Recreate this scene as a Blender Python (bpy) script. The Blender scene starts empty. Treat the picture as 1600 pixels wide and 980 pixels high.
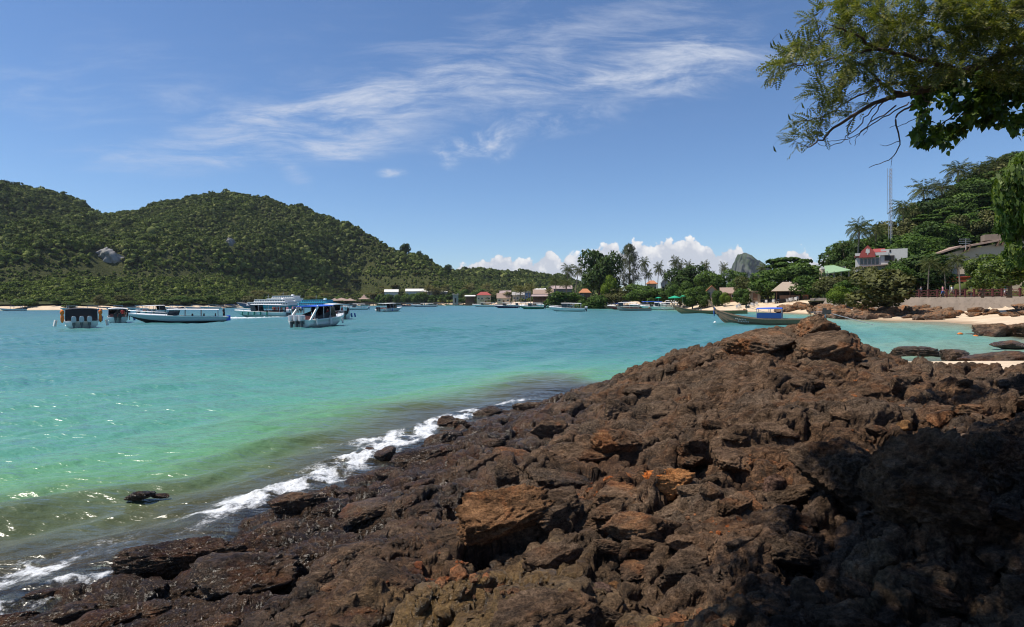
import bpy, bmesh, math, random
import numpy as np
from mathutils import Vector, Matrix
R = math.radians
PI = math.pi
sc = bpy.context.scene
col = sc.collection

# ------------------------------------------------------------------ camera
H = 2.6                      # eye above the water
F = 889.0                    # focal length in photograph pixels (1600 wide)
cam_d = bpy.data.cameras.new('camera'); cam = bpy.data.objects.new('camera', cam_d); col.objects.link(cam)
cam_d.sensor_width = 36.0; cam_d.lens = 36.0 * F / 1600.0
cam_d.clip_start = 0.05; cam_d.clip_end = 40000
ROLL = math.atan(0.0056); PITCH = math.atan(18 / F)
CM = Matrix.Rotation(PI / 2 - PITCH, 3, 'X') @ Matrix.Rotation(-ROLL, 3, 'Z')
cam.matrix_world = Matrix.Translation((0, 0, H)) @ CM.to_4x4()
sc.camera = cam

# ------------------------------------------------------------------ sun, sky, exposure
SUN_EL, SUN_AZ = 62.0, -98.0           # azimuth from +Y, negative to the left
sd = Vector((math.sin(R(SUN_AZ)) * math.cos(R(SUN_EL)), math.cos(R(SUN_AZ)) * math.cos(R(SUN_EL)), math.sin(R(SUN_EL))))
sl = bpy.data.lights.new('sun', 'SUN'); sl.energy = 4.9; sl.angle = R(0.53); sl.color = (1.0, 0.93, 0.83)
so = bpy.data.objects.new('sun', sl); col.objects.link(so)
so.rotation_euler = sd.to_track_quat('Z', 'Y').to_euler(); so.location = (0, 0, 60)
sc.view_settings.view_transform = 'Standard'; sc.view_settings.look = 'None'
sc.view_settings.exposure = 0.30; sc.view_settings.gamma = 1.0
sc.render.engine = 'CYCLES'
sc.cycles.use_denoising = True; sc.cycles.denoising_prefilter = 'ACCURATE'
sc.cycles.max_bounces = 6; sc.cycles.transparent_max_bounces = 10
sc.cycles.diffuse_bounces = 3; sc.cycles.glossy_bounces = 2; sc.cycles.transmission_bounces = 2
sc.cycles.caustics_reflective = False; sc.cycles.caustics_refractive = False
sc.cycles.sample_clamp_indirect = 4.0; sc.cycles.sample_clamp_direct = 5.0; sc.cycles.pixel_filter_type = 'BLACKMAN_HARRIS'; sc.cycles.filter_width = 1.1

# node helper -------------------------------------------------------
class NT:
    def __init__(s, nt): s.nt = nt
    def n(s, t, **kw):
        nd = s.nt.nodes.new(t)
        for k, v in kw.items():
            if k == 'i':
                for kk, vv in v.items(): s.put(nd.inputs[kk], vv)
            else: setattr(nd, k, v)
        return nd
    def put(s, sock, v):
        if isinstance(v, bpy.types.NodeSocket): s.nt.links.new(v, sock)
        elif isinstance(v, bpy.types.Node): s.nt.links.new(v.outputs[0], sock)
        else:
            if isinstance(v, (tuple, list)) and sock.type == 'RGBA' and len(v) == 3: v = (*v, 1)
            sock.default_value = v
    def m(s, op, a, b=0.0, c=None, clamp=False):
        nd = s.nt.nodes.new('ShaderNodeMath'); nd.operation = op; nd.use_clamp = clamp
        s.put(nd.inputs[0], a); s.put(nd.inputs[1], b)
        if c is not None: s.put(nd.inputs[2], c)
        return nd.outputs[0]
    def vm(s, op, a, b=None):
        nd = s.nt.nodes.new('ShaderNodeVectorMath'); nd.operation = op
        s.put(nd.inputs[0], a)
        if b is not None: s.put(nd.inputs[1], b)
        return nd.outputs[1] if op in ('DOT_PRODUCT', 'LENGTH', 'DISTANCE') else nd.outputs[0]
    def mix(s, f, a, b, blend='MIX'):
        nd = s.nt.nodes.new('ShaderNodeMix'); nd.data_type = 'RGBA'; nd.blend_type = blend
        s.put(nd.inputs[0], f); s.put(nd.inputs[6], a); s.put(nd.inputs[7], b)
        return nd.outputs[2]
    def ramp(s, f, stops, interp='LINEAR'):
        nd = s.nt.nodes.new('ShaderNodeValToRGB'); cr = nd.color_ramp; cr.interpolation = interp
        while len(cr.elements) < len(stops): cr.elements.new(0.5)
        for e, (p, c) in zip(cr.elements, stops):
            e.position = p; e.color = (*c, 1) if isinstance(c, (tuple, list)) else (c, c, c, 1)
        s.put(nd.inputs[0], f); return nd.outputs[0]
    def sstep(s, v, lo, hi, a=0.0, b=1.0):
        nd = s.nt.nodes.new('ShaderNodeMapRange'); nd.interpolation_type = 'SMOOTHSTEP'
        s.put(nd.inputs[0], v); s.put(nd.inputs[1], lo); s.put(nd.inputs[2], hi); s.put(nd.inputs[3], a); s.put(nd.inputs[4], b)
        return nd.outputs[0]
    def noise(s, vec, scale, detail=4.0, rough=0.5, dist=0.0, out=0):
        nd = s.nt.nodes.new('ShaderNodeTexNoise')
        if vec is not None: s.put(nd.inputs['Vector'], vec)
        s.put(nd.inputs['Scale'], scale); s.put(nd.inputs['Detail'], detail); s.put(nd.inputs['Roughness'], rough); s.put(nd.inputs['Distortion'], dist)
        return nd.outputs[out]
    def mapping(s, vec, loc=(0, 0, 0), rot=(0, 0, 0), scale=(1, 1, 1)):
        nd = s.nt.nodes.new('ShaderNodeMapping')
        s.put(nd.inputs[0], vec); nd.inputs[1].default_value = loc; nd.inputs[2].default_value = rot; nd.inputs[3].default_value = scale
        return nd.outputs[0]
    def attr(s, name, out=2):
        nd = s.nt.nodes.new('ShaderNodeAttribute'); nd.attribute_name = name; return nd.outputs[out]
    def l(s, a, b): s.nt.links.new(a, b)

# world: Nishita air plus a thin layer of cirrus -----------------------
w = bpy.data.worlds.new('World'); sc.world = w; w.use_nodes = True
wt = w.node_tree; wt.nodes.clear(); N = NT(wt)
sky = N.n('ShaderNodeTexSky', sky_type='NISHITA', sun_disc=False, sun_elevation=R(SUN_EL), sun_rotation=R(SUN_AZ),
          altitude=0.0, air_density=1.0, dust_density=0.0, ozone_density=3.0)
tc = N.n('ShaderNodeTexCoord')
dvec = tc.outputs['Generated']
sep = N.n('ShaderNodeSeparateXYZ', i={0: dvec})
dy = N.m('MAXIMUM', sep.outputs[1], 0.05)
cu = N.m('DIVIDE', sep.outputs[0], dy); cv = N.m('DIVIDE', sep.outputs[2], dy)
cuv = N.n('ShaderNodeCombineXYZ', i={0: cu, 1: cv, 2: 0.0}).outputs[0]
wv = N.noise(N.mapping(cuv, scale=(3.0, 6.0, 1)), 1.0, 2.0, 0.5, 0.0, 1)
wv = N.vm('MULTIPLY', N.vm('SUBTRACT', wv, (0.5, 0.5, 0.5)), (0.13, 0.07, 0))
cuw = N.vm('ADD', cuv, wv)
streaky = N.noise(N.mapping(cuw, rot=(0, 0, -0.16), scale=(2.0, 10.0, 1)), 2.6, 9.0, 0.68, 0.35)
tufty = N.noise(N.mapping(cuw, loc=(3, 5, 0), rot=(0, 0, -0.3), scale=(4.6, 8.5, 1)), 3.0, 8.0, 0.68, 0.3)
def patch(px, py, rx, ry, ang, strength):
    """where one feathered streak lies: an elongated soft patch centred on a direction"""
    q = N.mapping(cuw, loc=(0, 0, 0), rot=(0, 0, -ang))
    u0, v0 = (px - 800) / F, (472 - py) / F; c, s_ = math.cos(ang), math.sin(ang)
    q = N.vm('SUBTRACT', q, (c * u0 + s_ * v0, -s_ * u0 + c * v0, 0)); q = N.vm('MULTIPLY', q, (F / rx, F / ry, 0))
    r2 = N.vm('DOT_PRODUCT', q, q)
    return N.m('MULTIPLY', N.m('POWER', N.m('MAXIMUM', N.m('SUBTRACT', 1.0, r2), 0.0), 1.5), strength)
def total(ps):
    t = None
    for p in ps:
        e = patch(*p); t = e if t is None else N.m('ADD', t, e)
    return t
covA = total([(700, 150, 470, 60, 0.13, 0.62), (1075, 105, 210, 66, 0.16, 1.0), (480, 180, 230, 60, 0.10, 0.6), (350, 243, 300, 40, 0.05, 0.75), (560, 225, 170, 36, 0.05, .5),
              (900, 60, 420, 110, 0.2, 0.42), (230, 130, 260, 90, -0.5, 0.25), (60, 140, 180, 60, -0.25, 0.35), (440, 275, 60, 18, -0.6, 0.5), (700, 120, 700, 170, 0.12, 0.20)])
covB = total([(850, 195, 190, 34, 0.20, .62), (745, 222, 88, 34, 0.1, .80), (692, 247, 36, 20, -0.4, .85), (610, 271, 34, 11, 0.0, .95), (1080, 120, 130, 40, .1, .45), (800, 240, 40, 12, .3, .5)])
tA = N.m('MULTIPLY', N.m('MINIMUM', covA, 1.0), N.sstep(N.m('MULTIPLY_ADD', covA, .12, streaky), .44, .90))
tB = N.m('MULTIPLY', N.m('MINIMUM', covB, 1.0), N.sstep(N.m('MULTIPLY_ADD', covB, .10, tufty), .46, .86))
front = N.sstep(sep.outputs[1], 0.05, 0.25)
tot = N.m('MULTIPLY', N.m('MINIMUM', N.m('ADD', tA, tB), 0.92), front)
# the cumulus bank low over the far shore: heaped tops (a curve of elevation over bearing) with billowed edges
PROF = [(640, 430), (690, 424), (704, 411), (716, 404), (735, 401), (752, 397), (770, 392), (786, 387), (795, 388), (808, 396), (826, 396), (846, 388), (858, 381), (868, 387), (878, 395), (886, 389), (902, 388), (920, 382), (940, 375), (957, 370), (967, 376), (975, 387), (984, 376), (993, 369), (1003, 371), (1012, 375), (1019, 380), (1027, 371), (1042, 367), (1056, 369), (1066, 366), (1078, 366), (1090, 368), (1097, 377), (1110, 377), (1119, 385), (1130, 381), (1142, 379), (1154, 379), (1161, 387), (1170, 398), (1180, 412), (1208, 412), (1218, 400), (1232, 388), (1244, 384), (1260, 388), (1274, 399), (1282, 400), (1292, 388), (1306, 382), (1330, 390), (1360, 402), (1420, 412), (1500, 400), (1600, 410)]
fc = N.n('ShaderNodeFloatCurve'); cmap = fc.mapping.curves[0]
for i, (x, y) in enumerate(PROF):
    X_, Y_ = (x - 600) / 1000, (450 - y) / 100
    if i < 2: cmap.points[i].location = (X_, Y_)
    else: cmap.points.new(X_, Y_)
fc.mapping.update()
big = N.n('ShaderNodeTexVoronoi', feature='SMOOTH_F1', i={'Vector': cuv, 'Scale': 42.0, 'Smoothness': .35, 'Detail': 2.0, 'Roughness': .6})
fine = N.noise(cuv, 95.0, 5.0, .62)
bil = N.m('ADD', N.m('MULTIPLY', N.m('SUBTRACT', .45, big.outputs['Distance']), .020), N.m('MULTIPLY', N.m('SUBTRACT', fine, .5), .022))
cup = N.n('ShaderNodeMath', operation='MULTIPLY_ADD', i={0: cu, 1: F / 1000, 2: .2}).outputs[0]
N.put(fc.inputs['Value'], cup)
topv = N.m('MULTIPLY_ADD', fc.outputs[0], 100 / F, 22 / F)          # the curve's row as an elevation
below = N.m('SUBTRACT', N.m('ADD', topv, bil), cv)
cum = N.m('MULTIPLY', N.m('MULTIPLY', N.sstep(below, -.0015, .0035), N.sstep(cv, .015, .045)), front)
cum = N.m('MULTIPLY', cum, .97)
body_ = N.m('ADD', N.m('MULTIPLY', N.m('SUBTRACT', .5, big.outputs['Distance']), .9), N.m('MULTIPLY', fine, .7))
cumc = N.ramp(N.m('MULTIPLY_ADD', N.sstep(below, .0, .035, 1.0, 0.0), .30, N.m('MULTIPLY', body_, .7)), [(.06, (.58, .61, .68)), (.26, (.80, .80, .82)), (.46, (.98, .965, .94))])  # cloud shading painted into the colour: white tops and billows, greyer below
bg_sky = N.n('ShaderNodeBackground', i={0: N.mix(1.0, sky.outputs[0], (0.80, 0.96, 1.15), 'MULTIPLY'), 1: 0.090})
bg_cl = N.n('ShaderNodeBackground', i={0: (0.74, 0.80, 0.93), 1: 0.72})
mx0 = N.n('ShaderNodeMixShader', i={0: tot, 1: bg_sky.outputs[0], 2: bg_cl.outputs[0]})
bg_cu = N.n('ShaderNodeBackground', i={0: cumc, 1: 0.86})
mxs = N.n('ShaderNodeMixShader', i={0: cum, 1: mx0.outputs[0], 2: bg_cu.outputs[0]})
wo = N.n('ShaderNodeOutputWorld', i={0: mxs.outputs[0]})

# ------------------------------------------------------------------ picture <-> place
CMn = np.array(CM)
def ray(x, y):
    v = CMn @ np.array([(x - 800) / F, -(y - 490) / F, -1.0])
    return v
def gp(x, y, z=0.0):
    """the point of the level z seen at pixel x, y"""
    v = ray(x, y); t = (z - H) / v[2]
    return Vector((v[0] * t, v[1] * t, z))
def at(x, y, Y):
    """the point at depth Y seen at pixel x, y"""
    v = ray(x, y); t = Y / v[1]
    return Vector((v[0] * t, Y, H + v[2] * t))
def hz(x): return 472 - (x - 800) * 0.0056          # the horizon's row

# ------------------------------------------------------------------ things
def tag(o, label=None, cat=None, group=None, kind=None):
    if label: o['label'] = label
    if cat: o['category'] = cat
    if group: o['group'] = group
    if kind: o['kind'] = kind
    return o
def thing(name, label, cat, loc=(0, 0, 0), rz=0.0, group=None, scale=1.0):
    o = bpy.data.objects.new(name, None); col.objects.link(o)
    o.empty_display_size = 0.2
    o.location = loc; o.rotation_euler = (0, 0, rz)
    o.scale = (scale,) * 3 if isinstance(scale, (int, float)) else scale
    return tag(o, label, cat, group)
def link(name, me, parent=None):
    o = bpy.data.objects.new(name, me); col.objects.link(o)
    if parent is not None: o.parent = parent
    return o
KIDS = {}
def dup(root, loc, rz=0.0, label=None, group=None, scale=None):
    """a copy of a thing with copies of its parts and sub-parts, sharing their meshes"""
    def cp(o, par):
        c = o.copy(); col.objects.link(c)
        if par is not None:
            c.parent = par; c.matrix_parent_inverse = o.matrix_parent_inverse.copy()
        for ch in list(o.children): cp(ch, c)
        return c
    r = cp(root, None); r.location = loc; r.rotation_euler = (0, 0, rz)
    if label: r['label'] = label
    if group: r['group'] = group
    if scale is not None: r.scale = (scale,) * 3 if isinstance(scale, (int, float)) else scale
    return r

class MB:
    """collects faces for one mesh object"""
    def __init__(s): s.v = []; s.f = []; s.mi = []
    def add(s, vs, fs, mi=0):
        b = len(s.v); s.v.extend([tuple(p) for p in vs])
        for f in fs: s.f.append(tuple(i + b for i in f)); s.mi.append(mi)
        return s
    def box(s, c, size, rz=0.0, mi=0, taper=1.0, ry=0.0, rx=0.0):
        hx, hy, hz_ = size[0] / 2, size[1] / 2, size[2] / 2
        vs = []
        m = Matrix.Rotation(rz, 3, 'Z') @ Matrix.Rotation(ry, 3, 'Y') @ Matrix.Rotation(rx, 3, 'X')
        for z in (-hz_, hz_):
            k = taper if z > 0 else 1.0
            for x, y in ((-hx, -hy), (hx, -hy), (hx, hy), (-hx, hy)):
                vs.append(Vector(c) + m @ Vector((x * k, y * k, z)))
        return s.add(vs, [(3, 2, 1, 0), (4, 5, 6, 7), (0, 1, 5, 4), (1, 2, 6, 5), (2, 3, 7, 6), (3, 0, 4, 7)], mi)
    def tube(s, pts, rad, n=6, mi=0, cap=True):
        pts = [Vector(p) for p in pts]
        if isinstance(rad, (int, float)): rad = [rad] * len(pts)
        rings = []
        for i, p in enumerate(pts):
            d = (pts[min(i + 1, len(pts) - 1)] - pts[max(i - 1, 0)])
            if d.length < 1e-9: d = Vector((0, 0, 1))
            d.normalize()
            a = d.cross(Vector((0, 0, 1)) if abs(d.z) < 0.9 else Vector((1, 0, 0))).normalized(); b = d.cross(a)
            rings.append([p + (a * math.cos(2 * PI * k / n) + b * math.sin(2 * PI * k / n)) * rad[i] for k in range(n)])
        return s.loft(rings, True, cap, mi)
    def loft(s, rings, closed=True, cap=True, mi=0):
        n = len(rings[0]); vs = [p for r in rings for p in r]; fs = []
        for i in range(len(rings) - 1):
            for k in range(n if closed else n - 1):
                a = i * n + k; b = i * n + (k + 1) % n
                fs.append((a, b, b + n, a + n))
        if cap and closed:
            fs.append(tuple(range(n - 1, -1, -1))); m = (len(rings) - 1) * n; fs.append(tuple(m + k for k in range(n)))
        return s.add(vs, fs, mi)
    def ell(s, c, r, nu=10, nv=6, mi=0, jit=0.0, rng=None):
        vs = []; fs = []
        for j in range(nv + 1):
            th = PI * j / nv
            for i in range(nu):
                ph = 2 * PI * i / nu
                k = 1.0 + ((rng.random() - .5) * jit if rng else 0.0)
                vs.append((c[0] + r[0] * k * math.sin(th) * math.cos(ph), c[1] + r[1] * k * math.sin(th) * math.sin(ph), c[2] + r[2] * k * math.cos(th)))
        for j in range(nv):
            for i in range(nu):
                a = j * nu + i; b = j * nu + (i + 1) % nu
                fs.append((a, a + nu, b + nu, b))
        return s.add(vs, fs, mi)
    def slab(s, poly, z0, z1, mi=0):
        """a flat polygon (x, y) given thickness"""
        n = len(poly)
        vs = [(x, y, z0) for x, y in poly] + [(x, y, z1) for x, y in poly]
        fs = [tuple(range(n - 1, -1, -1)), tuple(range(n, 2 * n))] + [(i, (i + 1) % n, (i + 1) % n + n, i + n) for i in range(n)]
        return s.add(vs, fs, mi)
    def mesh(s, name, mats, smooth=False):
        me = bpy.data.meshes.new(name); me.from_pydata(s.v, [], s.f)
        for m in (mats if isinstance(mats, (list, tuple)) else [mats]): me.materials.append(m)
        me.polygons.foreach_set('material_index', s.mi)
        if smooth: me.polygons.foreach_set('use_smooth', [True] * len(me.polygons))
        me.update(); return me
    def build(s, name, mats, parent=None, smooth=False):
        return link(name, s.mesh(name, mats, smooth), parent)

def np_mesh(name, V, Fq, mats, smooth=True, attrs=None, mi=None, normals=None):
    """mesh from numpy arrays: V (n,3), Fq (m,3 or 4)"""
    me = bpy.data.meshes.new(name)
    V = np.ascontiguousarray(V, dtype=np.float32); Fq = np.ascontiguousarray(Fq, dtype=np.int32)
    k = Fq.shape[1]
    me.vertices.add(len(V)); me.vertices.foreach_set('co', V.ravel())
    me.loops.add(Fq.size); me.loops.foreach_set('vertex_index', Fq.ravel())
    me.polygons.add(len(Fq)); me.polygons.foreach_set('loop_start', np.arange(0, Fq.size, k, dtype=np.int32))
    me.polygons.foreach_set('loop_total', np.full(len(Fq), k, dtype=np.int32))
    me.polygons.foreach_set('use_smooth', np.full(len(Fq), smooth, dtype=bool))
    for m in (mats if isinstance(mats, (list, tuple)) else [mats]): me.materials.append(m)
    if mi is not None: me.polygons.foreach_set('material_index', np.ascontiguousarray(mi, dtype=np.int32))
    for kx, a in (attrs or {}).items():
        at_ = me.attributes.new(kx, 'FLOAT', 'POINT'); at_.data.foreach_set('value', np.ascontiguousarray(a, dtype=np.float32).ravel())
    me.update(); me.validate()
    if normals is not None: me.normals_split_custom_set_from_vertices(np.ascontiguousarray(normals, dtype=np.float32))
    return me
def grid_faces(nr, nc):
    i = np.arange(nr - 1)[:, None] * nc + np.arange(nc - 1)[None, :]
    i = i.ravel()
    return np.stack([i, i + 1, i + 1 + nc, i + nc], 1)

# ------------------------------------------------------------------ noise (numpy)
def _hash(ix, iy, seed):
    h = (ix.astype(np.int64) * 374761393 + iy.astype(np.int64) * 668265263 + seed * 1274126177) & 0xFFFFFFFF
    h = ((h ^ (h >> 13)) * 1274126177) & 0xFFFFFFFF
    h = ((h ^ (h >> 16)) * 2246822519) & 0xFFFFFFFF
    h = h ^ (h >> 15)
    return (h & 0xFFFFFF) / float(0x1000000)
def perlin(x, y, seed=0):
    x0 = np.floor(x); y0 = np.floor(y); fx = x - x0; fy = y - y0
    u = fx * fx * fx * (fx * (fx * 6 - 15) + 10); v = fy * fy * fy * (fy * (fy * 6 - 15) + 10)
    def g(ix, iy, dx, dy_):
        a = _hash(ix, iy, seed) * 2 * PI
        return np.cos(a) * dx + np.sin(a) * dy_
    n00 = g(x0, y0, fx, fy); n10 = g(x0 + 1, y0, fx - 1, fy); n01 = g(x0, y0 + 1, fx, fy - 1); n11 = g(x0 + 1, y0 + 1, fx - 1, fy - 1)
    return ((n00 * (1 - u) + n10 * u) * (1 - v) + (n01 * (1 - u) + n11 * u) * v) * 1.4
def perlin3(x, y, z, seed=0):
    z0 = np.floor(z); fz = z - z0; w_ = fz * fz * fz * (fz * (fz * 6 - 15) + 10)
    x0 = np.floor(x); y0 = np.floor(y); fx = x - x0; fy = y - y0
    u = fx * fx * fx * (fx * (fx * 6 - 15) + 10); v = fy * fy * fy * (fy * (fy * 6 - 15) + 10)
    def g(i, j, k):
        h = _hash(x0 + i, (y0 + j) * 57 + (z0 + k) * 131071, seed)
        a = h * 2 * PI; b = ((h * 4096) % 1.0) * 2 - 1; r = np.sqrt(1 - b * b)
        return r * np.cos(a) * (fx - i) + r * np.sin(a) * (fy - j) + b * (fz - k)
    def pl(k): return (g(0, 0, k) * (1 - u) + g(1, 0, k) * u) * (1 - v) + (g(0, 1, k) * (1 - u) + g(1, 1, k) * u) * v
    return (pl(0) * (1 - w_) + pl(1) * w_) * 1.4
def fbm3(x, y, z, octv=4, seed=0, gain=0.5, lac=2.03, ridged=False):
    s = np.zeros_like(x); a = 1.0
    for o in range(octv):
        n = perlin3(x, y, z, seed + o * 17)
        s += a * ((1 - 2 * np.abs(n)) if ridged else n)
        x = x * lac + 3.7; y = y * lac + 1.3; z = z * lac + 2.1; a *= gain
    return s
def fbm(x, y, octv=4, seed=0, gain=0.5, lac=2.03, ridged=False):
    s = np.zeros_like(x); a = 1.0
    for o in range(octv):
        n = perlin(x, y, seed + o * 17)
        s += a * ((1 - 2 * np.abs(n)) if ridged else n)
        x = x * lac + 3.7; y = y * lac + 1.3; a *= gain
    return s
def voronoi(x, y, seed=0, jit=0.9):
    """F1, F2, cell hash, offset from the cell's centre"""
    x0 = np.floor(x); y0 = np.floor(y)
    f1 = np.full(x.shape, 9.0); f2 = np.full(x.shape, 9.0); idh = np.zeros(x.shape); ox = np.zeros(x.shape); oy = np.zeros(x.shape)
    for j in (-1, 0, 1):
        for i in (-1, 0, 1):
            cx, cy = x0 + i, y0 + j
            px = cx + .5 + jit * (_hash(cx, cy, seed) - .5); py = cy + .5 + jit * (_hash(cx, cy, seed + 7) - .5)
            dx, dy_ = x - px, y - py; d = np.sqrt(dx * dx + dy_ * dy_)
            nearer = d < f1
            f2 = np.where(nearer, f1, np.minimum(f2, d))
            idh = np.where(nearer, _hash(cx, cy, seed + 13), idh); ox = np.where(nearer, dx, ox); oy = np.where(nearer, dy_, oy)
            f1 = np.where(nearer, d, f1)
    return f1, f2, idh, ox, oy
def sm(x, a, b):
    t = np.clip((x - a) / (b - a), 0, 1); return t * t * (3 - 2 * t)

# ------------------------------------------------------------------ materials
def newmat(name):
    m = bpy.data.materials.new(name); m.use_nodes = True; m.node_tree.nodes.clear()
    return m, NT(m.node_tree)
def finish(N, shader, disp=None):
    o = N.n('ShaderNodeOutputMaterial'); N.l(shader, o.inputs[0]); return o
def pbr(name, color, rough=0.6, metal=0.0, var=0.12, scale=3.0, bump=0.0, bscale=20.0, spec=0.4, dirt=0.0, coat=0.0):
    """painted / solid surface with a little uneven colour, roughness and grime"""
    m, N = newmat(name)
    tcn = N.n('ShaderNodeTexCoord').outputs['Object']
    nz = N.noise(tcn, scale, 5.0, 0.6)
    k = N.m('MULTIPLY_ADD', nz, 2 * var, 1.0 - var)
    c = N.mix(1.0, (*color, 1), N.n('ShaderNodeCombineXYZ', i={0: k, 1: k, 2: k}).outputs[0], 'MULTIPLY')
    if dirt:
        d = N.sstep(N.noise(N.mapping(tcn, scale=(1.0, 1.0, 0.25)), scale * 2.2, 6.0, 0.7), 0.5, 0.8)
        c = N.mix(N.m('MULTIPLY', d, dirt), c, (0.09, 0.07, 0.05, 1))
    b = N.n('ShaderNodeBsdfPrincipled', i={'Base Color': c, 'Roughness': N.m('MULTIPLY_ADD', nz, 0.2, rough - 0.1), 'Metallic': metal, 'Specular IOR Level': spec, 'Coat Weight': coat})
    if bump:
        bp = N.n('ShaderNodeBump', i={'Strength': bump, 'Distance': 0.02, 'Height': N.noise(tcn, bscale, 6.0, 0.65)})
        N.l(bp.outputs[0], b.inputs['Normal'])
    finish(N, b.outputs[0]); return m
def leafmat(name, c1, c2, c3=None, trans=0.35, nscale=0.5, rough=0.6, rnd=0.35, spec=0.12):
    """foliage: each leaf its own green, light passing through it"""
    m, N = newmat(name)
    geo = N.n('ShaderNodeNewGeometry'); oi = N.n('ShaderNodeObjectInfo')
    tcn = N.n('ShaderNodeTexCoord').outputs['Object']
    nz = N.noise(tcn, nscale, 3.0, 0.6)
    f = N.m('ADD', N.m('MULTIPLY', geo.outputs['Random Per Island'], 0.55), N.m('MULTIPLY', nz, 0.45))
    stops = [(0.2, c1), (0.62, c2)] + ([(0.93, c3)] if c3 else [])
    c = N.ramp(f, stops)
    k = N.m('MULTIPLY_ADD', oi.outputs['Random'], rnd, 1.0 - rnd / 2)
    c = N.mix(1.0, c, N.n('ShaderNodeCombineXYZ', i={0: k, 1: N.m('POWER', k, 0.8), 2: k}).outputs[0], 'MULTIPLY')
    b = N.n('ShaderNodeBsdfPrincipled', i={'Base Color': c, 'Roughness': rough, 'Specular IOR Level': spec})
    t = N.n('ShaderNodeBsdfTranslucent', i={0: N.mix(1.0, c, (1.15, 1.25, 0.55, 1), 'MULTIPLY')})
    mx = N.n('ShaderNodeMixShader', i={0: trans, 1: b.outputs[0], 2: t.outputs[0]})
    finish(N, mx.outputs[0]); return m
# ================================================================== the shore: ground, rock, water
SH = np.array([(-900, 487), (-200, 486), (0, 485), (100, 484.5), (200, 483.5), (340, 481.5), (450, 479), (560, 477.5), (640, 477.2), (720, 477.3), (790, 478),
               (830, 479.5), (860, 481), (940, 481.8), (1010, 482.8), (1070, 484.5), (1110, 486), (1200, 488), (1260, 490.5), (1300, 495), (1340, 499), (1400, 502),
               (1470, 503), (1520, 507), (1550, 513), (1600, 522), (1700, 540), (1900, 570), (2600, 600)], float)
SH_u = np.array([(gp(x, y)[0] / gp(x, y)[1]) for x, y in SH]); SH_Y = np.array([gp(x, y)[1] for x, y in SH])
def shore_Y(u): return np.interp(u, SH_u, SH_Y)
WALL = [(1292, 470, 104), (1340, 468, 96), (1380, 464, 90), (1440, 463, 86), (1500, 464, 83), (1560, 465.5, 80), (1620, 467, 77), (1700, 470, 73), (1850, 476, 66)]
WALL_u = np.array([at(x, y, Y)[0] / Y for x, y, Y in WALL]); WALL_Y = np.array([w_[2] for w_ in WALL], float)
def land_z(u, Y):
    """beach and flat land behind it; below water a gentle sandy slope"""
    s = Y - shore_Y(u)
    X = u * Y
    sl_ = .10 - .055 * sm(u, .54, .66)
    z = np.where(s > 0, np.minimum(s * sl_, 2.85 + 0.003 * s), np.maximum(s * 0.075, -3.2))
    wy = np.interp(u, WALL_u, WALL_Y); z = np.where((u > WALL_u[0]) & (Y > wy - .2), np.maximum(z, 2.93 * sm(Y, wy - .2, wy + .8)), z)   # filled up behind the sea wall
    z = z + 0.10 * fbm(X / 9, Y / 9, 3, 5) * sm(np.abs(s), 0, 4)
    return z

# ---- height of the near rock: control points (pixel x, y, height) -------
CP = [(0, 968, .02), (100, 935, .02), (200, 905, .08), (370, 872, .16), (420, 805, .16), (480, 775, .12), (540, 758, .14), (600, 735, .02), (650, 705, .05), (720, 668, .10), (800, 642, .20), (860, 625, .25),
      (0, 600, -1.9), (0, 700, -1.2), (0, 790, -.60), (0, 880, -.26), (100, 830, -.40), (300, 700, -1.0), (300, 770, -.42), (300, 830, -.20), (500, 640, -1.15), (500, 690, -.45), (520, 725, -.22), (420, 765, -.22),
      (600, 640, -.60), (640, 670, -.24), (700, 600, -1.2), (750, 625, -.45), (800, 610, -.40), (850, 597, -.40), (880, 585, -.55), (600, 560, -2.0), (900, 545, -1.8), (1000, 530, -1.7), (1100, 518, -1.6), (300, 560, -2.3), (-300, 700, -1.3), (-300, 900, -.4),
      (910, 606, .28), (940, 598, .42), (1000, 574, .75), (1080, 554, 1.08), (1180, 533, 1.42), (1240, 522, 1.62), (1310, 530, 1.66), (1345, 545, 1.48), (1420, 563, 1.15), (1500, 594, 1.15), (1560, 580, 1.2), (1600, 568, 1.28), (1750, 560, 1.5),
      (700, 800, .60), (620, 850, .52), (500, 900, .42), (400, 930, .34), (300, 960, .26), (150, 985, .14), (600, 980, .62), (800, 980, .82), (750, 900, .74), (860, 850, .80), (560, 800, .36), (680, 730, .34), (760, 720, .52), (850, 700, .66), (820, 760, .74),
      (1000, 800, .96), (1000, 730, .84), (1000, 680, .82), (1000, 640, .76), (920, 650, .55), (1100, 620, .98), (1100, 690, 1.00), (1100, 760, 1.02), (1200, 620, 1.22), (1200, 580, 1.30), (1250, 560, 1.42), (1200, 680, 1.14), (1240, 725, .98), (1200, 780, 1.04), (1000, 980, .94), (1200, 980, 1.06), (1200, 880, 1.06), (1050, 880, .96),
      (1350, 620, 1.30), (1420, 610, 1.22), (1500, 640, 1.22), (1400, 660, 1.20), (1590, 640, 1.40), (1400, 980, 1.12), (1600, 980, 1.22), (1450, 880, 1.16), (1600, 800, 1.35), (1350, 840, 1.12), (1700, 700, 1.6), (1900, 800, 1.9)]
cpw = []
for x, y, z in CP:
    p = gp(x, y, max(z, 0.0)); cpw.append((p[0] / p[1], p[1], z))
def behind(x, Y, z):
    p = at(x, hz(x), Y); cpw.append((p[0] / Y, Y, z))
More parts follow.
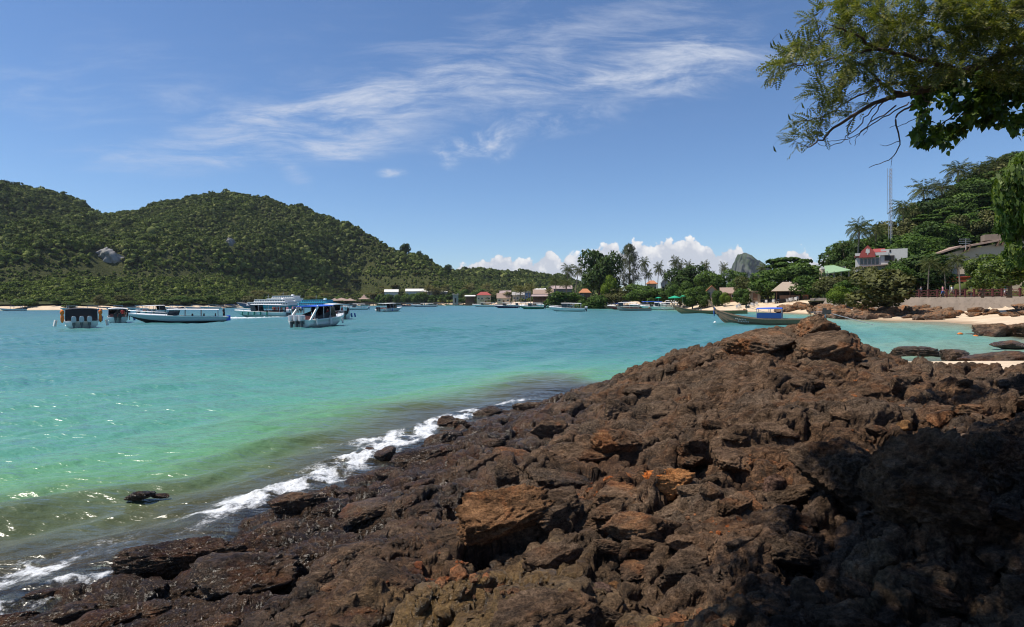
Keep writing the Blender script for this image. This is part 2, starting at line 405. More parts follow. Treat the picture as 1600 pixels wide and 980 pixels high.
for x, Y, z in [(940, 19, -.9), (1000, 20.5, -.9), (1080, 21.5, -.8), (1180, 22.5, -.8), (1250, 23.5, -.8), (1320, 22.5, -.4), (1340, 19.0, .0), (1380, 18.2, .12), (1420, 18.5, .10), (1500, 16.0, .15), (1520, 20, .12), (1600, 17.0, .25), (1500, 25, -.25), (1400, 26, -.5), (1600, 27, -.3), (1750, 20, .4), (1900, 24, .5), (1300, 30, -1.0), (1100, 30, -1.6), (800, 24, -1.9),
                (800, 1.2, .9), (200, 2.0, .35), (-300, 2.5, .1), (1400, 1.2, 1.15), (1900, 2, 1.5)]:
    behind(x, Y, z)
cpw = np.array(cpw)
_cu, _cl, _cz = cpw[:, 0], np.log(cpw[:, 1]), cpw[:, 2]
def _tps(r2): return 0.5 * r2 * np.log(r2 + 1e-9)
_n = len(cpw)
_K = _tps((_cu[:, None] - _cu[None]) ** 2 + (_cl[:, None] - _cl[None]) ** 2) + 0.0006 * np.eye(_n)
_P = np.stack([np.ones(_n), _cu, _cl], 1)
_A = np.block([[_K, _P], [_P.T, np.zeros((3, 3))]])
_w = np.linalg.solve(_A, np.concatenate([_cz, np.zeros(3)]))
def rock_base(X, Y):
    u = X / Y; l = np.log(Y); out = _w[_n] + _w[_n + 1] * u + _w[_n + 2] * l
    for i in range(_n):
        out = out + _w[i] * _tps((u - _cu[i]) ** 2 + (l - _cl[i]) ** 2)
    return np.clip(out, -2.6, 2.2)
STRIKE = R(21)
def rock_detail(X, Y, full=True):
    """blocks split along the strike, broken again and again, then weathered"""
    wx = X + .22 * perlin(X * 1.1, Y * 1.1, 3) + .09 * perlin(X * 2.9, Y * 2.9, 4); wy = Y + .22 * perlin(X * 1.1, Y * 1.1, 8) + .09 * perlin(X * 2.9, Y * 2.9, 9)
    bend = STRIKE + .35 * perlin(X * .12, Y * .12, 31)
    s = np.cos(bend) * wx + np.sin(bend) * wy; t = -np.sin(bend) * wx + np.cos(bend) * wy
    f1, f2, h, ox, oy = voronoi(s / 1.35, t / .66, 11)
    h2 = (h * 7.13) % 1.0; h3 = (h * 13.7) % 1.0
    e1 = f2 - f1
    crack1 = 1 - sm(e1, 0.0, .085)
    z = (h - .5) * .13 + ox * (h2 - .5) * .16 - oy * (.02 + .15 * h3) - .10 * crack1 + .20 * (sm(e1, 0.0, .62) - .88)
    g1, g2, k, px, py = voronoi(s / .50 + 5, t / .24 + 9, 23)
    k2 = (k * 9.1) % 1.0
    brk = sm(perlin(X * .9, Y * .9, 77), -.3, .35)
    crack2 = (1 - sm(g2 - g1, 0.0, .12)) * (.25 + .75 * brk)
    z = z + ((k - .5) * .045 + px * (k2 - .5) * .06 - py * .045) * (.35 + .65 * brk) - .05 * crack2 + .085 * (sm(g2 - g1, 0.0, .60) - .9) * (.4 + .6 * brk)
    q1, q2, qh, qx, qy = voronoi(s / .20 + 2, t / .10, 41)
    z = z + ((qh - .5) * .008 - qy * .012 - .018 * (1 - sm(q2 - q1, 0, .22))) * (.3 + .7 * brk) + .05 * (fbm(s * 1.3, t * 2.0, 3, 51, ridged=True) - .9)
    cav = np.maximum(crack1, .7 * crack2)
    return z, cav, h, k
def rock_fine(X, Y, Z):
    """weathering, to be pushed out along the surface"""
    c, s_ = math.cos(STRIKE), math.sin(STRIKE); a = c * X + s_ * Y; b = -s_ * X + c * Y
    d = .052 * (fbm3(a * 2.6, b * 4.2, Z * 4.2, 3, 201, .55, ridged=True) - .8)
    d += .034 * fbm3(a * 7, b * 11, Z * 11, 4, 231, .6)
    d += .011 * (fbm3(a * 22, b * 30, Z * 30, 2, 261, .6, ridged=True) - .7)
    return d
def rock_amp(X, Y, b):
    a = .55 + .6 * sm(b, -.1, .9)
    a = a * (1 - .75 * sm(-b, .2, 1.2))
    return a
def rock_z(X, Y, full=False):
    X = np.asarray(X, float); Y = np.asarray(Y, float)
    b = rock_base(X, Y); d, *_ = rock_detail(X, Y, full)
    return b + d * rock_amp(X, Y, b)
def hit(x, y, y0=1.6, y1=40.0):
    """where the sight line of a pixel meets the near rock (or the sea)"""
    v = ray(x, y); Y = np.exp(np.linspace(math.log(y0), math.log(y1), 700)); X = v[0] / v[1] * Y; Z = H + v[2] / v[1] * Y
    zz = np.maximum(rock_z(X, Y), 0.0)
    k = np.argmax(Z <= zz)
    if Z[k] > zz[k]: k = len(Y) - 1
    return Vector((X[k], Y[k], zz[k]))

# ---- rock material -----------------------------------------------------
def rockmat(name, tint=(1, 1, 1), attrs=True, wetness=0.0, rust=0.5, bright=1.15):
    m, N = newmat(name)
    geo = N.n('ShaderNodeNewGeometry'); P = geo.outputs['Position']
    sepp = N.n('ShaderNodeSeparateXYZ', i={0: P})
    mp = N.mapping(P, rot=(0, 0, -STRIKE), scale=(0.55, 1.3, 1.3))
    n1 = N.noise(mp, 2.2, 8.0, 0.68, 0.4); n2 = N.noise(mp, 11.0, 8.0, 0.72); n3 = N.noise(P, 48.0, 6.0, 0.75); n4 = N.noise(mp, .9, 4.0, .6)
    a = N.m('ADD', N.m('MULTIPLY', n1, .5), N.m('MULTIPLY', n2, .5))
    base = N.ramp(a, [(.34, (.012, .008, .006)), (.45, (.062, .039, .024)), (.56, (.190, .122, .076)), (.69, (.38, .265, .175))])
    grey = N.ramp(n3, [(.34, (.022, .018, .015)), (.68, (.23, .178, .130))])
    base = N.mix(N.m('MULTIPLY', N.sstep(n4, .45, .65), .5), base, grey)
    # rust in the joints, tan where the rock is freshly broken
    rmask = N.sstep(N.noise(P, 1.5, 7.0, .65, .5), (.50), .63)
    if attrs:
        cav = N.attr('cav'); rmask = N.m('MULTIPLY', rmask, N.m('MULTIPLY_ADD', cav, .6, .5)); ra = N.attr('rust'); rmask = N.m('MAXIMUM', rmask, N.m('MULTIPLY', ra, N.sstep(n2, .35, .6)))
    rustc = N.ramp(n2, [(.3, (.10, .034, .014)), (.5, (.25, .098, .036)), (.68, (.42, .215, .090))])
    base = N.mix(N.m('MULTIPLY', rmask, rust, clamp=True), base, rustc)
    if attrs:
        ta = N.m('MULTIPLY', N.attr('tan'), N.sstep(n1, .34, .56))
        base = N.mix(ta, base, N.ramp(n2, [(.3, (.15, .095, .036)), (.55, (.40, .265, .115)), (.75, (.56, .41, .20))]))
    # shells and barnacles below the splash line
    vor = N.n('ShaderNodeTexVoronoi', i={'Vector': P, 'Scale': 34.0, 'Randomness': 1.0})
    low = N.sstep(sepp.outputs[2], .2, .85, 1.0, 0.0)
    spots = N.m('MULTIPLY', N.m('MULTIPLY', N.sstep(vor.outputs['Distance'], .18, .30, 1.0, 0.0), N.sstep(N.noise(P, 4.0, 4.0, .6), .44, .58)), N.m('MULTIPLY', low, .9))
    base = N.mix(spots, base, (.42, .33, .22, 1))
    wet = N.m('MULTIPLY', N.sstep(N.m('ADD', sepp.outputs[2], N.m('MULTIPLY', N.m('SUBTRACT', n1, .5), .9)), .22, .85, 1.0, 0.0), 1.0)
    if wetness: wet = N.m('MAXIMUM', wet, wetness)
    if attrs: wet = N.m('MAXIMUM', wet, N.m('MULTIPLY', N.attr('tan'), .85))
    base = N.mix(N.m('MULTIPLY', wet, .8), base, N.mix(1.0, base, (.42, .36, .31, 1), 'MULTIPLY'))
    grain = N.m('MULTIPLY_ADD', N.sstep(n3, .30, .70), 1.0, .48); base = N.mix(1.0, base, N.n('ShaderNodeCombineXYZ', i={0: grain, 1: grain, 2: grain}).outputs[0], 'MULTIPLY')
    base = N.mix(1.0, base, (tint[0] * bright, tint[1] * bright, tint[2] * bright, 1), 'MULTIPLY')
    rough = N.m('MULTIPLY_ADD', wet, -.60, .84)
    rough = N.m('ADD', rough, N.m('MULTIPLY', N.m('SUBTRACT', n3, .5), .3), clamp=True)
    b = N.n('ShaderNodeBsdfPrincipled', i={'Base Color': base, 'Roughness': rough, 'Specular IOR Level': N.m('MULTIPLY_ADD', wet, .40, .12)})
    hgt = N.m('ADD', N.m('ADD', N.m('MULTIPLY', n2, .6), N.m('MULTIPLY', n3, .28)), N.m('MULTIPLY', N.noise(P, 160.0, 3.0, .6), .10))
    bp = N.n('ShaderNodeBump', i={'Strength': 1.0, 'Distance': .19, 'Height': hgt})
    N.l(bp.outputs[0], b.inputs['Normal'])
    finish(N, b.outputs[0]); return m
M_rock = rockmat('volcanic_rock'); M_boulder = rockmat('boulder_rock', attrs=False, rust=.4)
M_boulder_orange = rockmat('orange_rock', (2.6, 1.75, 1.0), attrs=False, rust=1.0)
M_boulder_tan = rockmat('tan_rock', (2.5, 1.95, 1.2), attrs=False, rust=.6)
M_boulder_grey = rockmat('purple_grey_rock', (1.25, 1.1, 1.2), attrs=False, rust=.05)
M_slab = rockmat('tan_streaked_rock', (1.55, 1.25, .95), attrs=False, rust=.75)
M_rock_far = rockmat('far_rock', (1.25, 1.2, 1.15), attrs=False, rust=.6)

# ---- the rock shelf ------------------------------------------------------
def gauss(X, Y, px, py, z, rx, ry):
    p = gp(px, py, z); return np.exp(-((X - p[0]) / rx) ** 2 - ((Y - p[1]) / ry) ** 2)
nr, nc = 640, 880
rows = np.exp(np.linspace(math.log(1.15), math.log(30.0), nr)); cols_ = np.concatenate([np.linspace(-1.5, -.95, 60), np.linspace(-.945, .945, nc - 150), np.linspace(.955, 1.6, 90)])
U, Yg = np.meshgrid(cols_, rows); Xg = U * Yg
B = rock_base(Xg, Yg); D, cav, ch, ck = rock_detail(Xg, Yg, True)
Z = B + D * rock_amp(Xg, Yg, B)
rim = .08
X2 = Xg + rim * perlin(Xg * 2.3, Yg * 2.3 + Z * 2, 91); Y2 = Yg + rim * perlin(Xg * 2.3 + Z * 2, Yg * 2.3, 93) - .22 * np.clip(D + .05, -.25, .25)
P3 = np.stack([X2, Y2, Z], -1)
du = np.gradient(P3, axis=1); dv = np.gradient(P3, axis=0); nrm = np.cross(du, dv); nrm /= np.maximum(np.linalg.norm(nrm, axis=-1, keepdims=True), 1e-9)
P3 = P3 + nrm * (rock_fine(X2, Y2, Z) * (.5 + .5 * sm(B, -.3, .4)))[..., None]
X2, Y2, Z = P3[..., 0], P3[..., 1], P3[..., 2]
tan = np.clip(1.2 * gauss(Xg, Yg, 700, 950, .70, .65, .50) + 1.1 * gauss(Xg, Yg, 810, 880, .76, .42, .42) + .8 * gauss(Xg, Yg, 1020, 960, .95, .32, .22) + .6 * gauss(Xg, Yg, 760, 790, .70, .35, .35) + .5 * gauss(Xg, Yg, 1440, 905, 1.15, .35, .3), 0, 1)
rust = np.clip(1.0 * gauss(Xg, Yg, 1230, 722, 1.0, .42, .5) + .9 * gauss(Xg, Yg, 955, 728, .82, .6, .45) + .8 * gauss(Xg, Yg, 700, 815, .6, .3, .5) + .7 * gauss(Xg, Yg, 1430, 600, 1.2, 1.0, 1.0) + .6 * gauss(Xg, Yg, 1050, 930, .95, .4, .3) + .6 * gauss(Xg, Yg, 1150, 850, 1.0, .3, .3) + .6 * gauss(Xg, Yg, 620, 880, .55, .22, .4) + .35 * sm(fbm(Xg * .5, Yg * .5, 2, 301), .1, .5) * sm(B, .3, .8), 0, 1)
V = np.stack([X2, Y2, Z], -1).reshape(-1, 3); Fq = grid_faces(nr, nc)
keep = (Z.ravel()[Fq].max(1) > -1.5)
# unused corners of the sheet are dropped with their faces
Fq = Fq[keep]; used = np.unique(Fq); remap = -np.ones(len(V), int); remap[used] = np.arange(len(used))
rk = np_mesh('rock_shelf', V[used], remap[Fq], M_rock, True, {'cav': cav.ravel()[used], 'tan': tan.ravel()[used], 'rust': rust.ravel()[used]})
tag(link('rocky_shore', rk), kind='structure')

# ---- boulders ------------------------------------------------------------
_ico = {}
def ico(sub):
    if sub not in _ico:
        bm = bmesh.new(); bmesh.ops.create_icosphere(bm, subdivisions=sub, radius=1.0)
        bm.verts.ensure_lookup_table()
        _ico[sub] = (np.array([v.co[:] for v in bm.verts]), np.array([[v.index for v in f.verts] for f in bm.faces])); bm.free()
    return _ico[sub]
def boulder_mesh(name, seed, size, mat, sub=4, cuts=9, rough=1.0, boxy=.55, lowf=.05):
    """a block: an ellipsoid sheared flat by random planes, then weathered"""
    rg = np.random.default_rng(seed); v, f = ico(sub); d = v / np.linalg.norm(v, axis=1, keepdims=True)
    r = np.ones(len(d))
    p = 2 + 3 * boxy; r = 1.0 / (np.abs(d) ** p).sum(1) ** (1 / p)
    for _ in range(cuts):
        n = rg.normal(size=3); n /= np.linalg.norm(n); k = d @ n; r = np.where(k > .05, np.minimum(r, rg.uniform(.55, .92) / np.maximum(k, .05)), r)
    P = d * r[:, None]
    o = rg.uniform(0, 50, 6)
    q = P * 1.6
    r2 = lowf * fbm3(q[:, 0] + o[0], q[:, 1] + o[1], q[:, 2] + o[2], 3, seed) + .11 * (fbm3(q[:, 0] * 1.8 + o[2], q[:, 1] * 2.6 + o[3], q[:, 2] * 2.6, 4, seed + 5, .58, ridged=True) - .9) + .036 * fbm3(q[:, 0] * 8 + o[4], q[:, 1] * 8, q[:, 2] * 8, 3, seed + 9, .6)
    P = P * (1 + rough * r2)[:, None] * np.array(size)
    return np_mesh(name, P, f, mat, True)
BLD = [  # px, py (ground contact), width px, depth ratio, height ratio, yaw, tilt, sink, subdivision, material, seed, name, label
    (282, 892, 185, .36, .30, 12, (4, -3), .22, 5, 'b', 3, 'boulder', 'long dark wet slab of rock lying at the water edge beside the foam'),
    (775, 850, 190, .55, .42, 26, (12, -8), .30, 5, 's', 5, 'boulder', 'big angular rock slab with a tan broken top and a deep shadow under its tip'),
    (868, 776, 100, .60, .58, 18, (10, 10), .25, 4, 'b', 8, 'boulder', 'dark wedge of rock with a sharp upright end above the tan slab'),
    (1052, 786, 80, .7, .55, 5, (0, 0), .22, 4, 'o', 12, 'boulder', 'rounded bright orange rock sunlit among dark rocks'),
    (1118, 788, 48, .8, .7, 40, (6, 5), .22, 4, 'b', 14, 'stone', 'small dark stone tucked against the bright orange rock'),
    (1214, 772, 44, .6, .95, 10, (14, 5), .22, 4, 'g', 16, 'stone', 'pointed purple grey stone standing in front of the big shaded boulder'),
    (851, 822, 24, .8, 1.7, 30, (8, -10), .18, 4, 'b', 18, 'stone', 'narrow upright stone wedged at the end of the tan slab'),
    (1416, 676, 30, .8, .62, 15, (8, 0), .18, 4, 'y', 21, 'stone', 'small yellow stone on top of the shaded boulders'),
    (1330, 808, 150, .8, .95, 25, (0, 4), .18, 5, 'b', 24, 'boulder', 'big rounded dark boulder in the tree shade, beside the rust gravel'),
    (1478, 850, 200, .75, .98, -14, (4, -3), .16, 5, 'b', 27, 'boulder', 'biggest dark boulder in deep tree shade'),
    (1590, 760, 120, .8, .9, 8, (0, 0), .2, 5, 'b', 29, 'boulder', 'shaded boulder cut off by the edge of the view'),
    (1278, 542, 78, .8, .62, 10, (6, 3), .14, 4, 'r', 31, 'boulder', 'ragged rock knob on the crest in front of the longtail boat engine'),
    (1312, 568, 96, .8, .58, -12, (3, -6), .18, 4, 'r', 34, 'boulder', 'lumpy red brown boulder just below the ragged rock knob'),
    (1190, 552, 110, .7, .42, 12, (2, 3), .30, 4, 'r', 36, 'boulder', 'pale topped boulder on the crest over the blue green bay'),
    (602, 720, 38, .8, .62, 0, (0, 0), .25, 4, 'b', 41, 'stone', 'shell crusted stone standing in the white surf'),
    (577, 706, 15, .8, .7, 0, (0, 0), .25, 3, 'b', 42, 'stone', 'tiny dark stone in the white surf beside the shell crusted stone'),
    (694, 667, 32, .7, .6, 20, (5, 0), .25, 4, 'b', 43, 'stone', 'dark stone where the breaking wave meets the far rocks'),
    (762, 650, 60, .5, .3, 20, (0, 0), .25, 4, 'b', 44, 'stone', 'low flat shell covered stone at the far water edge'),
    (212, 781, 44, .5, .40, 15, (0, 0), .35, 4, 'r', 45, 'stone', 'brown rock tip just breaking the shallow green water'),
    (248, 777, 34, .4, .2, 5, (0, 0), .45, 3, 'b', 46, 'stone', 'barely awash flat rock next to the brown rock tip'),
    (70, 938, 60, .5, .34, 15, (0, 0), .3, 4, 'b', 47, 'stone', 'small wet rock with foam around it at the corner of the shelf'),
    (455, 800, 92, .6, .42, 25, (4, 3), .3, 4, 'b', 48, 'boulder', 'shell crusted rock beside the widest patch of surf'),
    (1432, 557, 72, .6, .26, 4, (0, 0), .25, 4, 'b', 51, 'boulder', 'long low dark rock at the edge of the small cove'),
    (1500, 565, 66, .6, .42, 8, (0, 0), .25, 4, 'b', 52, 'boulder', 'domed dark rock above the little sand patch of the cove'),
    (1568, 572, 90, .6, .3, -6, (0, 0), .25, 4, 'b', 53, 'boulder', 'flat reddish rock past the sand patch of the cove'),
    (1590, 546, 60, .6, .3, 0, (0, 0), .25, 4, 'b', 54, 'boulder', 'low black rock awash near the mouth of the small cove'),
    (1566, 517, 58, .7, .55, 6, (0, 0), .2, 4, 'b', 55, 'boulder', 'tall black rock standing in the pale shallows of the cove'),
    (1604, 520, 70, .7, .35, 0, (0, 0), .2, 4, 'b', 56, 'boulder', 'broad black rock beside the tall black rock in the shallows'),
    (1522, 519, 24, .6, .26, 0, (0, 0), .2, 3, 'b', 57, 'stone', 'little black stone poking from the pale shallows'),
    (1262, 870, 70, .7, .5, 30, (8, 4), .2, 4, 'b', 61, 'boulder', 'dark stone at the shade edge of the tree, on wet rock'),
    (936, 935, 40, .7, .6, 12, (6, 0), .25, 4, 'g', 62, 'stone', 'dark purple stone lying on rust coloured rubble'),
    (962, 926, 26, .7, .6, -20, (6, 0), .25, 3, 'y', 63, 'stone', 'pale tan chip of rock beside the dark purple stone'),
    (1450, 935, 130, .4, .34, -34, (4, 12), .25, 4, 'b', 64, 'boulder', 'long brown rock rib slanting through the shade'),
    (1540, 930, 90, .7, .4, -20, (4, 6), .25, 4, 'b', 65, 'boulder', 'hollowed brown rock in the shade under the slanting rib'),
]
MATB = {'s': M_slab, 'b': M_boulder, 't': M_boulder_tan, 'o': M_boulder_orange, 'g': M_boulder_grey, 'y': M_boulder_tan, 'r': M_rock_far}
for (px, py, wpx, dr, hr, yaw, tilt, sink, sub, mk, seed, nm, lab) in BLD:
    p = hit(px, py); wd = wpx * p[1] / F / 2
    me = boulder_mesh(nm, seed, (wd, wd * dr, wd * hr), MATB[mk], min(sub + 1, 6) if wpx > 60 else sub, cuts=13, rough=1.15, boxy=.6)
    o = link(nm, me); o.rotation_euler = (R(tilt[0]), R(tilt[1]), R(yaw))
    o.location = (p[0], p[1] + wd * dr * .5, p[2] + wd * hr * (1 - 2 * sink))
    tag(o, lab, 'boulder' if nm == 'boulder' else 'stone')

# ---- the broken rock of the shelf: slabs and blocks bedded in it, long side along the strike ----
shelf = [o for o in col.objects if o.name == 'rocky_shore'][0]
SLABS = [boulder_mesh('rock', 700 + i, (1, 1, 1), M_boulder, 5, cuts=16, rough=1.05, boxy=.8) for i in range(9)] + [boulder_mesh('rock', 760 + i, (1, 1, 1), M_rock_far, 5, cuts=13, rough=1.2, boxy=.5) for i in range(5)]
EDGE = [(-20, 975), (100, 950), (200, 912), (370, 880), (430, 810), (545, 765), (640, 720), (690, 672), (800, 642), (900, 612), (1000, 585), (1150, 545), (1240, 530), (1330, 555), (1420, 575), (1500, 602), (1600, 585), (1700, 570)]
rgs = random.Random(4242); placed = []; nrock = 0
for i in range(5200):
    px = rgs.uniform(-20, 1640); top = float(np.interp(px, [e[0] for e in EDGE], [e[1] for e in EDGE])) + 3
    py = top + (1005 - top) * rgs.random() ** 1.5
    wpx = rgs.uniform(34, 105) * (.5 + 1.15 * (py - 520) / 460) * (1.4 if rgs.random() < .15 else 1)
    if any(abs(px - q[0]) < .30 * (wpx + q[2]) and abs(py - q[1]) < .125 * (wpx + q[2]) for q in placed): continue
    if any(abs(px - b_[0]) < .40 * b_[2] and -.9 * b_[2] * b_[4] < py - b_[1] < .12 * b_[2] for b_ in BLD): continue
    # hollows with rubble and the smooth wet patch stay open
    if any(((px - a_) / rx_) ** 2 + ((py - b_) / ry_) ** 2 < 1 for a_, b_, rx_, ry_ in ((1238, 722, 60, 28), (955, 730, 60, 22), (1045, 950, 75, 45), (720, 945, 130, 75), (815, 880, 60, 40))): continue
    placed.append((px, py, wpx)); p = hit(px, py); wd = wpx * p[1] / F / 2; far_ = p[1] > 7
    k = rgs.randrange(9) if rgs.random() < .72 else 9 + rgs.randrange(5)
    o = link('rock', SLABS[k], shelf); dr = rgs.uniform(.40, .72); hr = rgs.uniform(.32, .58)
    o.scale = (wd * 1.12, wd * dr, wd * hr); o.rotation_euler = (R(rgs.gauss(7, 8)), R(rgs.gauss(-3, 8)), STRIKE + rgs.gauss(.05, .38) + (PI if rgs.random() < .5 else 0))
    o.location = (p[0], p[1] + wd * dr * .35, p[2] + wd * hr * rgs.uniform(-.55, .02)); nrock += 1
    if nrock >= 150: break
print('rocks bedded', nrock)

def land_at(px, py, Y=None):
    """the sand or water seen at a pixel"""
    v = ray(px, py); Ys = np.linspace(60, 560, 2400); Zr = H + v[2] / v[1] * Ys; zz = np.maximum(land_z(np.full(len(Ys), v[0] / v[1]), Ys), 0); k = int(np.argmax(Zr <= zz))
    if Y is not None or Zr[k] > zz[k]:
        Yq = Y or 150; p = at(px, py, Yq); return Vector((p[0], Yq, float(land_z(np.array([p[0] / Yq]), np.array([Yq]))[0])))
    return Vector((v[0] / v[1] * Ys[k], Ys[k], zz[k]))
# rocks below the sea wall, across the cove
def hit_land(px, py):
    v = ray(px, py); Y = np.linspace(24, 130, 900); Zr = H + v[2] / v[1] * Y; zz = np.maximum(land_z(np.full(900, v[0] / v[1]), Y), 0.0); k = int(np.argmax(Zr <= zz))
    return Vector((v[0] / v[1] * Y[k], Y[k], zz[k]))
def stone_group(spots, group, labels, mat, seed0, big=24):
    protos = [boulder_mesh('stone', seed0 + i, (1, 1, 1), mat, 4, cuts=11, rough=2.0, boxy=.4) for i in range(5)]
    rg = random.Random(seed0)
    for i, (px, py, wpx, hr) in enumerate(spots):
        p = hit_land(px, py); z = p[2]
        wd = wpx * p[1] / F / 2
        o = link('stone', protos[i % 5]); o.location = (p[0], p[1] + wd * .4, z + wd * hr * .45); o.scale = (wd, wd * .7, wd * hr); o.rotation_euler = (0, 0, rg.uniform(-.5, .5))
        tag(o, ('big ' if wpx > big else 'small ') + labels[0], 'stone', group)
rg = random.Random(77); spots = []  # the jumble
for i in range(90):
    t = rg.random(); px = 1286 + 205 * t; py = 485 + 13 * rg.random() + 3 * t
    spots.append((px, py, rg.uniform(9, 34), rg.uniform(.3, .6)))
stone_group(spots, 'dark rocks below the sea wall', ['dark rock in the jumble on the cove shore below the overhanging tree'], M_rock_far, 300)
spots = [(rg.uniform(1480, 1640), rg.uniform(481, 495), rg.uniform(8, 28), rg.uniform(.3, .5)) for i in range(36)]
stone_group(spots, 'brown rocks at the foot of the sea wall', ['brown rock lying on sand at the foot of the concrete sea wall'], M_rock_far, 400)
spots = [(rg.uniform(1222, 1300), rg.uniform(478, 489), rg.uniform(8, 26), rg.uniform(.35, .6)) for i in range(26)]
stone_group(spots, 'rocks at the end of the sand beach', ['dark rock in the outcrop that ends the sandy beach'], M_rock_far, 500)

# loose rubble in the hollows (nobody could count it)
rg_ = np.random.default_rng(5); bv, bf = ico(1); allv = []; allf = []; cnt = 0
zones = [(1235, 722, 1.0, .45, .35, 320), (955, 728, .85, .55, .35, 240), (1045, 945, .97, .35, .20, 260), (690, 905, .62, .25, .3, 150), (780, 905, .78, .4, .3, 60), (1420, 690, 1.2, .6, .5, 120), (1130, 800, 1.02, .5, .3, 120), (1450, 620, 1.2, 1.0, 1.0, 120)]
for px, py, z, rx, ry, n in zones:
    c = gp(px, py, z); xs = rg_.normal(c[0], rx * .6, n); ys = rg_.normal(c[1], ry * .6, n); zs = rock_z(xs, ys, True); size = rg_.lognormal(math.log(.022), .45, n)
    for k in range(n):
        vv = bv * (1 + .35 * rg_.normal(size=(len(bv), 1)).clip(-1, 1)) * np.array([1, .8, .55]) * size[k]; a = rg_.uniform(0, 6.28)
        vv = np.stack([vv[:, 0] * math.cos(a) - vv[:, 1] * math.sin(a), vv[:, 0] * math.sin(a) + vv[:, 1] * math.cos(a), vv[:, 2]], 1) + np.array([xs[k], ys[k], zs[k] + size[k] * .2])
        allv.append(vv); allf.append(bf + cnt); cnt += len(bv)
M_rubble = rockmat('rubble_rock', (1.7, 1.25, .95), attrs=False, rust=.9)
tag(link('rubble', np_mesh('rubble', np.concatenate(allv), np.concatenate(allf), M_rubble, False)), kind='stuff')

# ---- sandy ground and sea bed --------------------------------------------
def sandmat():
    m, N = newmat('sand')
    P = N.n('ShaderNodeNewGeometry').outputs['Position']; s3 = N.n('ShaderNodeSeparateXYZ', i={0: P})
    n1 = N.noise(P, .35, 6.0, .6); n2 = N.noise(P, 6.0, 6.0, .65)
    c = N.ramp(N.m('MULTIPLY_ADD', n2, .5, N.m('MULTIPLY', n1, .5)), [(.3, (.42, .31, .20)), (.55, (.60, .47, .33)), (.75, (.70, .57, .42))])
    wet = N.sstep(N.m('ADD', s3.outputs[2], N.m('MULTIPLY', n1, .25)), .12, .42, 1.0, 0.0)
    c = N.mix(N.m('MULTIPLY', wet, .75), c, (.30, .20, .115, 1))
    # behind the beach: litter, soil and undergrowth
    soil = N.sstep(N.m('ADD', s3.outputs[2], N.m('MULTIPLY', n1, .5)), 2.72, 2.98)
    c = N.mix(soil, c, N.ramp(n2, [(.3, (.035, .045, .018)), (.55, (.085, .08, .035)), (.8, (.17, .125, .07))]))
    b = N.n('ShaderNodeBsdfPrincipled', i={'Base Color': c, 'Roughness': N.m('MULTIPLY_ADD', wet, -.45, .92), 'Specular IOR Level': .3})
    bp = N.n('ShaderNodeBump', i={'Strength': .6, 'Distance': .08, 'Height': N.m('ADD', n2, N.noise(P, 1.3, 4.0, .6))}); N.l(bp.outputs[0], b.inputs['Normal'])
    finish(N, b.outputs[0]); return m
M_sand = sandmat()
us = np.linspace(-2.2, 2.2, 330)
ys = np.concatenate([np.exp(np.linspace(math.log(8), math.log(60), 40))[:-1], np.exp(np.linspace(math.log(60), math.log(620), 150))[:-1], np.exp(np.linspace(math.log(620), math.log(4200), 24))])
U, Yg = np.meshgrid(us, ys); Zl = land_z(U, Yg)
Zl = np.where(Yg < 33, np.minimum(Zl, -.9 + .02 * Yg), Zl)      # under the near rocks the sand lies deep
Zl = np.where((Yg < 40) & (U > .55), np.maximum(Zl, np.where((Yg > 14) & (Yg < 32), .50 - .13 * np.maximum(Yg - 19.5, 0) - .03 * np.maximum(.70 - U, 0) * 10, -3)), Zl)
V = np.stack([np.clip(U * Yg, -4400, 4400), Yg, Zl], -1).reshape(-1, 3)
tag(link('ground', np_mesh('ground', V, grid_faces(len(ys), len(us)), M_sand, True)), kind='structure')

# ---- the sea -------------------------------------------------------------
WAVES = []
rgw = np.random.default_rng(12)
for i in range(16):
    lam = .34 * 1.27 ** i; a = R(-40) + rgw.normal(0, .30); WAVES.append((2 * PI / lam, math.cos(a), math.sin(a), rgw.uniform(0, 6.28), (.011 if lam < .7 else .0185 if lam < 2.8 else .0095) * lam ** .80))
def sea_z(X, Y, dx):
    z = np.zeros_like(X); wx = X + .5 * perlin(X * .33, Y * .33, 5); wy = Y + .5 * perlin(X * .33, Y * .33, 6)
    gust = .55 + .75 * sm(fbm(X * .045, Y * .03, 3, 44), -.4, .6)
    for k, cx, cy, ph, am in WAVES:
        fade = 1 - sm(dx * k, .9, 2.6)
        g = np.sin(k * (wx * cx + wy * cy) + ph + 1.2 * perlin(X * k * .12, Y * k * .12, int(k * 10) + 3))
        z += am * fade * (g + .28 * (g * g - .5))
    return z * gust
yr = [1000.0]
while yr[-1] > 473.6:
    yr.append(yr[-1] - min(1.9, max(.45, (yr[-1] - 471.5) * .016)))
wr = np.array([F * H / (y - 472) for y in yr]); wr = np.concatenate([wr[wr < 1500], [1700, 2300, 3000, 3900]])
wc = np.concatenate([np.linspace(-2.4, -.97, 40), np.linspace(-.95, .95, 640), np.linspace(.97, 2.4, 40)])
U, Yg = np.meshgrid(wc, wr); Xg = U * Yg
dxg = np.maximum(np.gradient(wr)[:, None] * .4, .003 * Yg)
seabed = np.maximum(rock_base(Xg, np.minimum(Yg, 32)), -2.6)
far = land_z(U, Yg)
wgt = sm(Yg, 20, 34)
depth = -(seabed * (1 - wgt) + np.minimum(far, 0.2) * wgt)
depth = np.where((Yg > 14) & (U > .58) & (Yg < 45), np.minimum(depth, .04 + .085 * np.maximum(Yg - 20.5, 0) + .4 * sm(.78 - U, 0, .2)), depth)
dsm = depth
shoal = sm(depth, .05, .5)
Zw = sea_z(Xg, Yg, dxg) * (.35 + .65 * shoal)
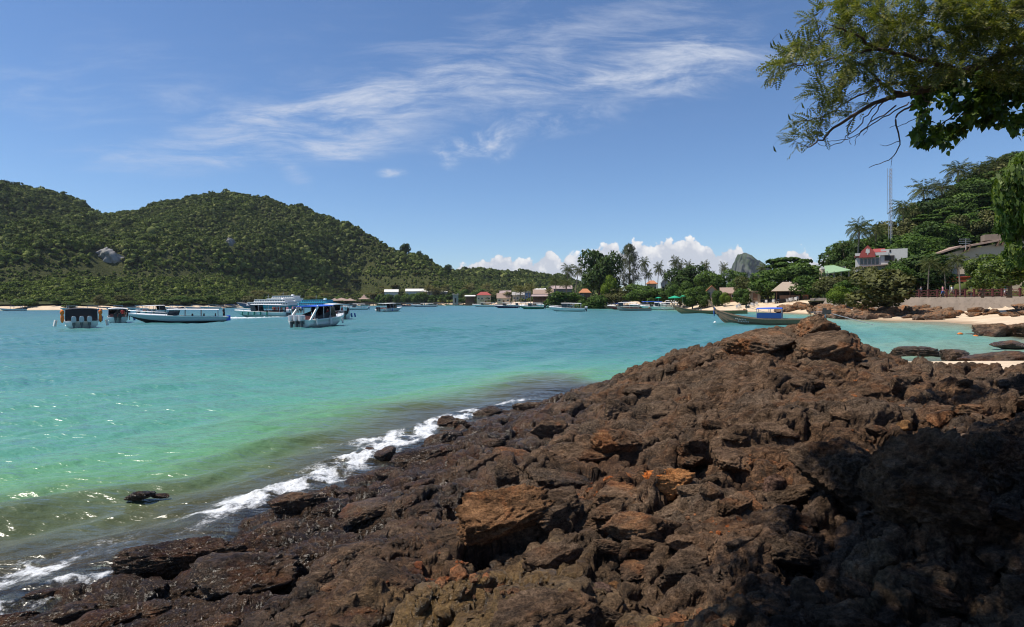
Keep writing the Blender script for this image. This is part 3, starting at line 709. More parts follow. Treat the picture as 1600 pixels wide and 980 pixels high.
# breaking wave and foam where the swell meets the rock
detail, *_ = rock_detail(Xg, np.minimum(Yg, 30), False)
edge = sm(-depth + .55 * detail, -.34, -.02) * sm(22 - Yg, 0, 4)
lace = fbm(Xg * 2.2, Yg * 2.2, 5, 120, .62)
def fg(px, py, rx, ry, ang=.0):
    p = gp(px, py); dx, dy_ = Xg - p[0], Yg - p[1]; c, s = math.cos(ang), math.sin(ang); a = c * dx + s * dy_; b = -s * dx + c * dy_
    return np.exp(-(a / rx) ** 2 - (b / ry) ** 2)
surf = 1.2 * fg(505, 742, .85, .26, 1.05) + 1.1 * fg(565, 712, .9, .26, 1.05) + 1.0 * fg(640, 676, 1.2, .30, 1.1) + .8 * fg(425, 772, .5, .26, .9) + .6 * fg(705, 652, .9, .24, 1.0) + .7 * fg(270, 855, .45, .10, .5) + .75 * fg(130, 905, .7, .10, .4) + .8 * fg(40, 945, .6, .12, .4) + .45 * fg(330, 800, .7, .2, .6) + .3 * fg(180, 850, .7, .3, .4) + .5 * fg(790, 632, 1.2, .25, .9)
nearw = sm(17 - Yg, 0, 5)
swash = np.exp(-((depth - .16 - .10 * fbm(Xg * .9, Yg * .9, 3, 133)) / .085) ** 2) * nearw * sm(fbm(Xg * .55, Yg * .55, 3, 150), -.65, .05)
streak_ = np.exp(-((depth - .42 - .16 * fbm(Xg * .7, Yg * .7, 3, 137)) / .07) ** 2) * nearw * sm(fbm(Xg * .8, Yg * .8, 3, 160), 0, .4)
foam = np.clip(np.minimum(surf, .95) * (.70 + .8 * lace) + (.80 * swash + .40 * streak_) * (.8 + .9 * lace) + .30 * edge * sm(lace, -.05, .5), 0, .95)
foam = foam * sm(24 - Yg, 0, 4)
Zw = Zw + .05 * np.clip(surf, 0, 1) * (1 + fbm(Xg * 3, Yg * 3, 4, 140, .6)) * sm(24 - Yg, 0, 4)
# churned wake behind the moving boat
a, b = gp(352, 499.5), gp(462, 497); ax = np.array([b[0] - a[0], b[1] - a[1]]); L_ = np.linalg.norm(ax); ax /= L_
s_ = (Xg - a[0]) * ax[0] + (Yg - a[1]) * ax[1]; t_ = -(Xg - a[0]) * ax[1] + (Yg - a[1]) * ax[0]
wk = np.exp(-(t_ / (4.2 * (1 - .5 * np.clip(s_ / L_, 0, 1)))) ** 4) * sm(s_, -.6, .3) * (1 - sm(s_, L_ * .8, L_ * 1.05))
foam = np.maximum(foam, wk * (1.0 + .4 * lace)); Zw = Zw + .50 * wk * (.7 + .4 * lace) * (1 - .8 * np.clip(s_ / L_, 0, 1))
def seamat():
    m, N = newmat('sea_water')
    P = N.n('ShaderNodeNewGeometry').outputs['Position']
    dep = N.attr('depth'); fo = N.attr('foam')
    cd = N.n('ShaderNodeCameraData')
    n1 = N.noise(N.mapping(P, rot=(0, 0, .35), scale=(.35, 1.0, 1)), 0.055, 5.0, .55)
    n2 = N.noise(N.mapping(P, rot=(0, 0, .35), scale=(.45, 1.0, 1)), .35, 5.0, .6)
    dd = N.m('ADD', N.m('ADD', dep, N.m('MULTIPLY', N.m('SUBTRACT', n2, .5), .55)), N.m('MULTIPLY', N.m('MULTIPLY', N.m('SUBTRACT', N.noise(N.mapping(P, rot=(0, 0, .5), scale=(.5, 1, 1)), .13, 5.0, .6), .5), 2.6), N.sstep(dep, .5, 1.6)))
    c = N.ramp(N.m('DIVIDE', dd, 3.0, clamp=True), [(.0, (.185, .140, .080)), (.14, (.145, .165, .080)), (.27, (.105, .265, .125)), (.44, (.085, .262, .188)), (.72, (.066, .236, .200)), (1.0, (.040, .175, .180))])
    sandy = N.attr('sandy')
    c = N.mix(sandy, c, N.ramp(N.m('DIVIDE', dd, 3.0, clamp=True), [(.0, (.40, .32, .20)), (.06, (.33, .33, .21)), (.2, (.22, .34, .245)), (.5, (.13, .30, .235)), (1.0, (.07, .24, .215))]))
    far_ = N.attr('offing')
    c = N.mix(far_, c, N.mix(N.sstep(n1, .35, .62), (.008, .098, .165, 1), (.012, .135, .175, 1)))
    patch = N.sstep(n1, .50, .70)
    c = N.mix(N.m('MULTIPLY', patch, .35), c, N.mix(1.0, c, (.55, .62, .66, 1), 'MULTIPLY'))
    hsum = N.m('ADD', N.m('MULTIPLY', N.noise(N.mapping(P, rot=(0, 0, -.85), scale=(.40, 1.0, 1)), 1.1, 4.0, .55), 1.0), N.m('MULTIPLY', N.noise(N.mapping(P, rot=(0, 0, -.75), scale=(.5, 1.0, 1)), 4.2, 4.0, .55), .22))
    bp = N.n('ShaderNodeBump', i={'Strength': 1.0, 'Distance': .32, 'Height': hsum})
    fres = N.n('ShaderNodeFresnel', i={'IOR': 1.33, 'Normal': bp.outputs[0]})
    opac = N.m('MULTIPLY', N.sstep(dd, -.12, 1.0), .97)
    body = N.n('ShaderNodeBsdfDiffuse', i={0: c, 'Normal': bp.outputs[0]})
    tr = N.n('ShaderNodeBsdfTransparent', i={0: (.80, .93, .90, 1)})
    b1 = N.n('ShaderNodeMixShader', i={0: opac, 1: tr.outputs[0], 2: body.outputs[0]})
    gl = N.n('ShaderNodeBsdfGlossy', i={0: (1, 1, 1, 1), 'Roughness': .25, 'Normal': bp.outputs[0]})
    b2 = N.n('ShaderNodeMixShader', i={0: N.m('MINIMUM', N.m('MULTIPLY', fres, .85), .45), 1: b1.outputs[0], 2: gl.outputs[0]})
    fn = N.noise(P, 6.0, 9.0, .74, .6); fn2 = N.noise(P, 30.0, 6.0, .75)
    fmask = N.sstep(N.m('ADD', fo, N.m('MULTIPLY', N.m('SUBTRACT', N.m('ADD', N.m('MULTIPLY', fn, .6), N.m('MULTIPLY', fn2, .4)), .5), 3.0)), .30, 1.15)
    fm = N.n('ShaderNodeBsdfPrincipled', i={'Base Color': (.80, .82, .83, 1), 'Roughness': .55, 'Subsurface Weight': 0.0})
    fb = N.n('ShaderNodeBump', i={'Strength': .9, 'Distance': .05, 'Height': N.m('ADD', fn, N.m('MULTIPLY', fn2, .5))}); N.l(fb.outputs[0], fm.inputs['Normal'])
    b3 = N.n('ShaderNodeMixShader', i={0: N.m('MULTIPLY', fmask, N.sstep(fo, .02, .2)), 1: b2.outputs[0], 2: fm.outputs[0]})
    finish(N, b3.outputs[0]); return m
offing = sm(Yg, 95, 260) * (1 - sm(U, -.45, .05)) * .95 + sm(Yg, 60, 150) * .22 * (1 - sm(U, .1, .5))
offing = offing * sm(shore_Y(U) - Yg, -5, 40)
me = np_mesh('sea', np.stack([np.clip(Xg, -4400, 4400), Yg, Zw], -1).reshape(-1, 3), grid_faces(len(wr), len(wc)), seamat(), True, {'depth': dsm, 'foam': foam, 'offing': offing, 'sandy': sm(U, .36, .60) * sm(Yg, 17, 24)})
tag(link('sea', me), kind='structure')
# ================================================================== hills
def curve(pts):
    a = np.array(pts, float); us_ = np.array([(at(x, y, 100)[0] / 100) for x, y in a]); tn = np.array([(at(x, y, 100)[2] - H) / 100 for x, y in a])
    return us_, tn                    # column and the tangent of the sight line's elevation
SK_MAIN = curve([(-900, 330), (-500, 290), (-250, 262), (-100, 268), (0, 277), (40, 285), (80, 296), (120, 311), (150, 330), (172, 336), (186, 328), (230, 319), (270, 309), (320, 302), (380, 300), (420, 304), (460, 316), (500, 333), (520, 343), (560, 352), (590, 367), (620, 386), (650, 396), (690, 412), (705, 424), (720, 436), (740, 456), (765, 470), (900, 474)])
SK_LOW = curve([(540, 470), (600, 440), (640, 424), (690, 421), (700, 420), (740, 418), (760, 419), (800, 421), (850, 423), (880, 430), (910, 440), (960, 456), (1020, 468), (1100, 472)])
SK_RIGHT = curve([(1230, 466), (1280, 434), (1310, 392), (1340, 366), (1380, 354), (1410, 338), (1440, 316), (1500, 284), (1540, 268), (1600, 246), (1700, 212), (1900, 165), (2300, 148), (2900, 195)])
def hill_main(u, Y):
    Y0 = shore_Y(u) + 12; Yr = np.interp(u, [-1.8, -.9, -.70, -.5, -.25, -.10, .0], [560, 600, 640, 690, 640, 600, 600])
    t = (Y - Y0) / (Yr - Y0); zr = np.interp(u, *SK_MAIN) * Yr + H - 8.0
    X = u * Y
    t2 = t + .10 * fbm(X / 120, Y / 160, 3, 601) * sm(t, .05, .3) * (1 - sm(t, .8, 1.0))
    p = np.interp(t2, [0, .12, .36, .47, .60, .74, 1.0, 1.02, 1.7, 2.4], [0, .035, .20, .42, .50, .70, .985, 1.0, .72, .3])
    z = zr * p + zr * .085 * fbm(X / 75, Y / 95, 4, 611) * sm(t, .1, .4) * (1 - sm(t, .78, .98)) 
    return np.where((t > 0) & (zr > 1), 2.0 + z, -6.0)
def hill_low(u, Y):
    Y0 = 560.0; Yr = 820.0; t = (Y - Y0) / (Yr - Y0); zr = np.interp(u, *SK_LOW, left=0, right=0) * Yr + H - 8
    p = np.interp(t, [0, 1, 2], [0, 1, .3]); X = u * Y
    return np.where((t > 0) & (zr > 1), 2.0 + zr * p + zr * .06 * fbm(X / 80, Y / 80, 3, 621) * sm(t, .1, .4) * (1 - sm(t, .8, 1)), -6.0)
def hill_right(u, Y):
    Y0 = 104.0; Yr = np.interp(u, [.5, .9, 1.3], [165, 150, 130]); t = (Y - Y0) / (Yr - Y0); zr = np.interp(u, *SK_RIGHT) * Yr + H - 5.5
    p = np.interp(t, [0, .2, 1, 1.6, 3], [0, .10, 1, 1.0, .5]); X = u * Y
    return np.where((t > 0) & (zr > 1), 2.4 + np.maximum(zr - 2.4, 0) * p + .6 * fbm(X / 12, Y / 12, 3, 631) * sm(t, .1, .5), -6.0)
def hillmat():
    m, N = newmat('undergrowth')
    P = N.n('ShaderNodeNewGeometry').outputs['Position']
    n1 = N.noise(P, .05, 6.0, .65); n2 = N.noise(P, .5, 6.0, .7)
    c = N.ramp(N.m('MULTIPLY_ADD', n2, .6, N.m('MULTIPLY', n1, .4)), [(.3, (.016, .020, .008)), (.5, (.050, .058, .018)), (.72, (.10, .098, .034))])
    b = N.n('ShaderNodeBsdfPrincipled', i={'Base Color': c, 'Roughness': .9, 'Specular IOR Level': .1})
    bp = N.n('ShaderNodeBump', i={'Strength': 1.0, 'Distance': 1.5, 'Height': n2}); N.l(bp.outputs[0], b.inputs['Normal'])
    finish(N, b.outputs[0]); return m
M_under = hillmat()
def hill_mesh(name, fn, us, ys):
    U, Yg = np.meshgrid(us, ys); Z = fn(U, Yg)
    V = np.stack([U * Yg, Yg, Z], -1).reshape(-1, 3); Fq = grid_faces(len(ys), len(us)); Fq = Fq[Z.ravel()[Fq].min(1) > -5]
    used = np.unique(Fq); rm = -np.ones(len(V), int); rm[used] = np.arange(len(used))
    return tag(link(name, np_mesh(name, V[used], rm[Fq], M_under, True)), kind='structure')
hill_mesh('forested_hill', hill_main, np.linspace(-1.7, .03, 220), np.linspace(290, 1250, 160))
hill_mesh('low_hill', hill_low, np.linspace(-.28, .32, 90), np.linspace(555, 1300, 60))
hill_mesh('hillside', hill_right, np.linspace(.46, 1.9, 120), np.linspace(102, 260, 70))
def ground_z(u, Y):
    u = np.atleast_1d(np.asarray(u, float)); Y = np.atleast_1d(np.asarray(Y, float))
    return np.maximum.reduce([land_z(u, Y), hill_main(u, Y), hill_low(u, Y), hill_right(u, Y)])

# the limestone stack beyond the trees, and the pale cliff in the forest
def limestone(name, tint, bare=0.0):
    m, N = newmat(name); P = N.n('ShaderNodeTexCoord').outputs['Object']
    n1 = N.noise(N.mapping(P, scale=(1, 1, .35)), .05, 8.0, .7); n2 = N.noise(N.mapping(P, scale=(1, 1, .3)), .012, 6.0, .6)
    c = N.ramp(n1, [(.35, (.10 * tint[0], .10 * tint[1], .095 * tint[2])), (.52, (.24 * tint[0], .23 * tint[1], .21 * tint[2])), (.7, (.40 * tint[0], .385 * tint[1], .35 * tint[2]))])
    c = N.mix(N.sstep(N.m('MULTIPLY_ADD', n1, .5, N.m('MULTIPLY', n2, .5)), .40 + bare, .54 + bare), c, (.035, .055, .020, 1))
    b = N.n('ShaderNodeBsdfPrincipled', i={'Base Color': c, 'Roughness': .9, 'Specular IOR Level': .1}); finish(N, b.outputs[0]); return m
M_lime = limestone('limestone', (.62, .64, .66)); M_cliff = limestone('pale_cliff', (1.0, 1.0, 1.05), .14)
def stack_mesh(Yk, prof, name, thick, seed):
    """a rock stack whose outline is known from one side: a closed lump with that outline and its own depth"""
    xs = np.linspace(prof[0][0], prof[-1][0], 90); tops = np.interp(xs, [p[0] for p in prof], [p[1] for p in prof])
    nt = 44; V = []
    for i, x in enumerate(xs):
        top = at(x, tops[i], Yk); base = at(x, 480, Yk)
        e = math.sin(PI * (i + .001) / (len(xs) - 1 + .002)) ** .5
        for j in range(nt):
            a = PI * j / (nt - 1); k = math.sin(a) ** .45
            V.append((top[0], Yk - math.cos(a) * thick * (.25 + .75 * e), -5 + (top[2] + 5) * k))
    V = np.array(V); s = 1 / 60
    d = fbm3(V[:, 0] * s, V[:, 1] * s, V[:, 2] * s * .5, 5, seed, .55, ridged=True) - .9
    d2 = fbm3(V[:, 0] / 18, V[:, 1] / 18, V[:, 2] / 26, 3, seed + 3, .6); V[:, 1] += d * thick * .30 + 7 * d2; V[:, 0] += d * thick * .06 + 3 * d2; V[:, 2] += np.where(V[:, 2] > 20, 7 * d + 4 * d2, 0)
    return np_mesh(name, V, grid_faces(len(xs), nt), M_lime, True)
o = link('limestone_stack', stack_mesh(2600, [(1136, 452), (1140, 432), (1148, 424), (1151, 408), (1155, 399), (1162, 396), (1170, 398), (1177, 404), (1186, 409), (1198, 417), (1212, 428), (1226, 452)], 'limestone_stack', 90, 5)); o['kind'] = 'structure'
o = link('limestone_stack', stack_mesh(3300, [(1134, 455), (1137, 428), (1142, 419), (1147, 421), (1152, 436), (1155, 455)], 'limestone_stack', 40, 9)); o['kind'] = 'structure'
CLIFFS = []
def cliff(px, py0, py1, wpx, name, seed):
    c = at(px, (py0 + py1) / 2, 470); ys_ = np.linspace(300, 640, 300); v = ray(px, (py0 + py1) / 2)
    uu = np.full(300, v[0] / v[1]); zz = hill_main(uu, ys_); k = np.argmax(zz > H + v[2] / v[1] * ys_); Yk = ys_[k]
    CLIFFS.append((px - wpx * .52, px + wpx * .52, py0 - 1, py1 + 2, Yk)); w = wpx * Yk / F; h = (py1 - py0) * Yk / F; p = at(px, py1, Yk)
    n, m = 30, 18; U_, T_ = np.meshgrid(np.linspace(-.5, .5, n), np.linspace(-.25, 1, m))
    V = np.stack([U_ * w * (1 - .25 * np.abs(T_ - .4)), -9.0 - .12 * h * (1 - T_) + 8 * (np.abs(U_) * 2) ** 3 + 5 * np.clip(T_ - .7, 0, 1) * 3, T_ * h * (1 - .5 * (2 * U_) ** 2) + 2.2 * fbm(U_ * 5 + seed, T_ * 2, 3, seed) * T_], -1).reshape(-1, 3)
    V[:, 1] += 3.4 * (fbm3(V[:, 0] * .20, V[:, 1] * .20, V[:, 2] * .08, 4, seed, .6, ridged=True) - .9)
    o = link(name, np_mesh(name, V, grid_faces(m, n), M_cliff, True)); o.location = p; o['kind'] = 'structure'
cliff(168, 388, 416, 50, 'cliff', 21); cliff(362, 372, 394, 14, 'cliff', 23)

# ================================================================== trees
M_far = leafmat('far_forest_leaf', (.032, .050, .016), (.092, .125, .034), (.19, .19, .065), trans=.18, nscale=.25, rnd=.85, spec=.04, rough=.8)
M_leaf_dark = leafmat('dark_leaf', (0.014, 0.027, 0.008), (0.041, 0.074, 0.018), (0.095, 0.135, 0.034), trans=.22, nscale=.35, spec=.12, rough=.6)
M_leaf_mid = leafmat('green_leaf', (0.024, 0.049, 0.011), (0.070, 0.124, 0.024), (0.149, 0.203, 0.047), trans=.28, nscale=.35)
M_leaf_lime = leafmat('lime_leaf', (.05, .085, .010), (.13, .19, .022), (.21, .25, .04), trans=.35, nscale=.5)
M_leaf_olive = leafmat('olive_leaf', (0.039, 0.044, 0.016), (0.098, 0.104, 0.036), (0.156, 0.150, 0.058), trans=.22, nscale=.4)
M_palm = leafmat('palm_leaf', (0.039, 0.055, 0.016), (0.098, 0.114, 0.036), (0.182, 0.169, 0.072), trans=.25, nscale=.3)
M_needle = leafmat('needle_leaf', (0.037, 0.050, 0.025), (0.077, 0.090, 0.045), (0.125, 0.131, 0.075), trans=.15, nscale=.4)
M_bark = pbr('bark', (.11, .085, .065), .9, var=.35, scale=6, bump=.6, bscale=14, spec=.1)
M_palmbark = pbr('palm_bark', (.20, .165, .13), .9, var=.3, scale=5, bump=.5, bscale=12, spec=.1)
def leaf_quads(P, Nn, size, rg, aspect=.55, droop=0.0, up=0.25, rnd=.7):
    """one folded four-cornered leaf (or tuft) per point"""
    n = len(P); nn = Nn * .6 + rg.normal(size=(n, 3)) * rnd + np.array([0, 0, up]); nn *= np.where((nn * Nn).sum(1, keepdims=True) < 0, -1, 1); nn /= np.linalg.norm(nn, axis=1, keepdims=True)
    t = rg.normal(size=(n, 3)); t[:, 2] -= droop; t -= nn * (t * nn).sum(1, keepdims=True); t /= np.maximum(np.linalg.norm(t, axis=1, keepdims=True), 1e-6); b = np.cross(nn, t)
    s = size * rg.uniform(.6, 1.35, (n, 1)); bow = nn * s * rg.uniform(-.25, .1, (n, 1))
    V = np.stack([P - t * s, P + b * s * aspect + bow, P + t * s, P - b * s * aspect + bow], 1).reshape(-1, 3)
    global LN
    sn = Nn * .8 + nn * .55 + np.array([0, 0, .25]); LN = np.repeat(sn / np.linalg.norm(sn, axis=1, keepdims=True), 4, axis=0)      # leaves of one tuft share its roundness
    fn = np.cross(V[1::4] - V[0::4], V[2::4] - V[0::4]); bad = (fn * nn).sum(1) < 0; Fi = np.arange(4 * n).reshape(n, 4); Fi[bad] = Fi[bad][:, ::-1]
    return V, Fi
def lobes_leaves(lobes, n, size, rg, **kw):
    lob = np.array([l[:3] for l in lobes]); rad = np.array([l[3:6] for l in lobes]); wgt = (rad[:, 0] * rad[:, 2]); wgt = wgt / wgt.sum()
    idx = rg.choice(len(lobes), n, p=wgt); d = rg.normal(size=(n, 3)); d[:, 2] += .25; d /= np.linalg.norm(d, axis=1, keepdims=True)
    r = rg.uniform(.35, 1.0, (n, 1)) ** .35 * rg.uniform(.9, 1.12, (n, 1))
    P = lob[idx] + d * rad[idx] * r
    return leaf_quads(P, d, size, rg, **kw)
def crown_lobes(rg, rx, rz, zc, n, lr=(.34, .52), flat=.8):
    out = []
    for i in range(n):
        a = rg.uniform(0, 2 * PI); q = rg.uniform(0, 1) ** .5 * .74; zz = rg.uniform(-.75, .8); k = math.sqrt(max(1 - zz * zz, .05)); r = rg.uniform(*lr)
        out.append((rx * q * k * math.cos(a) * 1.05, rx * q * k * math.sin(a) * 1.05, zc + rz * zz * .75, rx * r, rx * r, rz * r * flat * 1.15))
    return out
def limbs(mb, base, tips, r0, rg, fork=.35):
    """a tapered bole that divides into limbs reaching the lobes"""
    b = Vector(base)
    for i, tp in enumerate(tips):
        tp = Vector(tp); f = b.lerp(Vector((tp.x * .12, tp.y * .12, tp.z)), fork); m = f.lerp(tp, .5) + Vector((rg.uniform(-.2, .2), rg.uniform(-.2, .2), .25)) * (tp - f).length * .3
        if i == 0: mb.tube([b + Vector((0, 0, -.4)), b + Vector((0, 0, .3)), b.lerp(f, .6), f, m, tp], [r0 * 1.35, r0 * 1.05, r0 * .85, r0 * .65, r0 * .4, r0 * .12], 7)
        else: mb.tube([b.lerp(f, .8), f, m, tp], [r0 * .5, r0 * .45, r0 * .3, r0 * .08], 5)
def make_tree(kind, seed):
    """a prototype about 10 m tall and 10 m wide: meshes for trunk and crown"""
    rg = np.random.default_rng(seed); mb = MB()
    if kind in ('broad', 'dark', 'lime', 'olive'):
        lob = crown_lobes(rg, 5.6, 4.5, 5.7, 17); mat = {'broad': M_leaf_mid, 'dark': M_leaf_dark, 'lime': M_leaf_lime, 'olive': M_leaf_olive}[kind]
        V, Fq = lobes_leaves(lob, 5200, .36, rg); limbs(mb, (0, 0, 0), [l[:3] for l in lob[:8]], .30, rg)
    elif kind == 'bush':
        lob = crown_lobes(rg, 5.0, 4.6, 4.4, 13, (.3, .5)); lob = [(a, b, max(c, 1.5), d, e, f) for a, b, c, d, e, f in lob]; mat = M_leaf_mid
        V, Fq = lobes_leaves(lob, 4200, .38, rg); limbs(mb, (0, 0, 0), [l[:3] for l in lob[:6]], .22, rg, .2)
    elif kind == 'tier':
        lob = []
        for k in range(20):
            a = rg.uniform(0, 6.28); q = rg.uniform(.1, 1) * 4.0; z = 5.0 + rg.integers(0, 4) * 1.35 + rg.uniform(-.2, .2); z = min(z, 9.4 - q * .3); lob.append((q * math.cos(a), q * math.sin(a), z, rg.uniform(1.3, 2.0), rg.uniform(1.3, 2.0), .45))
        mat = M_leaf_mid; V, Fq = lobes_leaves(lob, 4800, .38, rg, up=1.0, rnd=.5); limbs(mb, (0, 0, 0), [l[:3] for l in lob[:10]], .26, rg)
    elif kind == 'needle':
        n = 7500; z = rg.uniform(.12, 1, n) ** .8; rr = np.minimum((1 - z) ** .42 * 5.2, 1.2 + 7 * z) * rg.uniform(.1, 1, n) ** .5 * (.55 + .6 * np.abs(np.sin(z * 9 + 2 * rg.integers(0, 3, n)))) + .15; a = rg.uniform(0, 6.28, n); a = a + .5 * np.sin(a * 5 + z * 30)
        P = np.stack([rr * np.cos(a), rr * np.sin(a), z * 10.2], 1); d = np.stack([np.cos(a), np.sin(a), np.full(n, .6)], 1)
        gap = fbm3(P[:, 0] * .6, P[:, 1] * .6, P[:, 2] * .6, 2, seed) > -.12; P, d = P[gap], d[gap]
        V, Fq = leaf_quads(P, d, .38, rg, aspect=.13, up=0, rnd=.4); mat = M_needle
        mb.tube([(0, 0, -.4), (.05, 0, 3), (0, .08, 7), (0, 0, 10)], [.3, .22, .12, .02], 6)
        for k in range(14):
            zz = rg.uniform(1.5, 8); a = rg.uniform(0, 6.28); L_ = (1 - zz / 10.4) * 4.6; mb.tube([(0, 0, zz), (L_ * .9 * math.cos(a), L_ * .9 * math.sin(a), zz + L_ * .55)], [.07, .015], 4)
    me = np_mesh(kind + '_crown', V, Fq, mat, True, normals=LN); tm = mb.mesh(kind + '_trunk', M_bark, True)
    return tm, me
def make_palm(seed, nf=27, nl=14, lean=.5, hgt=9.0, wide=.42, mat=None):
    """coconut palm: curved ringed trunk, drooping feather fronds; about 10 m to the top"""
    rg = np.random.default_rng(seed); mb = MB(); la = rg.uniform(0, 6.28); lx, ly = lean * math.cos(la), lean * math.sin(la)
    pts = [(lx * (t ** 1.7), ly * (t ** 1.7), -.4 + (hgt - .9 + .4) * t) for t in np.linspace(0, 1, 8)]
    mb.tube(pts, [.24, .17, .155, .15, .145, .14, .13, .12], 7)
    top = np.array(pts[-1]); V = []; Fq = []
    for k in range(nf):
        a = 2.4 * k + rg.uniform(-.2, .2); e = R(80 - 118 * (k / nf) ** .95 + rg.uniform(-9, 9)); L_ = rg.uniform(2.3, 3.0); p = top.copy(); ang = e; pr = []
        for j in range(nl + 1):
            pr.append(p.copy()); ang -= R(3.2 + 4.2 * j / nl) * (1 if e > -.3 else .6); p = p + L_ / nl * np.array([math.cos(ang) * math.cos(a), math.cos(ang) * math.sin(a), math.sin(ang)])
        pr = np.array(pr); side = np.array([-math.sin(a), math.cos(a), 0])
        for j in range(1, nl + 1):
            f = j / nl; ll = (.85 * math.sin(PI * min(f * .9 + .12, 1)) ** .6 + .12) * rg.uniform(.8, 1.15); fw = (pr[j] - pr[j - 1]); fw = fw / np.linalg.norm(fw); wd = L_ / nl * wide
            for s in (-1, 1):
                tip = pr[j] + side * s * ll * .72 + fw * ll * .5 + np.array([0, 0, -1]) * ll * rg.uniform(.35, .75); mid = (pr[j] + tip) / 2 + np.array([0, 0, .06]); b = len(V)
                V += [pr[j] - fw * wd * .5, mid - fw * wd, tip, mid + fw * wd * .6]; Fq.append((b, b + 1, b + 2, b + 3))
    return mb.mesh('palm_trunk', M_palmbark, True), np_mesh('palm_crown', np.array(V), np.array(Fq), mat or M_palm, False)
PROTO = {k: [make_tree(k, 900 + 10 * i + s) for s in range(n)] for i, (k, n) in enumerate([('broad', 4), ('dark', 3), ('lime', 1), ('olive', 2), ('bush', 3), ('tier', 2), ('needle', 1)])}
PROTO['palm'] = [make_palm(1200 + s, lean=[.3, .9, 1.4, .6][s]) for s in range(4)]
M_palm_far = leafmat('brown_palm_leaf', (.06, .065, .022), (.14, .13, .05), (.26, .21, .10), trans=.3, nscale=.3)
PROTO['farpalm'] = [make_palm(1300 + s, 20, 6, .7, 9.0, .75, M_palm_far) for s in range(3)]
_tc = [0]
NAME = {'broad': 'broadleaf_tree', 'dark': 'broadleaf_tree', 'lime': 'lime_green_tree', 'olive': 'broadleaf_tree', 'bush': 'bush', 'tier': 'almond_tree', 'needle': 'casuarina_tree', 'palm': 'coconut_palm', 'farpalm': 'coconut_palm'}
def plant(kind, px, ytop, Y, wpx, label, group=None, base=None, rz=None, crown_mat=None):
    """a tree standing on the ground at depth Y, its top at row ytop, wpx pixels wide"""
    _tc[0] += 1; i = _tc[0]
    top = at(px, ytop, Y); u = top[0] / Y
    z0 = float(ground_z(u, Y)[0]) if base is None else base
    hgt = max(top[2] - z0, 2.0); w_ = wpx * Y / F / 10.0
    tm, cm = PROTO[kind][i % len(PROTO[kind])]
    sx = w_ if 'palm' not in kind else (wpx * Y / F / 5.0)
    cat = 'palm tree' if 'palm' in kind else ('bush' if kind == 'bush' else 'tree')
    o = thing(NAME[kind], label, cat, (top[0], Y, z0), rz if rz is not None else (i * 2.399) % 6.28, group, (sx, sx, hgt / 10.0))
    link('trunk', tm, o); c = link('crown', cm, o)
    return o
G = 'trees along the beach'
for k, px, yt, Y, wd, lab in [
    ('dark', 936, 389, 235, 62, 'tallest dense dark round tree on the far beach, against the cumulus'),
    ('needle', 983, 384, 240, 50, 'tall feathery casuarina standing against the dense dark tree'),
    ('lime', 951, 431, 214, 26, 'yellow green small tree in front of the dense dark tree'),
    ('bush', 880, 452, 216, 66, 'bright green bush mass in front of the brown beach roofs'),
    ('bush', 917, 460, 208, 40, 'low green bush beside the small orange roofed hut'),
    ('bush', 940, 457, 205, 34, 'green bush under the yellow green small tree'),
    ('olive', 966, 448, 212, 44, 'grey green shrub below the feathery casuarina'),
    ('broad', 1002, 444, 206, 56, 'grey green tree between the casuarina and the green parasols'),
    ('bush', 1026, 447, 200, 40, 'olive bush just behind the smaller green parasol'),
    ('dark', 1074, 415, 190, 60, 'dark broad tree behind the large green parasol'),
    ('broad', 1063, 437, 172, 36, 'bright green round tree behind the large green parasol'),
    ('broad', 1082, 448, 160, 36, 'green tree on the sand beside the large green parasol'),
    ('bush', 1098, 452, 158, 26, 'green bush just left of the orange gabled hut'),
    ('broad', 1112, 424, 176, 44, 'green tree behind the orange gabled hut'),
    ('bush', 1118, 450, 156, 24, 'green bush in front of the orange gabled hut'),
    ('broad', 1150, 421, 172, 40, 'tree behind the brown tiled beach hut'),
    ('lime', 1133, 457, 152, 16, 'yellow green shrub beside the brown tiled beach hut'),
    ('bush', 1160, 447, 150, 30, 'dark green bush in front of the brown tiled beach hut'),
    ('olive', 1172, 432, 158, 46, 'olive tree between the tiled hut and the thatched bar'),
    ('broad', 1200, 420, 150, 60, 'spreading green tree beside the thatched bar, over the white chairs'),
    ('tier', 1228, 399, 166, 80, 'tallest tiered almond tree behind the thatched bar'),
    ('broad', 1262, 411, 160, 80, 'broad green crown behind the thatched bar and its neighbours'),
    ('broad', 1278, 428, 118, 62, 'broad shade tree at the end of the sandy beach'),
    ('olive', 1300, 431, 108, 50, 'olive tree under the green sheet roof'),
    ('lime', 1314, 448, 96, 36, 'bright green bushy tree above the cove path'),
    ('broad', 1334, 434, 98, 50, 'green tree below the white house with the red gable'),
    ('dark', 1326, 374, 132, 62, 'dark round tree left of the white house with the red gable'),
    ('dark', 1434, 398, 100, 84, 'dark tree between the white house and the long beige building'),
    ('olive', 1356, 416, 99, 46, 'olive tree right below the red gable of the white house'), ('broad', 1405, 413, 98, 46, 'green tree in front of the white block of the white house'),
    ('broad', 1425, 384, 118, 90, 'green crown just above the white house roof'),
]: plant(k, px, yt, Y, wd, lab, G)
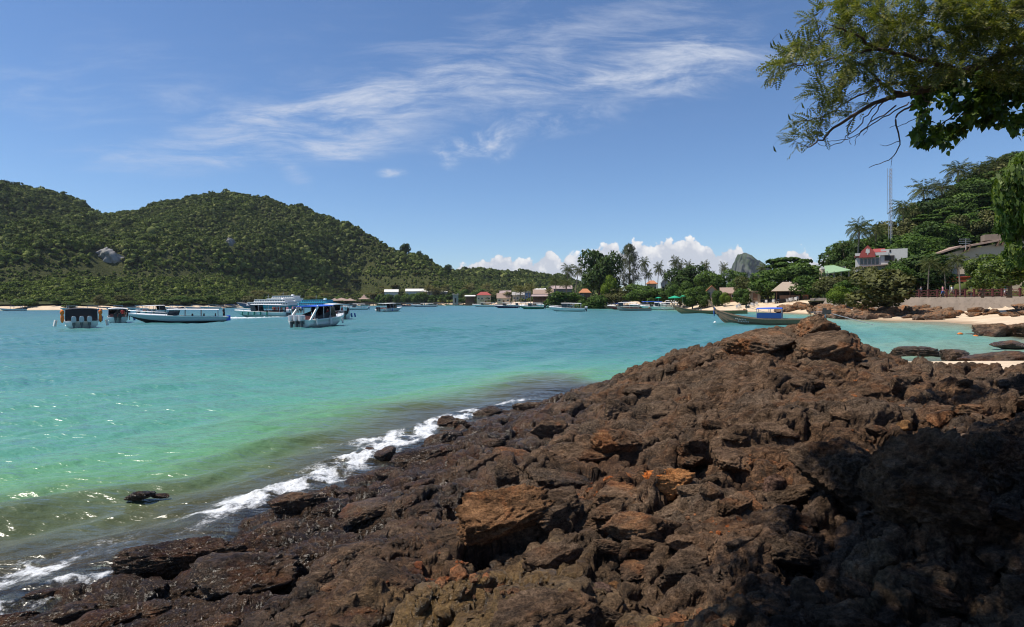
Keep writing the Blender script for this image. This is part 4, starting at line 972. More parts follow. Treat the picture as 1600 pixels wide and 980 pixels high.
# the tree leaning over the sea wall
PROTO['olivebush'] = []
for tm, cm in PROTO['bush'][:2]:
    cm = cm.copy(); cm.materials[0] = M_leaf_olive; PROTO['olivebush'].append((tm, cm))
NAME['olivebush'] = 'spreading_tree'
plant('olivebush', 1388, 412, 82, 118, 'wide olive green tree hanging over the sea wall and its rocks', base=1.3)
GP = 'coconut palms behind the beach'
for px, yt, Y, wd, lab in [(884, 409, 262, 24, 'leftmost tall coconut palm of the clump beside the dense dark tree'), (898, 411, 268, 24, 'coconut palm touching the dense dark tree'), (870, 430, 262, 26, 'short brown coconut palm over the grey beach roofs'), (885, 434, 258, 28, 'bushy short coconut palm below the palm clump by the dense dark tree'),
    (1009, 398, 236, 17, 'tall straight coconut palm just right of the casuarina'), (1016, 418, 240, 16, 'short coconut palm between the casuarina and the red roof'), (1027, 407, 236, 18, 'coconut palm over the far red roof'), (1039, 420, 244, 14, 'small coconut palm between the far red roof and the dark broad tree'),
    (1053, 396, 232, 19, 'tallest coconut palm above the dark broad tree'), (1061, 404, 238, 12, 'thin coconut palm leaning beside the tallest one'), (1078, 405, 232, 19, 'coconut palm rising from the dark broad tree'), (1103, 404, 226, 18, 'coconut palm midway between the dark broad tree and the limestone stack'),
    (1114, 421, 230, 14, 'small coconut palm left of the limestone stack'), (1133, 408, 224, 16, 'lone coconut palm nearest the limestone stack'), (1190, 410, 222, 20, 'coconut palm whose head crosses the limestone stack'),
    (1340, 337, 126, 44, 'big coconut palm beside the white house, standing against the sky'), (1369, 344, 130, 38, 'coconut palm behind the white house, next to the big one'), (1411, 306, 140, 44, 'coconut palm on the slope next to the antenna mast'), (1447, 280, 146, 46, 'coconut palm high on the slope, right of the antenna mast'),
    (1500, 248, 148, 46, 'topmost coconut palm on the ridge of the slope'), (1528, 252, 150, 42, 'second coconut palm on the ridge, beside the topmost one'), (1470, 280, 146, 42, 'coconut palm between the mast palms and the ridge palms'), (1556, 240, 148, 42, 'coconut palm on the ridge half hidden by the leafy almond tree')]:
    plant('palm', px, yt, Y, wd, lab, GP)
for px, yt, Y, wd, lab in [(1450, 398, 94, 34, 'short palm with a stout trunk nearest the wide olive green tree, before the beige building'), (1478, 408, 95, 28, 'small green palm between two stout palms before the red awning'), (1501, 391, 93, 36, 'stout palm in front of the red awning'), (1538, 398, 95, 38, 'greyish palm before the beige building, next to the almond tree')]:
    plant('palm', px, yt, Y, wd, lab, 'short palms in front of the beige building')
rg = random.Random(19)
for i in range(16):
    px = 588 + 118 * (i + rg.random()) / 16
    plant(rg.choice(['bush', 'broad', 'bush']), px, rg.uniform(456.5, 461), rg.uniform(512, 530), rg.uniform(15, 24), 'green bush in the row that hides the walls of the white roofed halls', 'bushes in front of the white roofed halls')
for i in range(22):
    px = 716 + 150 * (i + rg.random()) / 22; u = at(px, 470, 100)[0] / 100
    plant(rg.choice(['bush', 'broad', 'olive']), px, rg.uniform(448, 460), rg.uniform(440, 520) - max(0, px - 790) * 1.2, rg.uniform(16, 26), 'green tree standing behind the roofs of the far village', 'trees behind the village roofs')
rg = random.Random(9)
for i in range(74):                                   # the grove at the foot of the hills
    px = rg.uniform(395, 872); u = at(px, 470, 100)[0] / 100; Y = float(shore_Y(u)) + rg.uniform(14, 60); yt = hz(px) - (rg.uniform(16, 32) if px > 590 else rg.uniform(10, 22))
    plant('farpalm', px, yt, Y, rg.uniform(14, 20), 'small brown green coconut palm in the grove ' + ('behind the ferries' if px < 520 else 'behind the pier' if px < 700 else 'behind the village roofs'), 'coconut palms in the grove under the hill')
for i in range(40):
    px = rg.uniform(0, 760); u = at(px, 470, 100)[0] / 100; Y = float(shore_Y(u)) + rg.uniform(7, 24); yt = hz(px) - rg.uniform(6, 15)
    k = rg.choice(['bush', 'broad', 'olive', 'bush']); plant(k, px, yt, Y, rg.uniform(18, 34), {'bush': 'low green bush', 'broad': 'round green tree', 'olive': 'olive brown tree'}[k] + ' on the far shore ' + ('behind the three motor boat' if px < 170 else 'behind the grey speedboat' if px < 370 else 'behind the ferries' if px < 520 else 'behind the pier'), 'shore trees under the hill')
# trees of the right slope
for i in range(92):
    px = rg.uniform(1318, 1720); Y = rg.uniform(108, 152) if px < 1440 else rg.uniform(124, 154); u = at(px, 400, 100)[0] / 100; z0 = float(ground_z(u, Y)[0])
    if z0 < 2.5: continue
    hh = rg.uniform(5.5, 8.5); yt = hz(px) - (z0 + hh - H) * F / Y
    k = rg.choice(['broad', 'dark', 'dark', 'olive', 'broad', 'tier'])
    plant(k, px, yt, Y, rg.uniform(48, 76), {'broad': 'round green', 'dark': 'dark dense', 'olive': 'olive brown', 'tier': 'flat tiered'}[k] + ' tree in the woods on the slope ' + ('behind the white house' if px < 1440 else 'above the beige building'), 'trees of the wooded slope')
for px, wd, hh, lab in [(634, 15, 14, 'round tree that sticks up from the hill ridge line'), (700, 11, 11, 'small tree on the lower end of the hill ridge line'), (655, 10, 11, 'small round tree on the ridge just below the one that sticks up')]:
    ys_ = np.linspace(480, 760, 200); u = at(px, 400, 100)[0] / 100; zz = hill_main(np.full(200, u), ys_); k = int(np.argmax((zz - H) / ys_)); Y = float(ys_[k]); plant('dark', px, hz(px) - (zz[k] + hh - H) * F / Y, Y, wd, lab, 'single trees on the hill ridge line')
# the forest itself: far too many crowns to count, set on the hills by geometry nodes
M_scrub = leafmat('scrub_leaf', (.046, .070, .016), (.108, .150, .034), (.22, .23, .07), trans=.22, nscale=.25, rnd=.8, spec=.04, rough=.8)
fcol = bpy.data.collections.new('forest_crowns'); scol = bpy.data.collections.new('scrub_crowns')
for s in range(7):
    rgn = np.random.default_rng(2000 + s); lob = crown_lobes(rgn, 1.0, .8, .35, 6 + s % 3, (.36, .58)); V, Fq = lobes_leaves(lob, 340, .15, rgn, aspect=.7, up=.3)
    vi, fi = ico(2); core = vi * np.array([.72, .72, .55]) * (1 + .25 * fbm3(vi[:, 0] * 1.5 + s, vi[:, 1] * 1.5, vi[:, 2] * 1.5, 2, s))[:, None] + np.array([0, 0, .3]); fq = np.concatenate([fi, fi[:, 2:3]], 1)
    me = bpy.data.meshes.new('forest_crown'); me.from_pydata(np.concatenate([V, core]).tolist(), [], Fq.tolist() + (fi + len(V)).tolist()); me.materials.append(M_far)
    me.polygons.foreach_set('use_smooth', [True] * len(me.polygons)); cn = core - np.array([0, 0, .1]); cn /= np.linalg.norm(cn, axis=1, keepdims=True)
    me.normals_split_custom_set_from_vertices(np.concatenate([LN, cn]).astype(np.float32))
    fcol.objects.link(bpy.data.objects.new('forest_crown', me)); m2 = me.copy(); m2.materials[0] = M_scrub; scol.objects.link(bpy.data.objects.new('scrub_crown', m2))
def forest(name, pts, scl, seed, crowns=None):
    rgn = np.random.default_rng(seed); n = len(pts)
    me = bpy.data.meshes.new(name); me.vertices.add(n); me.vertices.foreach_set('co', np.ascontiguousarray(pts, dtype=np.float32).ravel())
    for nm, a in (('scl', scl), ('yaw', rgn.uniform(0, 6.28, n)), ('sq', rgn.uniform(.7, 1.25, n))):
        q = me.attributes.new(nm, 'FLOAT', 'POINT'); q.data.foreach_set('value', np.ascontiguousarray(a, dtype=np.float32))
    q = me.attributes.new('pick', 'INT', 'POINT'); q.data.foreach_set('value', rgn.integers(0, 7, n).astype(np.int32))
    o = link(name, me); ng = bpy.data.node_groups.new(name, 'GeometryNodeTree'); T = NT(ng)
    ng.interface.new_socket('Geometry', in_out='INPUT', socket_type='NodeSocketGeometry'); ng.interface.new_socket('Geometry', in_out='OUTPUT', socket_type='NodeSocketGeometry')
    gi = T.n('NodeGroupInput'); go = T.n('NodeGroupOutput'); ci = T.n('GeometryNodeCollectionInfo'); ci.inputs[0].default_value = crowns or fcol; ci.inputs[1].default_value = True; ci.inputs[2].default_value = True
    def na(nm, ty='FLOAT'):
        a = T.n('GeometryNodeInputNamedAttribute', data_type=ty); a.inputs[0].default_value = nm; return a.outputs[0]
    ip = T.n('GeometryNodeInstanceOnPoints'); T.l(gi.outputs[0], ip.inputs['Points']); T.l(ci.outputs[0], ip.inputs['Instance']); ip.inputs['Pick Instance'].default_value = True
    T.l(na('pick', 'INT'), ip.inputs['Instance Index'])
    rot = T.n('ShaderNodeCombineXYZ'); T.l(na('yaw'), rot.inputs[2]); e2r = T.n('FunctionNodeEulerToRotation'); T.l(rot.outputs[0], e2r.inputs[0]); T.l(e2r.outputs[0], ip.inputs['Rotation'])
    sv = T.n('ShaderNodeCombineXYZ'); s_ = na('scl'); T.l(s_, sv.inputs[0]); T.l(s_, sv.inputs[1]); T.l(T.m('MULTIPLY', s_, na('sq')), sv.inputs[2]); T.l(sv.outputs[0], ip.inputs['Scale'])
    T.l(ip.outputs[0], go.inputs[0]); md = o.modifiers.new('scatter', 'NODES'); md.node_group = ng
    return tag(o, kind='stuff')
def scatter(fn, u0, u1, Y0, Y1, n, seed, rmin, rmax, zmin=2.2):
    rgn = np.random.default_rng(seed); Yc = np.sqrt(rgn.uniform(Y0 ** 2, Y1 ** 2, n)); uc = rgn.uniform(u0, u1, n); zc = fn(uc, Yc); ok = zc > zmin; pxx = np.array([800 + F * q for q in uc]); pyy = 472 - F * (zc - H) / Yc - (pxx - 800) * .0056
    for cx0, cx1, cy0, cy1, cY in CLIFFS: ok &= ~((pxx > cx0) & (pxx < cx1) & (pyy > cy0 - 10) & (pyy < cy1 + 9) & (Yc < cY + 14) & (Yc > cY - 60))
    uc, Yc, zc = uc[ok], Yc[ok], zc[ok]
    big = sm(fbm(uc * Yc / 60, Yc / 60, 3, 71), -.3, .5); r = rgn.uniform(rmin, rmax, len(uc)) * (.55 + .75 * big) * (1 - .35 * (zc < 30)) * np.where(rgn.random(len(uc)) < .05, 1.35, 1)
    return np.stack([uc * Yc, Yc, zc + r * .35], 1), r
p1, r1 = scatter(hill_main, -1.6, .03, 300, 760, 64000, 31, 1.9, 4.3); p2, r2 = scatter(hill_low, -.28, .32, 560, 900, 9000, 32, 2.6, 5)
lowz = sm(fbm(p1[:, 0] / 90, p1[:, 1] / 90, 3, 88) * 22 + 44 - p1[:, 2], -8, 8); isl = np.random.default_rng(3).random(len(p1)) < lowz * .85
forest('hill_forest', np.concatenate([p1[~isl], p2]), np.concatenate([r1[~isl], r2]), 33)
forest('hill_scrub', p1[isl], r1[isl] * .85, 34, scol)
p3, r3 = scatter(hill_right, .48, 1.6, 104, 190, 1500, 35, 1.4, 2.8, 2.6); p4, r4 = scatter(land_z, -.1, .75, 150, 420, 3000, 36, 1.2, 2.4, 2.75)
forest('undergrowth', np.concatenate([p3, p4]), np.concatenate([r3, r4]), 37)
# ================================================================== buildings, pier, sea wall
M_white = pbr('white_paint', (.50, .48, .45), .6, var=.10, dirt=.25); M_cream = pbr('beige_render', (.52, .42, .30), .8, var=.12, dirt=.3); M_redroof = pbr('red_roof', (.30, .055, .045), .7, var=.2, dirt=.2)
M_greyroof = pbr('grey_tin_roof', (.33, .31, .29), .6, var=.2, dirt=.4); M_brownroof = pbr('brown_tile_roof', (.30, .21, .165), .85, var=.25, dirt=.3); M_thatch = pbr('thatch', (.34, .275, .21), .95, var=.3, scale=8, bump=.8, bscale=30)
M_orangeroof = pbr('orange_roof', (.42, .17, .075), .8, var=.2); M_greenroof = pbr('green_sheet_roof', (.24, .36, .20), .6, var=.15, dirt=.25); M_mintroof = pbr('mint_roof', (.22, .42, .32), .6, var=.15)
M_dark = pbr('dark_opening', (.020, .018, .016), .7, var=.1); M_glass = pbr('window_glass', (.03, .04, .05), .12, var=.05, spec=.6); M_wood = pbr('brown_wood', (.16, .09, .055), .75, var=.3, scale=7)
M_greywood = pbr('weathered_wood', (.25, .22, .19), .85, var=.3, scale=6); M_redpost = pbr('red_post', (.10, .030, .026), .65, var=.2); M_conc = pbr('sea_wall_concrete', (.21, .168, .132), .9, var=.35, scale=1.0, bump=.5, dirt=.85)
M_bluewall = pbr('blue_paint', (.11, .17, .32), .7, var=.15); M_stone = pbr('tower_stone', (.38, .31, .25), .9, var=.25, bump=.6); M_awning = pbr('red_awning', (.50, .085, .04), .7, var=.12); M_steel = pbr('galvanised_steel', (.38, .38, .40), .45, metal=.6, var=.1)
M_whiteroof = pbr('white_roof', (.66, .63, .58), .6, var=.1, dirt=.2); M_pinkroof = pbr('pink_grey_roof', (.36, .27, .25), .7, var=.2, dirt=.3); M_orangewall = pbr('orange_wall', (.46, .17, .07), .8, var=.15); M_bamboo = pbr('bamboo_panel', (.30, .25, .19), .9, var=.25, scale=9)
def house(name, label, cat, x0, x1, ytop, yeave, ybase, Y, dep, wall, roof, kind='side', nwin=3, over=.5, door=True, open_front=False, rz=0.0, group=None, win_h=1.0):
    """walls, roof, framed windows with panes and a door; kind of roof: side (ridge across the view), front (gable to the view), hip, shed, flat"""
    pl, pr_ = at(x0, ybase, Y), at(x1, ybase, Y); cx = (pl[0] + pr_[0]) / 2; zb = pl[2]; th_ = math.atan(cx / Y) * .85; w_ = (pr_[0] - pl[0]) * math.cos(th_); rz = rz - th_
    ze = at((x0 + x1) / 2, yeave, Y)[2] - zb; zt = at((x0 + x1) / 2, ytop, Y)[2] - zb
    zg = float(ground_z(cx / Y, Y)[0]) - zb
    o = thing(name, label, cat, (cx, Y, zb), rz, group); hw = w_ / 2; D_ = dep
    foot = min(zg, 0) - .5
    mb = MB(); t = .14
    if open_front:
        mb.box((0, D_ - t / 2, (ze + foot) / 2), (w_ - .3, t, ze - foot)); mb.box((0, D_ / 2, foot / 2 - .02), (w_ - .1, D_, -foot))
        mb.build('wall', wall, o)
        n = max(3, int(w_ / 2.2) + 1)
        for i in range(n):
            pm = MB(); xx = -hw + .2 + (w_ - .4) * i / (n - 1); pm.tube([(xx, .1, foot), (xx + .06, .12, ze * .5), (xx, .1, ze)], .09, 6); pm.build('post', M_wood, o, True)
        cm = MB(); cm.box((0, .5, .5), (w_ * .7, .5, 1.0)); cm.build('counter', M_wood, o)
    else:
        mb.box((-hw + t / 2, D_ / 2, (ze + foot) / 2), (t, D_, ze - foot)); mb.box((hw - t / 2, D_ / 2, (ze + foot) / 2), (t, D_, ze - foot)); mb.box((0, t / 2, (ze + foot) / 2), (w_ - 2 * t, t, ze - foot)); mb.box((0, D_ - t / 2, (ze + foot) / 2), (w_ - 2 * t, t, ze - foot))
        if kind == 'front': mb.add([(-hw, 0, ze), (hw, 0, ze), (0, 0, zt - .06), (-hw, t, ze), (hw, t, ze), (0, t, zt - .06)], [(0, 1, 2), (5, 4, 3), (1, 4, 5, 2), (0, 2, 5, 3)])
        mb.build('wall', wall, o)
        slots = nwin + (1 if door else 0)
        for i in range(slots):
            xx = -hw + w_ * (i + .5) / slots; ww = min(w_ / slots * .55, 1.6)
            if door and i == slots // 2:
                dm = MB(); dm.box((xx, -.03, min(2.0, ze * .8) / 2), (min(ww, 1.1), .08, min(2.0, ze * .8))); dm.build('door', M_wood, o); continue
            h_ = min(win_h, ze * .5); zc = ze * .58; fm = MB()
            for a, b, sx, sz in ((0, h_ / 2, ww, .09), (0, -h_ / 2, ww, .09), (-ww / 2, 0, .09, h_ + .09), (ww / 2, 0, .09, h_ + .09)): fm.box((xx + a, -.03 - (.004 if sx == .09 else 0), zc + b), (sx, .07, sz))
            f_ = fm.build('window', M_white if wall is not M_white else M_greywood, o); pm = MB(); pm.box((xx, -.012, zc), (ww - .08, .03, h_ - .08)); pm.build('pane', M_glass, f_)
    r = MB(); e = over; th = .12
    def sheet(q):
        q = [Vector(p) for p in q]; n = (q[1] - q[0]).cross(q[-1] - q[0]).normalized() * th; k = len(q)
        r.add([p for p in q] + [p - n for p in q], [tuple(range(k)), tuple(range(2 * k - 1, k - 1, -1))] + [(i, i + k, (i + 1) % k + k, (i + 1) % k) for i in range(k)])
    if kind == 'side':
        sheet([(-hw - e, -e, ze - .1), (hw + e, -e, ze - .1), (hw + e, D_ / 2, zt), (-hw - e, D_ / 2, zt)]); sheet([(hw + e, D_ + e, ze - .1), (-hw - e, D_ + e, ze - .1), (-hw - e, D_ / 2, zt + .004), (hw + e, D_ / 2, zt + .004)])
        if not open_front:
            for s in (-1, 1): r.add([(s * (hw - .02), 0, ze - .05), (s * (hw - .02), D_, ze - .05), (s * (hw - .02), D_ / 2, zt - .1)], [(0, 1, 2)])
    elif kind == 'front':
        sheet([(-hw - e, D_ + e, ze - .1), (-hw - e, -e, ze - .1), (0, -e, zt), (0, D_ + e, zt)]); sheet([(hw + e, -e, ze - .1), (hw + e, D_ + e, ze - .1), (0, D_ + e, zt + .004), (0, -e, zt + .004)])
    elif kind == 'hip':
        a, b = (-hw * .45, D_ / 2, zt), (hw * .45, D_ / 2, zt); c = [(-hw - e, -e, ze - .1), (hw + e, -e, ze - .1), (hw + e, D_ + e, ze - .1), (-hw - e, D_ + e, ze - .1)]
        sheet([c[0], c[1], b, a]); sheet([c[1], c[2], b]); sheet([c[2], c[3], a, b]); sheet([c[3], c[0], a])
    elif kind == 'shed': sheet([(-hw - e, -e, ze), (hw + e, -e, ze), (hw + e, D_ + e, zt), (-hw - e, D_ + e, zt)])
    else: r.box((0, D_ / 2, ze + (zt - ze) / 2), (w_ + .1, D_ + .1, max(zt - ze, .15)))
    ro = r.build('roof', roof, o)
    return o
# --- around the beach, nearest first
bar = house('beach_bar', 'open beach bar with a big grey thatched roof above stacked white chairs', 'bar', 1212, 1256, 440, 454, 468, 140, 6, M_dark, M_thatch, 'hip', open_front=True, over=.9)  # shade inside the bar is put into the back wall's near-black colour
house('beach_hut', 'orange gabled little hut with a pale wall among green bushes', 'hut', 1105, 1119, 446, 455, 464, 160, 4, M_cream, M_orangeroof, 'front', nwin=1)
house('beach_hut', 'low beach hut with a brown tiled roof', 'hut', 1128, 1148, 449, 458, 468, 162, 5, M_wood, M_brownroof, 'side', nwin=2)
house('beach_hut', 'bamboo fronted hut in the shade left of the thatched bar', 'hut', 1172, 1188, 450, 455, 469, 150, 4, M_bamboo, M_thatch, 'shed', nwin=0)
house('house', 'pale green roofed house peeping between the trees above the tiled hut', 'house', 1120, 1133, 436, 443, 462, 188, 5, M_white, M_mintroof, 'hip', nwin=1)
house('kiosk', 'small orange walled kiosk at the edge of the thatched bar', 'kiosk', 1255, 1263, 459, 461, 470, 139, 2, M_orangewall, M_wood, 'flat', nwin=0, over=.1)
house('house', 'far house with a low red roof behind the palm trunks', 'house', 1011, 1026, 438, 443, 460, 252, 6, M_cream, M_orangeroof, 'hip', nwin=2)
house('house', 'far grey gabled house between two coconut palms', 'house', 1033, 1046, 434, 442, 460, 256, 6, M_white, M_greyroof, 'front', nwin=1)
house('beach_hut', 'small hut with an orange straw roof behind the bright bushes', 'hut', 906, 922, 451, 457, 468, 220, 4, M_wood, M_orangeroof, 'hip', nwin=1)
house('restaurant', 'long beach restaurant under a brown rusty roof', 'restaurant', 834, 864, 452, 459, 472, 290, 9, M_dark, M_brownroof, 'side', open_front=True)
house('restaurant', 'low brown roofed shop in front of the rusty roofed restaurant', 'restaurant', 832, 862, 460, 463, 473, 268, 6, M_wood, M_pinkroof, 'shed', open_front=True)
house('house', 'long grey roofed house beside the palm clump', 'house', 862, 893, 446, 451, 466, 310, 8, M_greywood, M_pinkroof, 'side', nwin=4)
house('house', 'grey gabled house at the end of the long grey roof', 'house', 855, 864, 447, 453, 466, 300, 8, M_greywood, M_greyroof, 'front', nwin=1)
house('house', 'house with a pale tin roof above the brown restaurants', 'house', 836, 852, 450, 453, 466, 330, 8, M_white, M_whiteroof, 'shed', nwin=2)
house('house', 'narrow blue house squeezed among the grey roofs', 'house', 820, 829, 455, 458, 471, 375, 6, M_bluewall, M_greyroof, 'flat', nwin=1)
house('house', 'white walled house with a long grey roof, left of the blue house', 'house', 801, 821, 456, 461, 473, 390, 8, M_cream, M_greyroof, 'side', nwin=3)
house('house', 'house with a steep brown grey roof facing the bay', 'house', 777, 797, 458, 466, 474, 395, 8, M_cream, M_brownroof, 'side', nwin=2)
house('house', 'house with a faded pink roof behind the steep brown grey roof', 'house', 781, 798, 454, 460, 472, 415, 8, M_white, M_pinkroof, 'side', nwin=2)
house('house', 'cream house with a bright red hipped roof', 'house', 745, 767, 456, 461, 474, 430, 9, M_cream, M_redroof, 'hip', nwin=3)
house('shed', 'small shed with a flat white roof beside the red roofed house', 'shed', 727, 742, 461, 463, 474, 440, 6, M_wood, M_whiteroof, 'shed', open_front=True)
for x0, x1, yt, ye, lab in ((601, 622, 452, 456, 'long white roof of a hall among the palms, the one closest to the pier pavilions'), (634, 662, 451, 455, 'longest white hall roof among the palms under the hill'), (664, 682, 453, 456, 'white hall roof just left of the stone tower'), (684, 699, 451, 456, 'short white hall roof nearest the stone tower')):
    house('hall', lab, 'hall', x0, x1, yt, ye, 470, 545, 14, M_white, M_whiteroof, 'side', nwin=4, door=False, group='white roofed halls among the palms')
# stone tower
o = thing('stone_tower', 'square stone tower with a stepped top on the far shore', 'tower', at(712, 475.5, 452)); s = 452 / F
m = MB(); m.box((0, 0, 7 * s), (8 * s, 8 * s, 14 * s + .6)); m.build('shaft', M_stone, o); m = MB(); m.box((0, 0, 14.8 * s), (10 * s, 10 * s, 1.2 * s)); m.box((-3.4 * s, 0, 16 * s), (2.2 * s, 9 * s, 1.6 * s)); m.box((3.4 * s, 0, 16 * s), (2.2 * s, 9 * s, 1.6 * s)); m.build('parapet', M_stone, o); m = MB(); m.box((0, -4.05 * s, 6 * s), (2.4 * s, .1, 7 * s)); m.build('niche', M_dark, o)
# pier with its pavilions
pa, pb = at(566, 474.6, 505), at(694, 475.0, 500); Lp = (pb - pa).length
o = thing('pier', 'long dark pier on piles in front of the palm grove', 'pier', pa, math.atan2(pb[1] - pa[1], pb[0] - pa[0])); m = MB(); m.box((Lp / 2, 0, 0), (Lp, 4.5, .5)); m.build('deck', M_wood, o)
for i in range(24): m = MB(); m.tube([(Lp * (i + .5) / 24, -1.9, -4.5), (Lp * (i + .5) / 24, -1.9, -.26)], .2, 6); m.build('pile', M_greywood, o)
m = MB(); m.box((Lp / 2, -2.2, 1.0), (Lp, .08, .1)); m.box((Lp / 2, -2.2, .6), (Lp, .06, .08)); m.build('railing', M_greywood, o)
def pavilion(px, wpx, ytop, yeave, ybase, Y, label):
    p = at(px, ybase, Y); w_ = wpx * Y / F; ze = at(px, yeave, Y)[2] - p[2]; zt = at(px, ytop, Y)[2] - p[2]
    o = thing('pavilion', label, 'pavilion', p, 0, 'brown roofed pier pavilions'); h = w_ / 2; m = MB()
    m.add([(-h, -h, ze), (h, -h, ze), (h, h, ze), (-h, h, ze), (0, 0, zt)], [(0, 1, 4), (1, 2, 4), (2, 3, 4), (3, 0, 4), (3, 2, 1, 0)]); m.build('roof', M_brownroof, o)
    for sx in (-1, 1):
        for sy in (-1, 1): q = MB(); q.tube([(sx * h * .8, sy * h * .8, -3.5), (sx * h * .8, sy * h * .8, ze)], .16, 5); q.build('post', M_wood, o)
    m = MB(); m.box((0, 0, -.2), (w_ * .95, w_ * .95, .4)); m.build('floor', M_wood, o); return o
pavilion(523, 15, 466, 470, 475.5, 455, 'pier pavilion closest to the blue ferry'); pavilion(534, 24, 465.2, 469.6, 475.5, 470, 'widest brown pavilion of the pier'); pavilion(547, 17, 466, 470, 475.5, 462, 'third pavilion, between the widest one and the two tiered one')
o = pavilion(569, 16, 463.5, 467.5, 475.5, 490, 'two tiered pavilion, the tallest on the pier'); m = MB(); s = 490 / F; m.add([(-4.5 * s, -4.5 * s, 9.5 * s), (4.5 * s, -4.5 * s, 9.5 * s), (4.5 * s, 4.5 * s, 9.5 * s), (-4.5 * s, 4.5 * s, 9.5 * s), (0, 0, 15.5 * s)], [(0, 1, 4), (1, 2, 4), (2, 3, 4), (3, 0, 4), (3, 2, 1, 0)]); m.build('upper_roof', M_brownroof, o)
# shore huts on the far beach
for x, yb, Y, lab, mt in ((107, 480.5, 305, 'little white and blue roofed hut on the far beach behind the boat with three outboards', M_whiteroof), (207, 478.5, 335, 'small pale roofed hut on the far beach above the white tour boat', M_greyroof), (277, 477.5, 360, 'pointed roof hut on the far beach behind the long grey speedboat', M_whiteroof)):
    house('beach_hut', lab, 'hut', x - 8, x + 8, yb - 6.5, yb - 3, yb, Y, 4, M_greywood, mt, 'hip', open_front=True)

# --- the slope: white house with the red gable
Yh = 106.0; s = Yh / F
o = thing('white_house', 'white house with a red gable wall and emblem, on the slope by the palms', 'house', at(1378, 418, Yh), -.52); X = lambda x: (x - 1378) * s * .87; Zz = lambda y: (418 - y) * s
m = MB(); m.box((X(1358), 3, Zz(412)), (34 * s, 6, 20 * s)); m.box((X(1396), 2.6, Zz(407)), (34 * s, 5.6, 34 * s)); m.box((X(1376), 3, -1.0), (70 * s, 5, 2.4)); m.build('wall', M_white, o)
m = MB(); m.slab([(X(1342), Zz(402)), (X(1368), Zz(402)), (X(1366), Zz(393)), (X(1356), Zz(383)), (X(1346), Zz(392))], -.12, .12)
g = m.build('red_gable', M_redroof, o); g.rotation_euler = (R(90), 0, 0); g.location = (0, -.78, 0)
m = MB(); m.slab([(X(1352.5), Zz(394.5)), (X(1353.5), Zz(388)), (X(1355), Zz(390)), (X(1356), Zz(387)), (X(1357), Zz(390)), (X(1358.5), Zz(388)), (X(1359), Zz(394.5)), (X(1357), Zz(395.5)), (X(1356), Zz(399)), (X(1355), Zz(395.5))], 0, .04); e_ = m.build('emblem', M_white, g); e_.location = (0, 0, .125)
m = MB(); m.add([(X(1362), -.4, Zz(395)), (X(1384), -.4, Zz(395)), (X(1384), 3, Zz(388)), (X(1366), 3, Zz(388)), (X(1362), -.4, Zz(393.6)), (X(1384), -.4, Zz(393.6)), (X(1384), 3, Zz(386.6)), (X(1366), 3, Zz(386.6))], [(3, 2, 1, 0), (4, 5, 6, 7), (0, 1, 5, 4), (1, 2, 6, 5), (2, 3, 7, 6), (3, 0, 4, 7)]); m.box((X(1341), 1, Zz(399)), (8 * s, 3, .3)); m.build('roof', M_redroof, o)
m = MB(); m.box((X(1362), -.35, Zz(397)), (44 * s, .6, 4.5 * s)); m.build('parapet', M_white, o)
for i, x in enumerate((1347, 1353, 1359, 1365, 1371)):
    m = MB(); m.box((X(x), -.04, Zz(408)), (4.2 * s, .1, 10 * s)); f_ = m.build('window', M_greywood, o); m = MB(); m.box((X(x), -.08, Zz(408)), (3.0 * s, .06, 8.6 * s)); m.build('pane', M_glass, f_)
m = MB(); m.box((X(1389), -.26, Zz(404)), (13 * s, .1, 9 * s)); f_ = m.build('window', M_greywood, o); m = MB(); m.box((X(1389), -.30, Zz(404)), (11.6 * s, .06, 7.6 * s)); m.build('pane', M_dark, f_)
m = MB(); m.box((X(1376), -.9, Zz(415)), (60 * s, 1.6, .18), ry=R(-3)); m.build('porch_roof', M_brownroof, o); m = MB(); m.box((X(1390), -.24, Zz(393)), (2.0 * s, .05, 4.0 * s)); m.build('plaque', M_dark, o)
# green sheet roof and its neighbour
o = thing('open_hall', 'open hall with a pale green sheet roof above the shore trees', 'hall', at(1312, 440, 112)); s = 112 / F; X = lambda x: (x - 1312) * s; Zz = lambda y: (440 - y) * s
m = MB(); m.add([(X(1290), 0, Zz(428)), (X(1330), 0, Zz(423)), (X(1334), 7, Zz(412)), (X(1318), 7, Zz(413)), (X(1290), 0, Zz(427)), (X(1330), 0, Zz(422)), (X(1334), 7, Zz(411)), (X(1318), 7, Zz(412))], [(3, 2, 1, 0), (4, 5, 6, 7), (0, 1, 5, 4), (1, 2, 6, 5), (2, 3, 7, 6), (3, 0, 4, 7)]); m.build('roof', M_greenroof, o)
for x in (1294, 1305, 1316, 1328): m = MB(); m.tube([(X(x), .4, -3), (X(x), .4, Zz(424))], .12, 6); m.build('post', M_greywood, o)
house('house', 'low house with a white flat roof behind the green sheet roof', 'house', 1284, 1320, 417, 420, 440, 122, 6, M_cream, M_whiteroof, 'flat', nwin=3)
